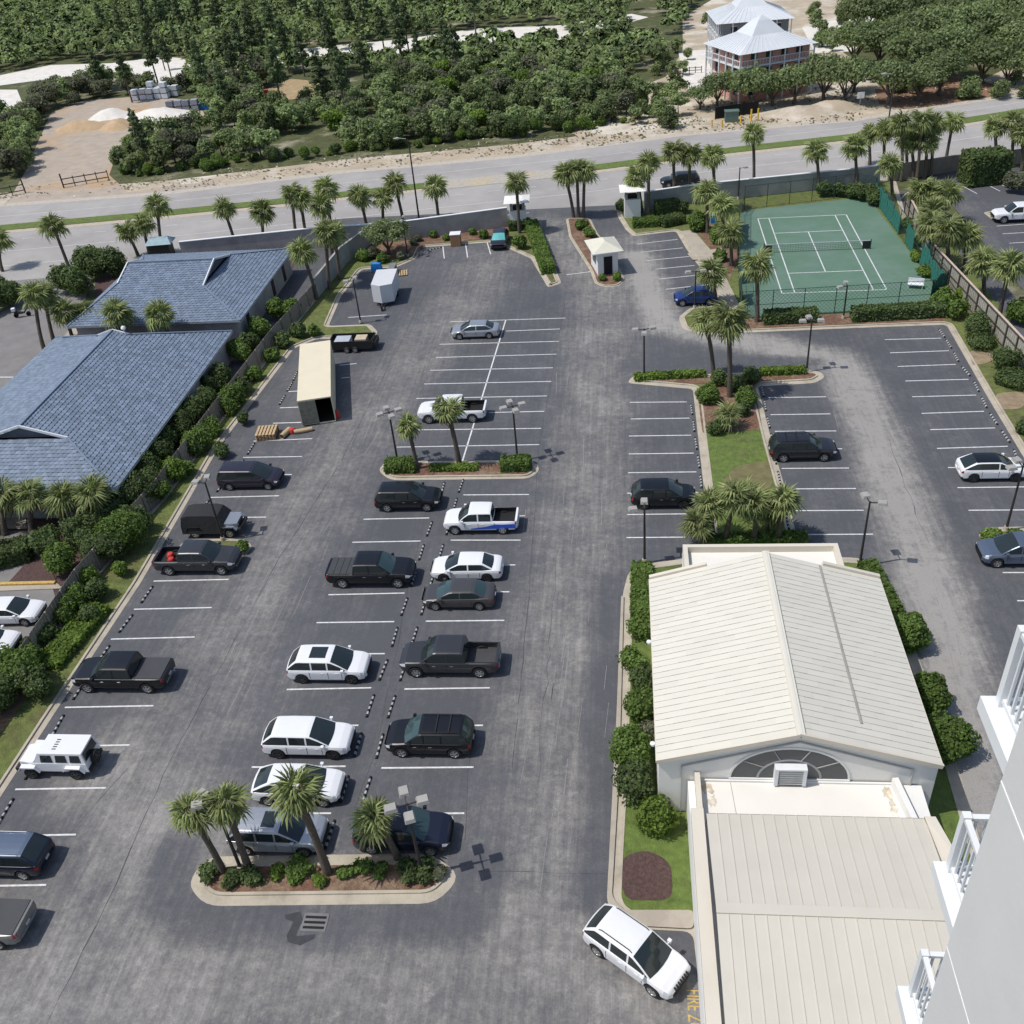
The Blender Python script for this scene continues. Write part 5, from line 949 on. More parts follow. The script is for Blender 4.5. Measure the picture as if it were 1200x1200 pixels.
# ------------------------------------------------------------------ lamps
def lamp(px, py, h, heads, label, rot=0., hs=.33):
    x, y = U(px, py); t = empty('parking_lamp', (x, y, .1), rot, label, 'lamp post')
    q = MB(); q.tube([(0, 0, 0), (0, 0, h)], [.10, .065], 8); q.build('pole', POLEM, t, 50)
    q = MB(); q.lathe([(.001, .3), (.17, .3), (.2, 0)], 10); q.build('pole_base', CONC, t, 40)
    for a in heads:
        a = math.radians(a); c, s = math.cos(a), math.sin(a); q = MB(); q.bar((0, 0, h-.1), (c*.6, s*.6, h-.05), .06); q.build('arm', POLEM, t)
        q = MB(); d = Vector((c, s, 0)); n = Vector((-s, c, 0)); o = Vector((0, 0, h)); V = [o+d*u+n*v+Vector((0, 0, z)) for z, k in ((-.14, 1), (.06, .8)) for u, v in ((.80-hs*k, -hs*k*.8), (.80+hs*k, -hs*k*.8), (.80+hs*k, hs*k*.8), (.80-hs*k, hs*k*.8))]
        q.add(V, [(3, 2, 1, 0), (4, 5, 6, 7), (0, 1, 5, 4), (1, 2, 6, 5), (2, 3, 7, 6), (3, 0, 4, 7)]); q.build('lamp_head', HEADM, t)
lamp(494.7, 1024, 5.7, (0, 90, 180, 270), 'four-headed lamp post at the right end of the bottom island', .35)
lamp(283, 1020, 5.8, (150, 200), 'twin-headed lamp post leaning out of the palms at the left of the bottom island')
lamp(606.6, 540, 5.3, (0, 90, 180, 270), 'four-headed lamp post at the right end of the middle island', .4)
lamp(466, 541, 4.9, (10, 100, 190, 280), 'four-headed lamp post at the left end of the middle island', .3)
lamp(754.8, 444, 5.1, (20, 180, 270), 'lamp post at the left end of the T-shaped island')
lamp(945, 436, 5.2, (0, 100, 180), 'lamp post at the right end of the T-shaped island')
lamp(755.3, 660, 4.9, (90, 190), 'twin-headed lamp post on the lawn corner left of the hall')
lamp(1007, 664, 5.5, (100, 350), 'twin-headed lamp post on the lawn corner right of the hall')
lamp(1178.6, 622, 5.5, (100, 190, 10), 'lamp post on the small island at the right edge')
lamp(262, 634, 5.5, (170, 100), 'lamp post beside the covered off-roader at the left kerb')
lamp(814, 362, 4.2, (190, 10), 'lamp post beside the bright blue hatchback')
lamp(423, 379, 5.0, (90, 190), 'slim lamp post on the grass peninsula by the cream container')
lamp(478, 301, 4.9, (90, 270), 'lamp post by the small tree near the garden wall', hs=.25)
lamp(988, 374, 3.6, (90, 200), 'court lamp behind the near fence of the tennis court', hs=.3)
lamp(865, 234, 4.2, (10,), 'court lamp at the far left corner of the tennis court', hs=.3)
def street(px, py, h, label, d=0):
    x, y = U(px, py); t = empty('street_lamp', (x, y, 0), d, label, 'street lamp'); q = MB(); q.tube([(0, 0, 0), (0, 0, h*.9), (-.3, 0, h)], [.13, .09, .07], 8); q.build('pole', POLEM if h > 9 else HEADM, t, 50)
    q = MB(); q.tube([(-.3, 0, h), (-1.3, 0, h+.12)], [.05, .05], 6); q.build('arm', HEADM, t); q = MB(); q.tube([(-1.1, 0, h+.1), (-1.5, 0, h+.12), (-2., 0, h+.1)], [.08, .2, .05], 8); q.build('lamp_head', HEADM, t, 50)
street(491, 256, 10.8, 'tall dark street lamp beside the garden wall left of the entry'); street(1038, 165, 9.5, 'grey street lamp standing by the far side of the road'); 
x, y = U(1007, 127); t = empty('road_sign', (x, y, 0), .1, 'small white road sign by the sandy bank', 'sign'); q = MB(); q.tube([(0, 0, 0), (0, 0, 2.2)], [.05]*2, 6); q.build('post', HEADM, t); q = MB(); q.box(-.6, .6, -.03, .03, 1.6, 2.6); q.build('panel', WTRIM, t)
x, y = U(193, 302); t = empty('bus_shelter', (x, y, 0), .1, 'dark kiosk with a pale blue roof under the roadside palms', 'kiosk'); q = MB(); q.box(-1.3, 1.3, -.9, .9, 0, 2.2); q.build('wall', TRIM, t); pyr(1.8, 1.3, 2.2, 2.9, 1.2, .1).build('roof', mat('pale_blue_roof', (.25, .36, .42), .6), t)
# letters on the pavement and the drain grate
cu = bpy.data.curves.new('loading_zone', 'FONT'); cu.body = 'FIRE ZONE'; cu.size = .95; cu.extrude = .0; o = bpy.data.objects.new('tmp', cu); COL.objects.link(o)
dg = bpy.context.evaluated_depsgraph_get(); me = bpy.data.meshes.new_from_object(o.evaluated_get(dg)); bpy.data.objects.remove(o); me.materials.clear(); me.materials.append(YLINE)
a = U(806, 1196); lt = ob('pavement_lettering', me, None, (a[0]+.02, U(806, 1183)[1]+.95, .008), -PI/2, kind='structure'); lt.scale = (.58, 1, 1)
t = empty('storm_drain', (*U(369, 1081), .006), 0, 'dark three-slot storm drain below the bottom island', 'storm drain'); q = MB(); q.box(-.65, .65, -.5, .5, 0, .02); q.build('frame', mat('iron', (.16, .16, .165), .7), t)
for i in range(3): q = MB(); q.box(-.55, .55, -.36+i*.28, -.22+i*.28, .021, .026); q.build('slot', DARK, t)
# ------------------------------------------------------------------ vegetation
def quads_mesh(name, C, Nn, size, r, mat_, asp=.62, core=None, extra=None):
    """leaf-sized diamond faces at points C with normals Nn"""
    n = len(C); a = rng.normal(size=(n, 3)); t = np.cross(Nn, a); t /= np.linalg.norm(t, axis=1)[:, None]+1e-9; b_ = np.cross(Nn, t)
    s = size[:, None] if hasattr(size, '__len__') else size
    V = np.stack([C-t*s, C-b_*s*asp, C+t*s, C+b_*s*asp], 1).reshape(-1, 3); Fq = np.arange(4*n).reshape(-1, 4)
    vs, fs, rr = V, Fq.tolist(), list(r)
    if core is not None: cv, cf = core; off = len(vs); vs = np.concatenate([vs, cv]); fs += [[i+off for i in f] for f in cf]; rr += [.3]*len(cf)  # opaque core toned darker than the leaves: inner shade put into its colour
    me = bpy.data.meshes.new(name); me.from_pydata(vs.tolist(), [], fs); me.materials.append(mat_)
    at = me.attributes.new('rnd', 'FLOAT', 'FACE'); at.data.foreach_set('value', np.array(rr, dtype=np.float32)); me.update(); return me
def unit(n): v = rng.normal(size=(n, 3)); return v/np.linalg.norm(v, axis=1)[:, None]
_ico = None
def ico():
    global _ico
    if _ico is None:
        import bmesh; bm = bmesh.new(); bmesh.ops.create_icosphere(bm, subdivisions=2, radius=1); _ico = (np.array([v.co[:] for v in bm.verts]), [[v.index for v in f.verts] for f in bm.faces]); bm.free()
    return _ico
def crown(name, mat_, n, lobes, leaf, hollow=.72, up=.25, zmin=None, core=.74, flat=1.):
    """lobes: (x,y,z,rx,ry,rz)"""
    L = np.array(lobes); vol = L[:, 3]*L[:, 4]+L[:, 3]*L[:, 5]; k = rng.choice(len(L), n, p=vol/vol.sum()); d = unit(n); rad = (hollow+(1.04-hollow)*rng.random(n)**.7)
    bump = 1+.10*np.sin(d[:, 0]*5+k)+.08*np.sin(d[:, 1]*7+k*2)+.06*np.sin(d[:, 2]*9)
    P = L[k, :3]+d*L[k, 3:]*(rad*bump)[:, None]; N_ = d+unit(n)*.85+np.array([0, 0, up]); N_ /= np.linalg.norm(N_, axis=1)[:, None]
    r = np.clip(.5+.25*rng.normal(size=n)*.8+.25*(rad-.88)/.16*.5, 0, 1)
    if zmin is not None: m_ = P[:, 2] > zmin; P, N_, r = P[m_], N_[m_], r[m_]
    cv, cf = ico(); CV, CF_ = [], []
    if core:
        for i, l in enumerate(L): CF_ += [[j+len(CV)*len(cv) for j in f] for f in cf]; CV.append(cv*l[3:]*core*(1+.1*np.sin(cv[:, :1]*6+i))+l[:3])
        CV = np.concatenate(CV)
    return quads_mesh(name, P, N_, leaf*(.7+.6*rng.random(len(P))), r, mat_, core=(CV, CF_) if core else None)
# palms ------------------------------------------------------------
def frond_mesh(seed, m, ln=1.0, nl=15, droop=.35):
    R_ = random.Random(seed); b = MB(); pl = .55*ln; b.add([(0, -.015, 0), (0, .015, 0), (pl, .012, .02), (pl, -.012, .02)], [(0, 1, 2, 3)], 0, .6)
    for i in range(nl):
        a = math.radians(-118+236*i/(nl-1)+R_.uniform(-4, 4)); l = ln*(.98-.22*abs(i/(nl-1)-.5)*2)*R_.uniform(.85, 1.08); c, s = math.cos(a), math.sin(a); w = .062*ln
        p0 = Vector((pl, 0, .02)); mid = p0+Vector((c*l*.55, s*l*.55, .05*math.cos(a*2)-.02)); e = p0+Vector((c*l*.95, s*l*.95, -droop*l*R_.uniform(.6, 1.2))); n = Vector((-s, c, 0))*w
        b.add([p0, mid+n+Vector((0, 0, -.03)), e, mid-n+Vector((0, 0, -.03)), mid+Vector((0, 0, .03))], [(0, 3, 4), (0, 4, 1), (1, 4, 2), (4, 3, 2)], 0, R_.uniform(.15, .95))
    return b.mesh('frond', m)
FR = [frond_mesh(i, PALM, 1., 13+i % 3, .25+.12*i) for i in range(4)]; FRD = [frond_mesh(9+i, PALMD, .85, 9, .9) for i in range(2)]
def frond_xf(i, n, R_):
    az = i*2.39996+R_.uniform(-.5, .5); f = (i+.5)/n; el = math.radians(82-128*f**.85+R_.uniform(-15, 15)); return az, el
def frond_mat(i, n, R_, s, top):
    az, el = frond_xf(i, n, R_)
    return Matrix.Translation(top) @ Matrix.Rotation(az, 4, 'Z') @ Matrix.Rotation(-el, 4, 'Y') @ Matrix.Rotation(R_.uniform(-.5, .5), 4, 'X') @ Matrix.Diagonal((s, s, s, 1))
CRM = []
for v in range(4):
    R_ = random.Random(40+v); vs, fs, rr = [], [], []
    for i in range(28):
        M4 = frond_mat(i, 28, R_, 1.0*R_.uniform(.85, 1.1), Vector((0, 0, 0))); me = FR[i % 4] if i < 24 else FRD[i % 2]; o = len(vs); vs += [tuple(M4 @ q.co) for q in me.vertices]; fs += [tuple(j+o for j in p.vertices) for p in me.polygons]; rr += [d.value for d in me.attributes['rnd'].data]
    b = MB(); b.v, b.f, b.r, b.m = vs, fs, rr, [0]*len(fs); CRM.append(b.mesh('crown', PALM))
npalm = 0
def palm(base, top, label, s=1.0, group=None, name='fan_palm', detail=None):
    global npalm
    npalm += 1; R_ = random.Random(npalm*7); bx, by = U(*base); h = min(np.arange(1.2, 11, .1), key=lambda hh: math.hypot(*(np.array(W(bx, by, hh))-np.array(top)))) if isinstance(top, tuple) else top
    tx, ty = U(top[0], top[1], h) if isinstance(top, tuple) else (bx+R_.uniform(-.3, .3), by)
    dx, dy = tx-bx, ty-by; dl = math.hypot(dx, dy); lim = .30*h
    if dl > lim: dx, dy = dx*lim/dl, dy*lim/dl
    t = empty(name, (bx, by, .08), 0, label, 'palm tree', group); k = ppm(bx, by); hs = h-.35*s
    q = MB(); n = 9; pts = [(dx*(i/n)**1.5, dy*(i/n)**1.5, hs*i/n) for i in range(n+1)]; q.tube(pts, [.24*s-.05*s*min(1, i/3) + (.07*s if i >= n-1 else 0) + .012*(i % 2) for i in range(n+1)], 9); q.build('trunk', BARK, t, 50)
    top_ = Vector((dx, dy, hs)); sc = s*R_.uniform(1.0, 1.12)
    if (k > 13.0 if detail is None else detail):
        if k > 18:
            for j in range(14): a = j*2.4; z = hs-.15-.09*j; b = MB(); b.bar((dx*.97+.14*math.cos(a), dy*.97+.14*math.sin(a), z), (dx*.97+.36*math.cos(a), dy*.97+.36*math.sin(a), z+.28), .06, .03); b.build('leaf_boot', BARK, t)
        nf = 27
        for i in range(nf):
            o = bpy.data.objects.new('frond', FR[i % 4] if i < nf-6 else FRD[i % 2]); COL.objects.link(o); o.parent = t; o.matrix_local = frond_mat(i, nf, R_, sc*1.06*R_.uniform(.8, 1.15), top_)
    else:
        o = ob('crown', CRM[npalm % 4], t, top_, R_.uniform(0, 6.28)); o.scale = (sc*1.3,)*3
    return t
palm((262, 1022), (222, 950), 'leaning palm at the left end of the bottom island', .85); palm((292, 1018), (264, 940), 'thick palm with old leaf stubs, second from the left on the bottom island', .92)
palm((385, 1024), (346, 925), 'big fan palm in the middle of the bottom island', 1.05); palm((466, 1006), (439, 958), 'stout low palm beside the four-headed lamp on the bottom island', .92)
palm((489, 550), (478, 498), 'shorter palm at the left of the middle island', .85); palm((538, 543), (524, 478), 'taller palm in the centre of the middle island', 1.0)
palm((836, 442), (827, 374), 'left one of the tall palm pair on the T-shaped island', .95); palm((855, 466), (854, 374), 'right one of the tall palm pair on the T-shaped island', 1.08)
for (bp_, tp, lb) in [((835, 632), (832, 590), 'leftmost of the palms standing directly behind the hall'), ((850, 636), (862, 580), 'palm with dark trunk behind the hall, second from the left'), ((884, 636), (885, 590), 'palm with pale trunk in the middle of the row behind the hall'), ((912, 634), (918, 584), 'rightmost of the palms standing directly behind the hall'), ((868, 600), (874, 578), 'farthest palm of the group behind the hall'), ((826, 640), (818, 612), 'low palm at the left end of the group behind the hall'), ((900, 622), (903, 596), 'short palm between the two right ones behind the hall')]: palm(bp_, tp, lb, .95)
palm((887, 378), (887, 310), 'tall palm at the near left corner of the tennis court', 1.1); palm((838, 357), (835, 318), 'palm beside the bright blue hatchback', 1.0)
for (bp_, tp, lb) in [((672, 255), (662, 203), 'left one of the three slim palms by the guard house'), ((678, 255), (676, 198), 'middle one of the three slim palms by the guard house'), ((684, 255), (685, 200), 'right one of the three slim palms by the guard house'),
    ((752, 250), (746, 206), 'shorter palm in front of the right entrance pier'), ((760, 254), (760, 190), 'taller palm in front of the right entrance pier'), ((790, 240), (789, 176), 'palm in front of the passing black SUV'), ((808, 238), (808, 180), 'second palm in front of the passing black SUV'),
    ((838, 250), (835, 182), 'tall palm left of the tennis court corner'), ((829, 274), (828, 224), 'palm by the blue box left of the court'), ((848, 292), (846, 240), 'palm on the mulch left of the court'), ((857, 312), (856, 272), 'palm next to the left court fence'), ((883, 226), (883, 156), 'lone palm between the road and the court wall'),
    ((959, 228), (957, 176), 'palm behind the far court wall, left of two'), ((1003, 222), (1002, 170), 'palm behind the far court wall, right of two'), ((609, 274), (605, 213), 'slim palm in front of the left entrance pier'), ((514, 258), (510, 218), 'palm standing alone behind the garden wall right of the street lamp'),
    ((473, 262), (462, 214), 'palm behind the garden wall left of the street lamp'), ((450, 268), (448, 230), 'short palm above the small tree at the garden wall'), ((431, 272), (422, 230), 'palm over the corner of the garden wall'),
    ((277, 290), (262, 243), 'leaning palm behind the smaller blue roof'), ((310, 290), (307, 247), 'upright palm behind the smaller blue roof'), ((349, 290), (342, 226), 'left palm of the tall pair at the wall'), ((361, 290), (352, 232), 'right palm of the tall pair at the wall'),
    ((392, 292), (382, 220), 'tall palm behind the stepped wall'), ((390, 300), (376, 240), 'dense palm behind the stepped wall'), ((387, 340), (382, 272), 'palm with slender trunk on the strip left of the trailer'), ((399, 328), (392, 272), 'rightmost palm on the strip left of the trailer'), ((372, 352), (354, 294), 'leaning palm at the end of the grey wall'),
    ((81, 314), (62, 264), 'leaning palm at the corner of the side street'), ((3, 318), (2, 278), 'palm cut by the left edge near the road'), ((162, 300), (148, 270), 'left palm of the roadside trio'), ((176, 300), (167, 262), 'middle palm of the roadside trio'), ((192, 300), (184, 240), 'tallest palm of the roadside trio'),
    ((52, 410), (40, 345), 'thin palm on the side street walk'), ((64, 402), (52, 345), 'thicker palm on the side street walk'), ((88, 405), (76, 365), 'palm left of the ridge of the larger blue roof'), ((106, 400), (100, 366), 'palm beside the roof vent'), (W(-54.8, 92.3), (136, 366), 'palm in the gap between the blue roofs, left'), (W(-48.6, 92.3), (186, 368), 'palm in the gap between the blue roofs, right'),
    ((1019, 195), (1018, 156), 'leftmost palm of the roadside clump'), ((1170, 374), (1183, 310), 'palm rising at the right over the board fence'), ((1152, 350), (1152, 306), 'bushy palm beyond the board fence'), ((1166, 196), (1166, 148), 'palm behind the big dark hedge'), ((1184, 196), (1188, 142), 'taller palm right of the big dark hedge'), ((1197, 200), (1198, 156), 'palm at the right edge by the road'), ((1045, 236), (1043, 192), 'palm with pale bare trunk at the far right court corner'), ((1108, 190), (1117, 142), 'leaning palm at the right of the roadside clump')]:
    palm(bp_, tp, lb, 1.05)
for bp_, tp in [((1035, 198), (1036, 152)), ((1056, 212), (1056, 143)), ((1070, 210), (1068, 165)), ((1074, 212), (1080, 140)), ((1083, 210), (1087, 165)), ((1090, 208), (1094, 145)), ((1062, 200), (1062, 160))]: palm(bp_, tp, 'palm inside the dense roadside clump right of the tennis court', 1.05, 'palms of the dense roadside clump')
for bp_, tp in [((1083, 258), (1076, 222)), ((1093, 258), (1093, 224)), ((1108, 262), (1110, 226)), ((1094, 310), (1093, 262)), ((1110, 322), (1110, 268)), ((1130, 318), (1132, 276)), ((1098, 290), (1085, 246))]: palm(bp_, tp, 'bushy palm in the row along the far end of the board fence', 1.1, 'palms along the far end of the board fence')
for xm_, tp in [(-53.5, (16, 566)), (-50.8, (50, 556)), (-48.4, (82, 558)), (-45.6, (118, 562)), (-43.2, (146, 560)), (-50.5, (60, 600)), (-55.5, (-6, 566)), (-53, (30, 604))]: palm(W(xm_, 59.6 if tp[1] < 580 else 55.5), tp, 'fan palm in the thick row below the larger blue roof', 1.2, 'palms below the larger blue roof')
palm((852, 502), (852, 486), 'low trunkless palm on the mulch of the T-shaped island', .9)
# shrubs -----------------------------------------------------------
BM = {}
def bush(px, py, r, label, m=LSHRUB, h=None, group=None, name='shrub', n=None, cat='shrub', lob=1):
    h = h or r*1.7; x, y = U(px, py, h*.5); key = (m.name, round(r, 1), round(h, 1), lob)
    if key not in BM or True:
        lobes = [(0, 0, h*.5, r, r*.95, h*.52)] if lob == 1 else [(random.uniform(-.45, .45)*r, random.uniform(-.45, .45)*r, h*random.uniform(.42, .62), r*random.uniform(.5, .72), r*random.uniform(.5, .72), h*random.uniform(.3, .42)) for _ in range(5)]
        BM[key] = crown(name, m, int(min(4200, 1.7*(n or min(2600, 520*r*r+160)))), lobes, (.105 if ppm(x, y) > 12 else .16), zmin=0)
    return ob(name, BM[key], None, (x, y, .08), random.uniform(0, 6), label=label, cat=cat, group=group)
def hedge(a, c, w, h, label, m=LSHRUB, group=None, leaf=.14):
    A, B_ = U(*a), U(*c); L_ = math.dist(A, B_); n = int(min(5000, (L_*w+2*L_*h+2*w*h)*85*(.14/leaf)**2)); P, N_ = [], []
    ar = np.array([L_*w, L_*h, L_*h, w*h, w*h]); k = rng.choice(5, n, p=ar/ar.sum()); u = rng.random(n)-.5; v = rng.random(n)-.5; j = rng.normal(size=n)*.05
    for i in range(n):
        if k[i] == 0: P.append((u[i]*L_, v[i]*w, h+j[i]+.05*math.sin(u[i]*L_*3))); N_.append((0, 0, 1))
        elif k[i] in (1, 2): s = 1 if k[i] == 1 else -1; P.append((u[i]*L_, s*(w/2+j[i]), (v[i]+.5)*h)); N_.append((0, s, .4))
        else: s = 1 if k[i] == 3 else -1; P.append((s*(L_/2+j[i]), u[i]*w, (v[i]+.5)*h)); N_.append((s, 0, .4))
    P = np.array(P); N_ = np.array(N_, float)+unit(n)*.8; N_ /= np.linalg.norm(N_, axis=1)[:, None]; e = .93
    cv = np.array([(x*L_/2*e, y*w/2*e, z*h*.94) for z in (0, 1) for x, y in ((-1, -1), (1, -1), (1, 1), (-1, 1))]); cf = [[4, 5, 6, 7], [0, 1, 5, 4], [1, 2, 6, 5], [2, 3, 7, 6], [3, 0, 4, 7]]
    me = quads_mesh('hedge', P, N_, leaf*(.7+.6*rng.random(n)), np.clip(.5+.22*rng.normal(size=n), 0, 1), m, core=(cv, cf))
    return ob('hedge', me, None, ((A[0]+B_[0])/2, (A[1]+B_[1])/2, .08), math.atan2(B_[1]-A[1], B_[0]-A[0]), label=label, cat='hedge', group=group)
bush(1064, 742, 1.32, 'farthest of the three round bushes right of the hall', n=2600); bush(1087, 813, 1.22, 'middle of the three round bushes right of the hall', n=2400); bush(1109, 866, 1.42, 'nearest of the three round bushes right of the hall', n=2800)
bush(742, 880, 1.45, 'dense round shrub at the left kerb beside the hall', n=2200, lob=2); bush(748, 918, 1.35, 'dark shrub below the dense round one left of the hall', LDARK, lob=2); bush(770, 957, 1.1, 'light green round shrub at the front left corner of the hall', LLIME); bush(748, 828, 1.25, 'shrub halfway along the left side of the hall', lob=2); bush(742, 778, 1.15, 'open shrub with pale stem left of the hall', lob=2); bush(754, 795, .95, 'small dark shrub against the left wall of the hall', LDARK); bush(750, 738, 1.0, 'dark shrub near the far left corner of the hall', lob=2); bush(760, 858, .7, 'small brownish shrub against the left wall of the hall', LGREY)
hedge((752, 664), (752, 728), 1.4, .45, 'low ground hedge beside the far left wall of the hall', LSHRUB); hedge((1015, 664), (1046, 722), 1.2, .6, 'low hedge beside the far right wall of the hall', LSHRUB)
bush(830, 462, 1.0, 'round clipped shrub left of the palms on the T-shaped island', n=1400); bush(874, 466, .95, 'round clipped shrub right of the palms on the T-shaped island', n=1400)
for i, (x, y, r, m) in enumerate([(842, 443, .8, LDARK), (862, 450, .9, LDARK), (880, 441, .9, LDARK), (838, 502, .7, LDARK), (870, 480, .7, LDARK)]): bush(x, y, r, ['dark shrub between the two tall palms and the left hedge row', 'dark shrub between the trunks of the tall palm pair', 'dark shrub at the start of the right hedge row', 'small dark shrub beside the low trunkless palm', 'small dark shrub on the mulch right of the tall palms'][i], m)
hedge((744, 445.5), (826, 441.5), .8, .55, 'yellow-green hedge row on the left arm of the T-shaped island', LLIME); hedge((890, 440), (943, 437.5), .8, .6, 'yellow-green hedge row on the right arm of the T-shaped island', LLIME)
hedge((828, 637), (945, 633), 1., .5, 'low hedge at the back of the hall', LSHRUB)
hedge((453, 551), (488, 550), 1.5, .8, 'clipped hedge block at the left end of the middle island'); hedge((588, 549), (622, 548), 1.5, .8, 'clipped hedge block at the right end of the middle island'); hedge((505, 551), (560, 550), .8, .35, 'low lime planting in the centre of the middle island', LLIME)
for i, (x, y, r, m, lb) in enumerate([(247, 1022, .75, LDARK, 'leftmost dark shrub on the bottom island'), (270, 1028, .7, LDARK, 'dark shrub between the two left palms of the bottom island'), (295, 1028, .75, LDARK, 'dark shrub right of the thick palm on the bottom island'), (325, 1022, .55, LLIME, 'small light plant left of the big fan palm'), (352, 1014, .85, LSHRUB, 'shrub at the foot of the big fan palm'), (345, 1030, .5, LSHRUB, 'small plant in front of the big fan palm'), (375, 1030, .55, LLIME, 'light plant right of the big fan palm foot'), (405, 1022, .6, LSHRUB, 'small shrub in the middle right of the bottom island'), (425, 1016, .6, LSHRUB, 'shrub left of the stout low palm'), (445, 1022, .6, LSHRUB, 'shrub below the stout low palm'), (478, 1020, .85, LDARK, 'dark shrub at the lamp foot on the bottom island'), (500, 1020, .85, LDARK, 'dark shrub at the right tip of the bottom island'), (515, 1022, .6, LGREY, 'brownish shrub beside the right kerb of the bottom island')]): bush(x, y, r*.86, lb, m, r*.9, lob=2)
bush(284, 641, .5, 'small shrub on the kerbed peninsula', LSHRUB); bush(1163, 629, .75, 'shrub on the small island at the right edge', LLIME, 1.0); bush(1190, 627, .55, 'low shrub beside the lamp on the island at the right edge', LSHRUB, .6)
hedge((623, 268), (643, 322), 1.6, 1.1, 'long clipped hedge beside the entry lane', LSHRUB); hedge((597, 270), (622, 268), 1.5, 1.2, 'dark clipped hedge below the left entrance pier', LDARK); bush(611, 284, 1.1, 'bush beside the dark minivan', LSHRUB, lob=2)
hedge((742, 266), (772, 264), 1.8, .9, 'clipped hedge under the right entrance pier', LSHRUB); hedge((775, 266), (800, 261), 1.8, 1.1, 'dark hedge right of the one under the pier', LDARK); hedge((768, 252), (795, 249), 1.4, 1.7, 'tall hedge in front of the grey court wall', LDARK); bush(728, 241, .8, 'dark bush left of the right entrance pier', LDARK); bush(801, 243, 1., 'bush with pale stems before the court wall', LDARK, lob=2)
bush(818, 260, 1.3, 'round bush left of the blue box', LSHRUB); bush(842, 275, 1.2, 'round bush right of the blue box', LSHRUB); bush(844, 300, .8, 'small bush by the short walkway', LSHRUB); x, y = U(836, 262); q = MB(); q.box(-.35, .35, -.3, .3, .1, 1.1); q.box(-.4, .4, -.35, .35, 1.1, 1.15); q.build('blue_box', BLUET, loc=(x, y, 0), label='bright blue recycling box among the bushes left of the court', cat='box')
bush(681, 264, 1.0, 'bush behind the guard house, left', LSHRUB, 1.2, lob=2); bush(693, 272, .9, 'bush behind the guard house, right', LSHRUB, 1.2, lob=2); bush(723, 325, .5, 'small round shrub at the right foot of the guard house', LLIME); bush(706, 326, .4, 'tiny shrub before the guard house wall', LSHRUB)
hedge((895, 379), (957, 376), 1.4, 1.2, 'dark clipped hedge before the court fence, left', LDARK); hedge((998, 376), (1108, 370), 1.4, 1.3, 'long dark clipped hedge before the court fence, right', LDARK)
bush(1108, 352, 1.3, 'bush at the near right corner of the court', LSHRUB, lob=2); bush(1122, 362, 1.2, 'bush between the court corner and the board fence', LSHRUB, lob=2); bush(1130, 344, .8, 'low lime shrub near the court corner', LLIME)
bush(1147, 380, 1.5, 'round dark tree shrub on the right lawn, far one', LDARK, 2.6, lob=2); bush(1150, 400, 1.35, 'low clipped dark shrub under the round one on the right lawn', LDARK, 1.2); bush(1181, 422, 1.4, 'dark shrub with a lime top on the right lawn', LDARK, lob=2); bush(1186, 443, 1.5, 'flat dark shrub on the right lawn', LDARK, 1.2); bush(1198, 366, 1.5, 'bush over the board fence at the right edge', LSHRUB, lob=2); bush(1202, 500, .8, 'dark bush at the right edge of the lawn', LDARK)
hedge((1128, 216), (1173, 211), 3.6, 3.9, 'big dark block hedge by the neighbouring lot', LDARK, leaf=.22); bush(1192, 214, 1.6, 'pale bush right of the big dark hedge', LGREY, lob=2)
for i, (x, y, r) in enumerate([(968, 222, 1.2), (982, 222, 1.1), (1000, 224, 1.3), (1014, 226, 1.4), (1026, 230, 1.3)]): bush(x, y, r, 'bush in the row along the far fence of the court', LDARK, group='bushes along the far court fence', lob=2)
for i, (x, y) in enumerate([(1066, 262), (1072, 282), (1078, 300), (1088, 318)]): bush(x, y, 1.1, 'lime bush in the strip between the court and the board fence', LLIME, 1.1, group='lime bushes between court and fence', lob=2)
for x, y, r, lb in [(508, 275, .55, 'small dark shrub against the garden wall, left'), (523, 279, .45, 'small dark shrub left of the wooden cabinet'), (554, 272, .5, 'dry shrub right of the wooden cabinet'), (567, 275, .65, 'green shrub beside the dark minivan at the wall')]: bush(x, y, r, lb, LSHRUB)
for x, y, r, m in [(425, 300, .8, LSHRUB), (438, 297, .8, LGREY), (470, 300, .6, LGREY), (448, 303, .7, LSHRUB), (484, 284, .5, LGREY), (490, 280, .5, LGREY)]: bush(x, y, r, 'dry shrub on the mulch corner under the small tree', m, group='dry shrubs on the wall corner bed')
# left strip shrubbery
LS = [(345, 362, 1.6, LSHRUB), (322, 362, 1.7, LSHRUB), (306, 384, 1.6, LSHRUB), (283, 411, 1.6, LSHRUB), (276, 466, 1.8, LSHRUB), (234, 514, 1.8, LSHRUB), (207, 549, 1.5, LLIME), (146, 628, 2.4, LSHRUB), (72, 656, 1.7, LSHRUB), (104, 674, 1.1, LLIME), (93, 704, 1.3, LSHRUB), (22, 782, 2.0, LSHRUB), (144, 668, .9, LLIME), (288, 490, .9, LDARK), (262, 527, 1.0, LDARK), (335, 398, 1.0, LDARK), (352, 388, 1.1, LDARK), (371, 388, .9, LSHRUB)]
LN = ['bush nearest the cream container along the left strip', 'broad bush behind the container, left one', 'bush before the corner of the smaller blue roof', 'bush beside the eave of the larger blue roof', 'round bush below the dry patch of the left strip', 'round bush above the plum minivan', 'lime bush left of the plum minivan', 'large dense tree shrub left of the grey pickup', 'large-leaved shrub beside the left neighbour walk', 'lime shrub on the left strip near the yellow kerb', 'round shrub at the fence above the white sedans', 'large shrub at the left edge above the white off-roader', 'small lime shrub at the left kerb above the black pickup', 'small dark shrub near the pallets', 'dark shrub behind the plum minivan', 'dark shrub at the bend of the left strip', 'dark shrub behind the utility trailer', 'shrub on the grass peninsula end']
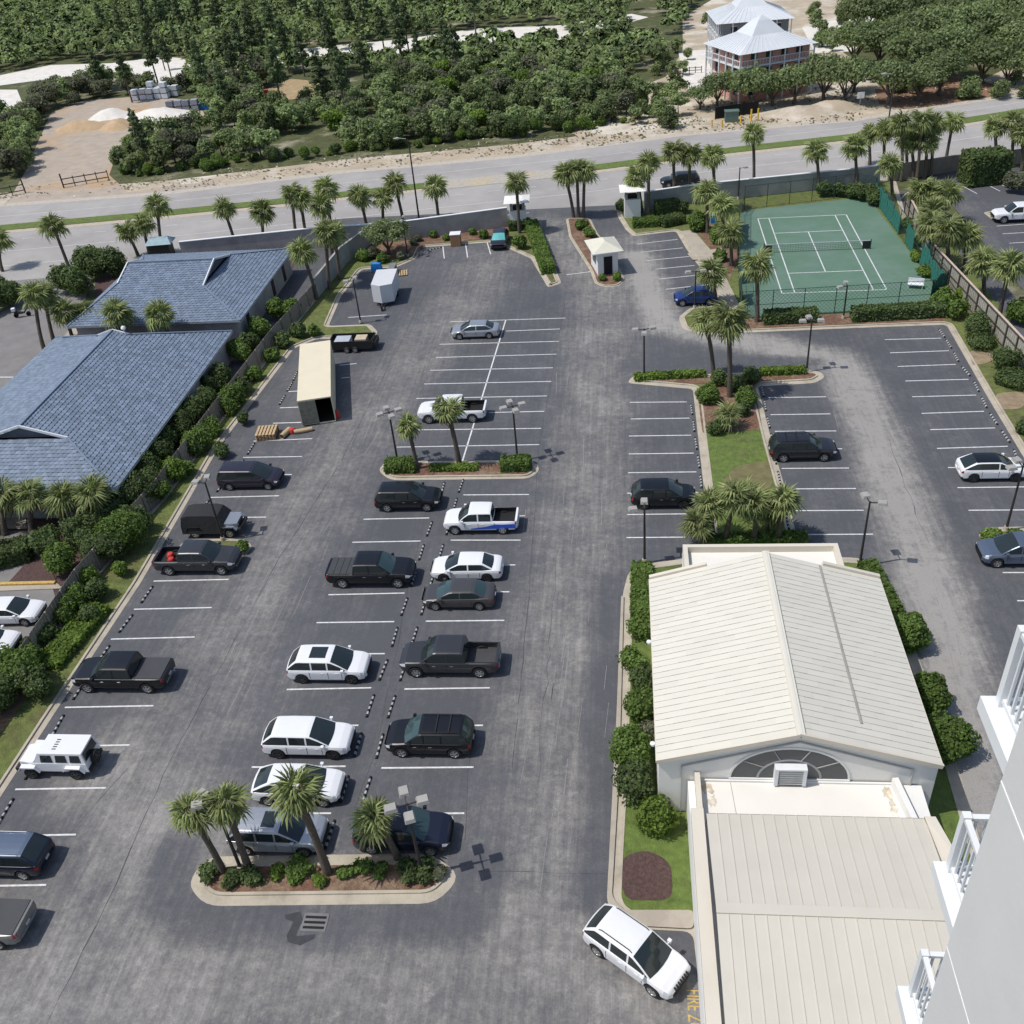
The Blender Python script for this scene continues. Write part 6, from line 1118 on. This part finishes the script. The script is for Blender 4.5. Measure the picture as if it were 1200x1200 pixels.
for (x, y, r, m), lb in zip(LS, LN): bush(x-3, y, r*.84, lb, m, lob=2, n=int(520*r*r+200))
for x, y, r in [(297, 400, 1.5), (268, 440, 1.7), (254, 452, 1.6), (244, 472, 1.9), (226, 484, 2.0), (214, 500, 2.1), (198, 512, 2.1), (186, 534, 2.2), (168, 548, 2.3), (160, 575, 2.3), (176, 566, 1.8), (128, 604, 2.2), (110, 640, 1.8), (134, 640, 1.8), (60, 636, 1.6), (94, 620, 1.8), (160, 610, 1.9), (118, 690, 1.2), (46, 800, 1.6), (60, 740, 1.0), (0, 810, 1.8), (108, 720, 1.0)]: bush(x-5, y, r*.82, 'dark overgrown bush in the thicket between the blue roof and the left fence', LDARK, group='dark bushes of the left thicket', lob=2, n=int(420*r*r+200))
for x, y, r in [(78, 325, 2.2), (92, 330, 2.0), (112, 308, 2.4), (130, 306, 2.2), (100, 305, 1.8)]: bush(x, y, r, 'dense dark bush at the side street corner left of the smaller blue roof', LDARK, h=3.6, group='bushes at the side street corner', lob=2)
for x, y, r in [(0, 338, 2.2), (12, 345, 1.8), (-12, 352, 2.)]: bush(x, y, r, 'dark bush at the far left edge of the side street', LDARK, group='bushes at the left edge', lob=2)
hedge((-30, 668), (38, 650), 2.0, 1.3, 'dark clipped hedge by the left neighbour lot', LDARK); hedge((58, 785), (118, 715), 1.8, .6, 'long bright low planting inside the left fence', LLIME); bush(240, 385, 1.0, 'light bush between the two blue roofs', LSHRUB, h=1.5, lob=2); bush(262, 388, 1.0, 'second light bush between the two blue roofs', LSHRUB, h=1.5, lob=2)
FL_ = [(30, 775), (52, 752), (72, 726), (90, 702), (132, 648), (190, 578), (216, 552), (236, 524), (252, 500), (270, 478), (284, 456), (300, 436), (316, 414), (330, 398)]
for i, (x, y) in enumerate(FL_): bush(x+random.uniform(-8, 2), y+random.uniform(-4, 4), random.uniform(.7, 1.1), 'leafy shrub growing against the board fence on the left strip', [LSHRUB, LDARK, LSHRUB][i % 3], group='shrubs against the left board fence', lob=2)
# trees ------------------------------------------------------------
def tree_mesh(kind, v):
    R_ = random.Random(v*31+len(kind)); q = MB()
    if kind == 'pine':
        H = 12.; q.tube([(0, 0, 0), (.15*R_.uniform(-1, 1), .1, H*.5), (.3*R_.uniform(-1, 1), .2, H)], [.22, .16, .05], 7); lob = []
        for i in range(15): z = H*(.45+.55*i/14); a = i*2.4+v; rr = 2.1*(1.15-(z/H)**2*.75); lob.append((math.cos(a)*rr*.55, math.sin(a)*rr*.55, z, rr*.52, rr*.52, .55)); q.bar((0, 0, z-.3), (math.cos(a)*rr*.7, math.sin(a)*rr*.7, z), .08)
        c = crown('crown', LPINE, 1300, lob, .30, .3, .4, core=None)
    elif kind == 'oak':
        H = 6.; lob = []; q.tube([(0, 0, 0), (.2, .1, 1.6)], [.35, .25], 8)
        for i in range(5): a = i*1.26+v; e = (2.4*math.cos(a), 2.2*math.sin(a), 4.2); q.tube([(.1, .05, 1.2), (e[0]*.5, e[1]*.5, 2.8), e], [.2, .13, .06], 6); lob.append((e[0]*1.1, e[1]*1.1, 4.4+.5*R_.random(), 2.1, 2.0, 1.35))
        lob += [(0, 0, 5.2, 2.6, 2.4, 1.5), (1, -1, 5.4, 1.6, 1.6, 1.1)]; [lob.append((R_.uniform(-3.3, 3.3), R_.uniform(-3, 3), R_.uniform(3.6, 6.2), R_.uniform(.6, 1.3), R_.uniform(.6, 1.3), R_.uniform(.5, .9))) for _ in range(7)]; c = crown('crown', LOAK, 3200, lob, .22, .5, .5, core=.45)
    else:
        lob = []; n = 5+v % 3
        for i in range(n): a = i*6.28/n+v; r = R_.uniform(.5, 1.25); lob.append((math.cos(a)*r*1.25, math.sin(a)*r*1.25, R_.uniform(1.2, 3.6), R_.uniform(.6, 1.5), R_.uniform(.6, 1.4), R_.uniform(.5, 1.3)))
        lob.append((0, 0, 3.1, 1.3, 1.2, 1.1))
        q.tube([(0, 0, 0), (.1, .1, 2.2)], [.14, .08], 6); c = crown('crown', {'scrub': LSCRUB, 'grey': LGREY, 'lime': LLIME}[kind], 1150, lob, .24, .5, .4, zmin=.05, core=.42)
    return c, q.mesh('trunk', BARKT, 50)
TM = {(k, v): tree_mesh(k, v) for k, n in (('pine', 4), ('oak', 4), ('scrub', 5), ('grey', 2), ('lime', 1)) for v in range(n)}
def tree(kind, v, x, y, s, label, cat='tree', group=None, name='tree', sz=None):
    c, tr = TM[(kind, v)]; t = empty(name, (x, y, -.05), random.uniform(0, 6.28), label, cat, group); t.scale = (s, s, s*(sz or random.uniform(.85, 1.15))); ob('trunk', tr, t); ob('crown', c, t); return t
a = U(457, 299); tree('oak', 1, a[0], a[1], .72, 'small leafy tree at the corner of the garden wall')
CL = [[(-80, 262), (8, 236), (28, 205), (42, 170), (55, 132), (100, 120), (170, 110), (240, 112), (245, 140), (215, 158), (150, 168), (142, 185), (128, 205), (140, 222), (100, 240)],
      [(-60, 88), (0, 86), (60, 74), (130, 72), (190, 66), (230, 72), (232, 92), (190, 100), (150, 92), (60, 100), (30, 132), (0, 142), (-60, 142)], [(340, 60), (390, 60), (430, 52), (480, 44), (560, 33), (655, 30), (668, 44), (560, 53), (490, 66), (400, 72), (340, 76)], [(730, 14), (765, 8), (790, 28), (740, 36)],
      [(300, 118), (318, 98), (380, 92), (440, 100), (400, 112), (330, 124)],
      [(800, 60), (806, 10), (850, -40), (1060, -40), (1040, 18), (965, 70), (1010, 110), (1090, 85), (1180, 96), (1240, 96), (1240, 118), (1000, 150), (790, 168)], [(760, 112), (800, 100), (830, 165), (770, 172)]]
nb = 0; pts = []; tries = 0
grid = {}
while tries < 60000:
    tries += 1; X_ = rng.uniform(-330, 130); Y_ = rng.uniform(150, 520); px, py = W(X_, Y_)
    if not (-60 < px < 1260 and -45 < py): continue
    if py > yl(FARE, px)-20-(6 if px < 700 else 14): continue
    if any(inpoly(px, py, P) or inpoly(px, py-7, P) for P in CL): continue
    if px > 775 and py > 40 and px < 1260: continue
    dm = 3.0 if py > 60 else 3.6
    g = (int(X_//4), int(Y_//4)); ok = True
    for i in (-1, 0, 1):
        for j in (-1, 0, 1):
            for (a, c) in grid.get((g[0]+i, g[1]+j), ()):
                if (a-X_)**2+(c-Y_)**2 < dm*dm: ok = False
    if not ok: continue
    if math.sin(X_*.09+1)+math.sin(Y_*.13+X_*.04)+.5*math.sin(X_*.31) > (1.45 if py > 60 else 1.75): continue
    grid.setdefault(g, []).append((X_, Y_)); pts.append((py, px, X_, Y_))
pts.sort(reverse=True)
edge = ['scrub'] * 1
for i, (py, px, X_, Y_) in enumerate(pts[:292]):
    kd = random.random(); kind = 'grey' if (kd < .16 or (px < 330 and py < 150 and kd < .4)) else 'lime' if kd > .95 else 'scrub'; v = random.randrange({'grey': 2, 'lime': 1, 'scrub': 5}[kind])
    row = 'front part of the thicket' if py > yl(FARE, px)-62 else 'middle of the thicket'; colm = 'left of the dirt track' if px < 100 else 'beyond the blue roofed buildings' if px < 330 else 'beyond the tall street lamp' if px < 500 else 'beyond the left entrance pier' if px < 650 else 'beyond the guard house'
    what = {'scrub': 'mid-green scrub oak', 'grey': 'grey-green bush', 'lime': 'yellow-green bush'}[kind]
    tree(kind, v, X_, Y_, random.uniform(.75, 1.25), '%s in the %s %s' % (what, row, colm), 'tree', '%ss, %s %s' % (what, row, colm), name='scrub_tree')
# the far thicket as one mass
far = pts[292:]; SV, SF, SR = [], [], []; off = 0
proto = []
for v in range(4):
    n = 120; d = unit(n); d[:, 2] = np.abs(d[:, 2])*1.0; lob = rng.integers(0, 4, n); ctr = np.array([(math.cos(k*1.6+v)*1.0, math.sin(k*1.6+v)*1.0, 1.9+.4*(k % 2)) for k in range(4)])
    C = ctr[lob]+d*np.array([1.3, 1.3, 1.7])*(.75+.3*rng.random(n))[:, None]; Nn = d+unit(n)*.7; Nn /= np.linalg.norm(Nn, axis=1)[:, None]; a = rng.normal(size=(n, 3)); t_ = np.cross(Nn, a); t_ /= np.linalg.norm(t_, axis=1)[:, None]; b_ = np.cross(Nn, t_); s_ = (.45*(.7+.6*rng.random(n)))[:, None]
    V = np.stack([C-t_*s_, C-b_*s_*.6, C+t_*s_, C+b_*s_*.6], 1).reshape(-1, 3); cv, cf = ico(); proto.append((np.concatenate([V, cv*np.array([1.7, 1.7, 1.9])+np.array([0, 0, 1.5])]), [list(q) for q in np.arange(4*n).reshape(-1, 4)], cf, n))
F3, F4 = [], []
for i, (py, px, X_, Y_) in enumerate(far):
    V, f4, f3, n = proto[i % 4]; a = random.uniform(0, 6.28); s = random.uniform(.75, 1.3); c, s_ = math.cos(a)*s, math.sin(a)*s; P = np.stack([V[:, 0]*c-V[:, 1]*s_+X_, V[:, 0]*s_+V[:, 1]*c+Y_, V[:, 2]*s*random.uniform(.8, 1.2)], 1); SV.append(P)
    F4.append(np.array(f4)+off); F3.append(np.array(f3)+off); tone = random.random(); SR.append(np.concatenate([np.clip(tone*.6+.4*rng.random(n), 0, 1), np.full(len(f3), .25)])); off += len(V)  # fixed low tone on the cores paints the shade inside each bush
SV = np.concatenate(SV); me = bpy.data.meshes.new('far_thicket'); fl = []
loops = []; starts = []; tot = 0
for a4, a3 in zip(F4, F3):
    loops.append(a4.reshape(-1)); starts.append(tot+np.arange(len(a4))*4); tot += a4.size; loops.append(a3.reshape(-1)); starts.append(tot+np.arange(len(a3))*3); tot += a3.size
loops = np.concatenate(loops).astype(np.int32); starts = np.concatenate(starts).astype(np.int32)
me.vertices.add(len(SV)); me.vertices.foreach_set('co', SV.reshape(-1).astype(np.float32)); me.loops.add(len(loops)); me.loops.foreach_set('vertex_index', loops); me.polygons.add(len(starts)); me.polygons.foreach_set('loop_start', starts)
me.update(calc_edges=True); me.validate(); me.materials.append(LSCRUB); at = me.attributes.new('rnd', 'FLOAT', 'FACE'); SRc = np.concatenate(SR).astype(np.float32)
if len(SRc) == len(me.polygons): at.data.foreach_set('value', SRc)
ob('far_thicket', me, kind='stuff')
# pines
PN = []
def PZ(px, py): return ('beyond' if py < 75 else 'in front of')+' the white sand strip, '+('above the dirt yard' if px < 250 else 'above the tan clearing' if px < 400 else 'above the tall street lamp')
k = 0
while k < 56:
    px, py = random.uniform(90, 560), random.uniform(22, 135)
    if any(inpoly(px, py, P) for P in CL[:1]+CL[4:5]): continue
    if px > 430 and py > 95: continue
    X_, Y_ = U(px, py)
    if any((a-X_)**2+(c-Y_)**2 < 14 for a, c in PN): continue
    PN.append((X_, Y_)); k += 1; tree('pine', k % 4, X_, Y_, random.uniform(.5, 1.05), 'dark slender pine '+PZ(px, py), 'pine tree', 'pines '+PZ(px, py), 'pine_tree')
for px, py, s, lb in [(175, 200, .75, 'pine at the right edge of the dirt track'), (168, 182, .7, 'smaller pine behind the one at the track edge'), (268, 140, .8, 'pine standing beside the stacked blocks'), (155, 120, .9, 'pine left of the white block stack')]: a = U(px, py); tree('pine', 1, a[0], a[1], s, lb, 'pine tree', None, 'pine_tree')
for px in range(-20, 770, 13):      # lower bushes at the verge edge
    if -20 < px < 142: continue
    a = U(px+random.uniform(-4, 4), yl(FARE, px)-22-random.uniform(0, 6)); o = ob('verge_bush', BM[random.choice(list(BM))], None, (a[0], a[1], -.05), random.uniform(0, 6), label='low bush at the front edge of the thicket along the sandy verge', cat='bush', group='low bushes along the verge'); o.scale = (.9,)*3
for i, (px, py, s) in enumerate([(965, 120, .95), (990, 122, .9), (930, 122, .85), (905, 124, .8), (880, 128, .85), (865, 118, .8), (1000, 108, .85), (1040, 122, 1.0), (1075, 118, .95), (1065, 98, 1.1), (1100, 112, .9), (1110, 92, 1.1), (1150, 98, 1.0), (1180, 100, .9), (1000, 78, 1.1), (1030, 80, 1.2), (1060, 75, 1.2), (1090, 70, 1.2), (1130, 70, 1.2), (1165, 72, 1.2), (1195, 78, 1.2), (1010, 52, 1.2), (1045, 48, 1.2), (1080, 44, 1.2), (1115, 45, 1.2), (1150, 48, 1.2), (1185, 46, 1.2), (1215, 60, 1.2), (1060, 22, 1.2), (1100, 20, 1.2), (1140, 22, 1.2), (1180, 24, 1.2), (1215, 28, 1.2), (1080, 0, 1.2), (1120, -2, 1.2), (1210, 96, 1.0), (1005, 34, 1.0), (840, 124, .7), (820, 128, .6)]):
    a = U(px, py); near = i < 8 or i > 36
    tree('oak', i % 4, a[0], a[1], s*1.12, 'spreading oak in front of the two hip-roofed houses' if i < 7 or i > 36 else 'spreading oak in the grove right of the houses', 'tree', 'oaks before the houses' if i < 7 or i > 36 else 'oaks of the grove right of the houses', 'oak_tree')
for px, py in [(780, 75), (800, 88), (806, 70), (830, 34), (985, 50), (960, 55), (975, 60), (770, 130), (795, 135), (772, 60), (1020, 60), (1000, 25), (950, 20)]+[(random.uniform(690, 800), random.uniform(60, 150)) for _ in range(34)]+[(random.uniform(955, 1060), random.uniform(15, 60)) for _ in range(14)]+[(random.uniform(1030, 1210), random.uniform(95, 118)) for _ in range(12)]: a = U(px, py); tree('scrub', random.randrange(5), a[0], a[1], random.uniform(.45, .9), 'low scrub bush on the sand around the houses', 'bush', 'scrub bushes around the houses', 'scrub_tree')
# far side objects: houses
def house(c0, ang, lx, ly, z0, wallm, label, h=9.):
    t = empty('beach_house', (c0[0], c0[1], 0), ang, label, 'house'); ze = h
    q = MB(); q.box(1.0, lx-.3, 1.0, ly-.3, 0, ze-.1); q.build('wall', wallm, t)
    q = MB(); e = .5; k1 = .36; P = [(-e, -e), (lx+e, -e), (lx+e, ly+e), (-e, ly+e)]; cxx, cyy = lx/2, ly/2; mid = [(cxx+(x-cxx)*.42, cyy+(y-cyy)*.42) for x, y in P]; tp = [(cxx+(x-cxx)*.15, cyy+(y-cyy)*.15) for x, y in P]
    V = [(x, y, ze) for x, y in P]+[(x, y, ze+1.9) for x, y in mid]+[(x, y, ze+3.9) for x, y in tp]+[(cxx, cyy, ze+4.6)]; f = [(i, (i+1) % 4, 4+(i+1) % 4, 4+i) for i in range(4)]+[(4+i, 4+(i+1) % 4, 8+(i+1) % 4, 8+i) for i in range(4)]+[(8+i, 8+(i+1) % 4, 12) for i in range(4)]+[(3, 2, 1, 0)]
    q.add(V, f); q.build('roof', METROOF, t)
    r = MB()
    for i in range(4):
        a_, b2 = Vector((*P[i], ze+.03)), Vector((*P[(i+1) % 4], ze+.03)); c_, d_ = Vector((*mid[i], ze+1.93)), Vector((*mid[(i+1) % 4], ze+1.93))
        for j in range(1, 14): u = j/14; r.bar(a_.lerp(b2, u), c_.lerp(d_, u), .05, .05)
    r.build('roof_seam', METROOF, t, kind='stuff')
    for z in (3.0, 6.0):
        q = MB(); q.box(0, lx, 0, .98, z-.2, z); q.box(0, .98, .99, ly, z-.2, z); q.build('veranda_floor', WTRIM, t)
        q = MB(); q.bar((0, 0, z+1.), (lx, 0, z+1.), .1); q.build('rail', WTRIM, t); q = MB(); q.bar((0, 0, z+1.), (0, ly, z+1.), .1); q.build('rail', WTRIM, t)
        q = MB(); [q.bar((x, 0, z), (x, 0, z+1.), .04) for x in np.arange(.3, lx, .6)]; [q.bar((0, y, z), (0, y, z+1.), .04) for y in np.arange(.3, ly, .6)]; q.build('baluster', WTRIM, t, kind='stuff')
    for x in np.linspace(0, lx, 6): q = MB(); q.bar((x, 0, 0), (x, 0, ze), .2); q.build('post', WTRIM, t)
    for y in np.linspace(ly/5, ly, 5): q = MB(); q.bar((0, y, 0), (0, y, ze), .26); q.build('post', WTRIM, t)
    for z in (.9, 3.8, 6.8):
        for x in np.linspace(2.6, lx-3, 4): q = MB(); q.box(x, x+1.2, .94, .995, z, z+1.6); w_ = q.build('window', WIN, t); q = MB(); [q.bar(p, s, .12) for p, s in (((x, .92, z), (x+1.2, .92, z)), ((x, .92, z+1.6), (x+1.2, .92, z+1.6)))]; q.build('frame', WTRIM, w_)
        for y in np.linspace(2.6, ly-3, 3): q = MB(); q.box(.94, .995, y, y+1.2, z, z+1.6); w_ = q.build('window', WIN, t)
    return t
hz = 8.2; p0, p1, p2 = U(868, 64, hz), U(955, 50, hz), U(835, 50, hz); ang = math.atan2(p1[1]-p0[1], p1[0]-p0[0]); house(p0, ang, math.dist(p0, p1), math.dist(p0, p2), 0, PINK, 'nearer pink-walled house with a pale metal hip roof and white verandas', hz)
p0, p1 = U(842, 28, 9.2), U(928, 21, 9.2); house(p0, math.atan2(p1[1]-p0[1], p1[0]-p0[0]), math.dist(p0, p1), 14., 0, SIDEG, 'grey-walled house with a pale metal roof behind the pink one', 9.2)
p0 = U(1166, 12, 5.); t = empty('beach_house', (*p0, 0), .2, 'white-decked house at the top right corner', 'house'); q = MB(); q.box(0, 16, 2, 12, 0, 8); q.build('wall', SIDEG, t); q = MB(); q.box(-.3, 16, 0, 2, 4.6, 5); q.build('deck', WTRIM, t)
for x in np.arange(0, 16, 2.): q = MB(); q.bar((x, .1, 0), (x, .1, 8), .25); q.build('post', WTRIM, t)
q = MB(); q.bar((-.3, .05, 6.1), (16, .05, 6.1), .14); q.build('rail', WTRIM, t)
# construction yard
def pile(px, py, rx, ry, h, m, label):
    x, y = U(px, py); n = 18; R_ = random.Random(int(px)); q = MB(); vs = [(0, 0, h)]
    for k_, f in ((.35, .8), (.7, .35), (1, 0)):
        for i in range(n): a = 2*PI*i/n; rr = k_*(1+R_.uniform(-.12, .12)); vs.append((rx*rr*math.cos(a), ry*rr*math.sin(a), h*f*(1+R_.uniform(-.15, .15))-.03))
    fs = [(0, 1+i, 1+(i+1) % n) for i in range(n)]+[(1+r*n+i, 1+(r+1)*n+i, 1+(r+1)*n+(i+1) % n, 1+r*n+(i+1) % n) for r in (0, 1) for i in range(n)]; q.add(vs, fs); q.build('soil_pile', m, None, 60, loc=(x, y, -.03), label=label, cat='soil pile')
pile(187, 136, 8.5, 5, 1.6, SANDW, 'broad pale sand pile right of the dirt track'); pile(130, 136, 5, 4, 1.6, SANDW, 'smaller pale sand pile left of the broad one'); OR_ = mat('orange_sand', (.46, .33, .20), .95, .2, .6, bump=.4, bscale=2)
pile(95, 150, 5.5, 4, 1.6, OR_, 'orange sand pile at the left of the yard'); pile(140, 148, 4, 4, 1.5, OR_, 'orange sand pile in front of the pale piles'); pile(940, 133, 9, 3.5, 1.3, SAND, 'long rubble bank before the oaks by the road'); pile(975, 128, 6, 3, 1.5, SAND, 'right end of the rubble bank beside the road sign')
for (px, py, n, gl) in ((181, 116, 9, 'left'), (224, 130, 4, 'right')):
    x0, y0 = U(px, py)
    for i in range(n):
        c_, r_ = i % 5, i//5; t = empty('block_pallet', (x0+c_*1.75-4.2+(r_*3.4 if r_ else 0), y0+(c_ % 2)*.3+r_*1.6, 0), random.uniform(-.1, .1), 'shrink-wrapped pallet of pale blocks in the %s stack of the yard' % gl, 'block pallet', 'block pallets in the %s stack' % gl)
        for z in range(2 if i % 6 < 4 else 3):
            q = MB(); q.box(-.7, .7, -.7, .7, z*1.15+.12, z*1.15+1.05); q.build('block_bundle', BRICKL if gl == 'left' else mat('grey_blocks', (.22, .23, .27), .85, .2, 2., objrnd=.3), t); q = MB(); q.box(-.6, .6, -.65, .65, z*1.15, z*1.15+.115); q.build('skid', WOOD, t)
x, y = U(237, 127); q = MB(); q.add([(-2, -1, 0), (2, -1.1, 0), (2.1, 1, 0), (-2, 1, 0), (-1.6, -.6, 1.0), (1.7, -.8, 1.1), (1.6, .7, .95), (-1.7, .7, 1.05)], [(4, 5, 6, 7), (0, 1, 5, 4), (1, 2, 6, 5), (2, 3, 7, 6), (3, 0, 4, 7)]); q.build('blue_tarp', BLUET, loc=(x, y, 0), label='bright blue tarp heap beside the grey block stack', cat='tarp')
for px, py, lb in [(268, 124, 'red machine half hidden right of the yard'), (318, 118, 'second red object at the edge of the tan clearing')]:
    x, y = U(px, py); t = empty('red_machine', (x, y, 0), .3, lb, 'machine'); q = MB(); q.box(-1.3, 1.3, -.6, .6, .5, 1.3); q.build('chassis', RED, t); q = MB(); q.box(-1.2, -.2, -.55, .55, 1.3, 2.3); q.build('cab', RED, t); q = MB(); q.tube([(1, 0, 1.2), (2.2, 0, 2.4)], [.12, .1], 6); q.build('boom', RED, t)
    for sx in (-.8, .8):
        for sg in (-1, 1): wheel(t, sx, sg*.65, sg, 'd', .45)
def gate(px0, py0, px1, py1, label, n):
    a, c = U(px0, py0), U(px1, py1); L_ = math.dist(a, c); t = empty('rail_gate', (*a, 0), math.atan2(c[1]-a[1], c[0]-a[0]), label, 'gate')
    for i in range(n+1): q = MB(); x = L_*i/n; q.bar((x, 0, 0), (x, 0, 1.7 if i else 2.3), .22 if i == 0 else .14); q.build('gate_post', mat('fence_dark2', (.06, .045, .035), .9), t)
    for z in (.5, 1.4): q = MB(); q.bar((0, 0, z), (L_, 0, z), .1, .14); q.build('gate_rail', mat('fence_dark2', (.06, .045, .035)), t)
gate(75, 220, 128, 211, 'dark timber rail gate, right one at the dirt track', 4); gate(30, 226, -30, 238, 'dark timber rail gate, left one at the dirt track', 4)
x, y = U(790, 87); t = empty('rail_fence', (x-3, y, 0), 0, 'low dark rail fence left of the pink house', 'fence')
for i in range(8): q = MB(); q.bar((i*1.2, 0, 0), (i*1.2, 0, 1.2), .15); q.build('fence_post', BARKT, t)
for z in (.5, 1.0): q = MB(); q.bar((0, 0, z), (8.4, 0, z), .1); q.build('fence_rail', BARKT, t)
# black silt screen, utility box, bollards by the road
a, c = U(838, 140), U(888, 133); t = empty('silt_screen', (*a, 0), math.atan2(c[1]-a[1], c[0]-a[0]), 'black fabric construction screen below the oaks', 'screen'); L_ = math.dist(a, c)
for i in range(6): q = MB(); q.bar((L_*i/5, 0, 0), (L_*i/5, 0, 2.1), .1); q.build('post', TRIM, t)
for i in range(5): q = MB(); q.box(L_*i/5+.06, L_*(i+1)/5-.06, -.02, .02, .05, 2.0); q.build('fabric', DARK, t)
x, y = U(857, 142); q = MB(); q.box(-1.1, 1.1, -.7, .7, 0, 1.6); q.box(-1.2, 1.2, -.8, .8, 1.6, 1.75); q.build('utility_cabinet', mat('util_green', (.10, .16, .14), .6), loc=(x, y, 0), label='green utility cabinet before the black screen', cat='utility box')
YEL = mat('bollard_yellow', (.75, .48, .03), .6)
for i, (px, py) in enumerate([(834, 149), (846, 149), (868, 144), (880, 142), (888, 141)]): x, y = U(px, py); q = MB(); q.tube([(0, 0, 0), (0, 0, 1.9 if i > 2 else 1.2)], [.14, .14], 8); q.build('bollard', YEL, None, 50, loc=(x, y, 0), label='yellow bollard in the row by the utility cabinet across the road', cat='bollard', group='yellow bollards by the utility cabinet')

# loose tufts and rubble on the sandy verges (nobody could count them)
P, N_ = [], []
for i in range(5200):
    px = random.uniform(-20, 1230); fy = yl(FARE, px); py = fy-random.triangular(1, 26 if px < 700 else 34, 12)
    if 10 < px < 140 and random.random() < .8: continue
    if random.random() < .45: px = random.uniform(660, 1000); py = random.uniform(95, yl(FARE, px)-1)
    if abs(math.sin(px*.05)+math.sin(px*.021+py*.2)) < .35: continue
    X_, Y_ = U(px, py); P.append((X_, Y_, random.uniform(0, .18))); N_.append((0, 0, 1))
n = len(P); P = np.array(P); N_ = np.array(N_, float)+unit(n)*.6; N_ /= np.linalg.norm(N_, axis=1)[:, None]
ob('verge_tufts', quads_mesh('verge_tufts', P[:n//2], N_[:n//2], .16+.22*rng.random(n//2), rng.random(n//2), leafmat('dry_tuft', (.17, .165, .09), .5)), kind='stuff')
ob('rubble', quads_mesh('rubble', P[n//2:], N_[n//2:], .1+.16*rng.random(n-n//2), rng.random(n-n//2), mat('rubble', (.44, .38, .31), .9, .3, 2., rnd=.5)), kind='stuff')
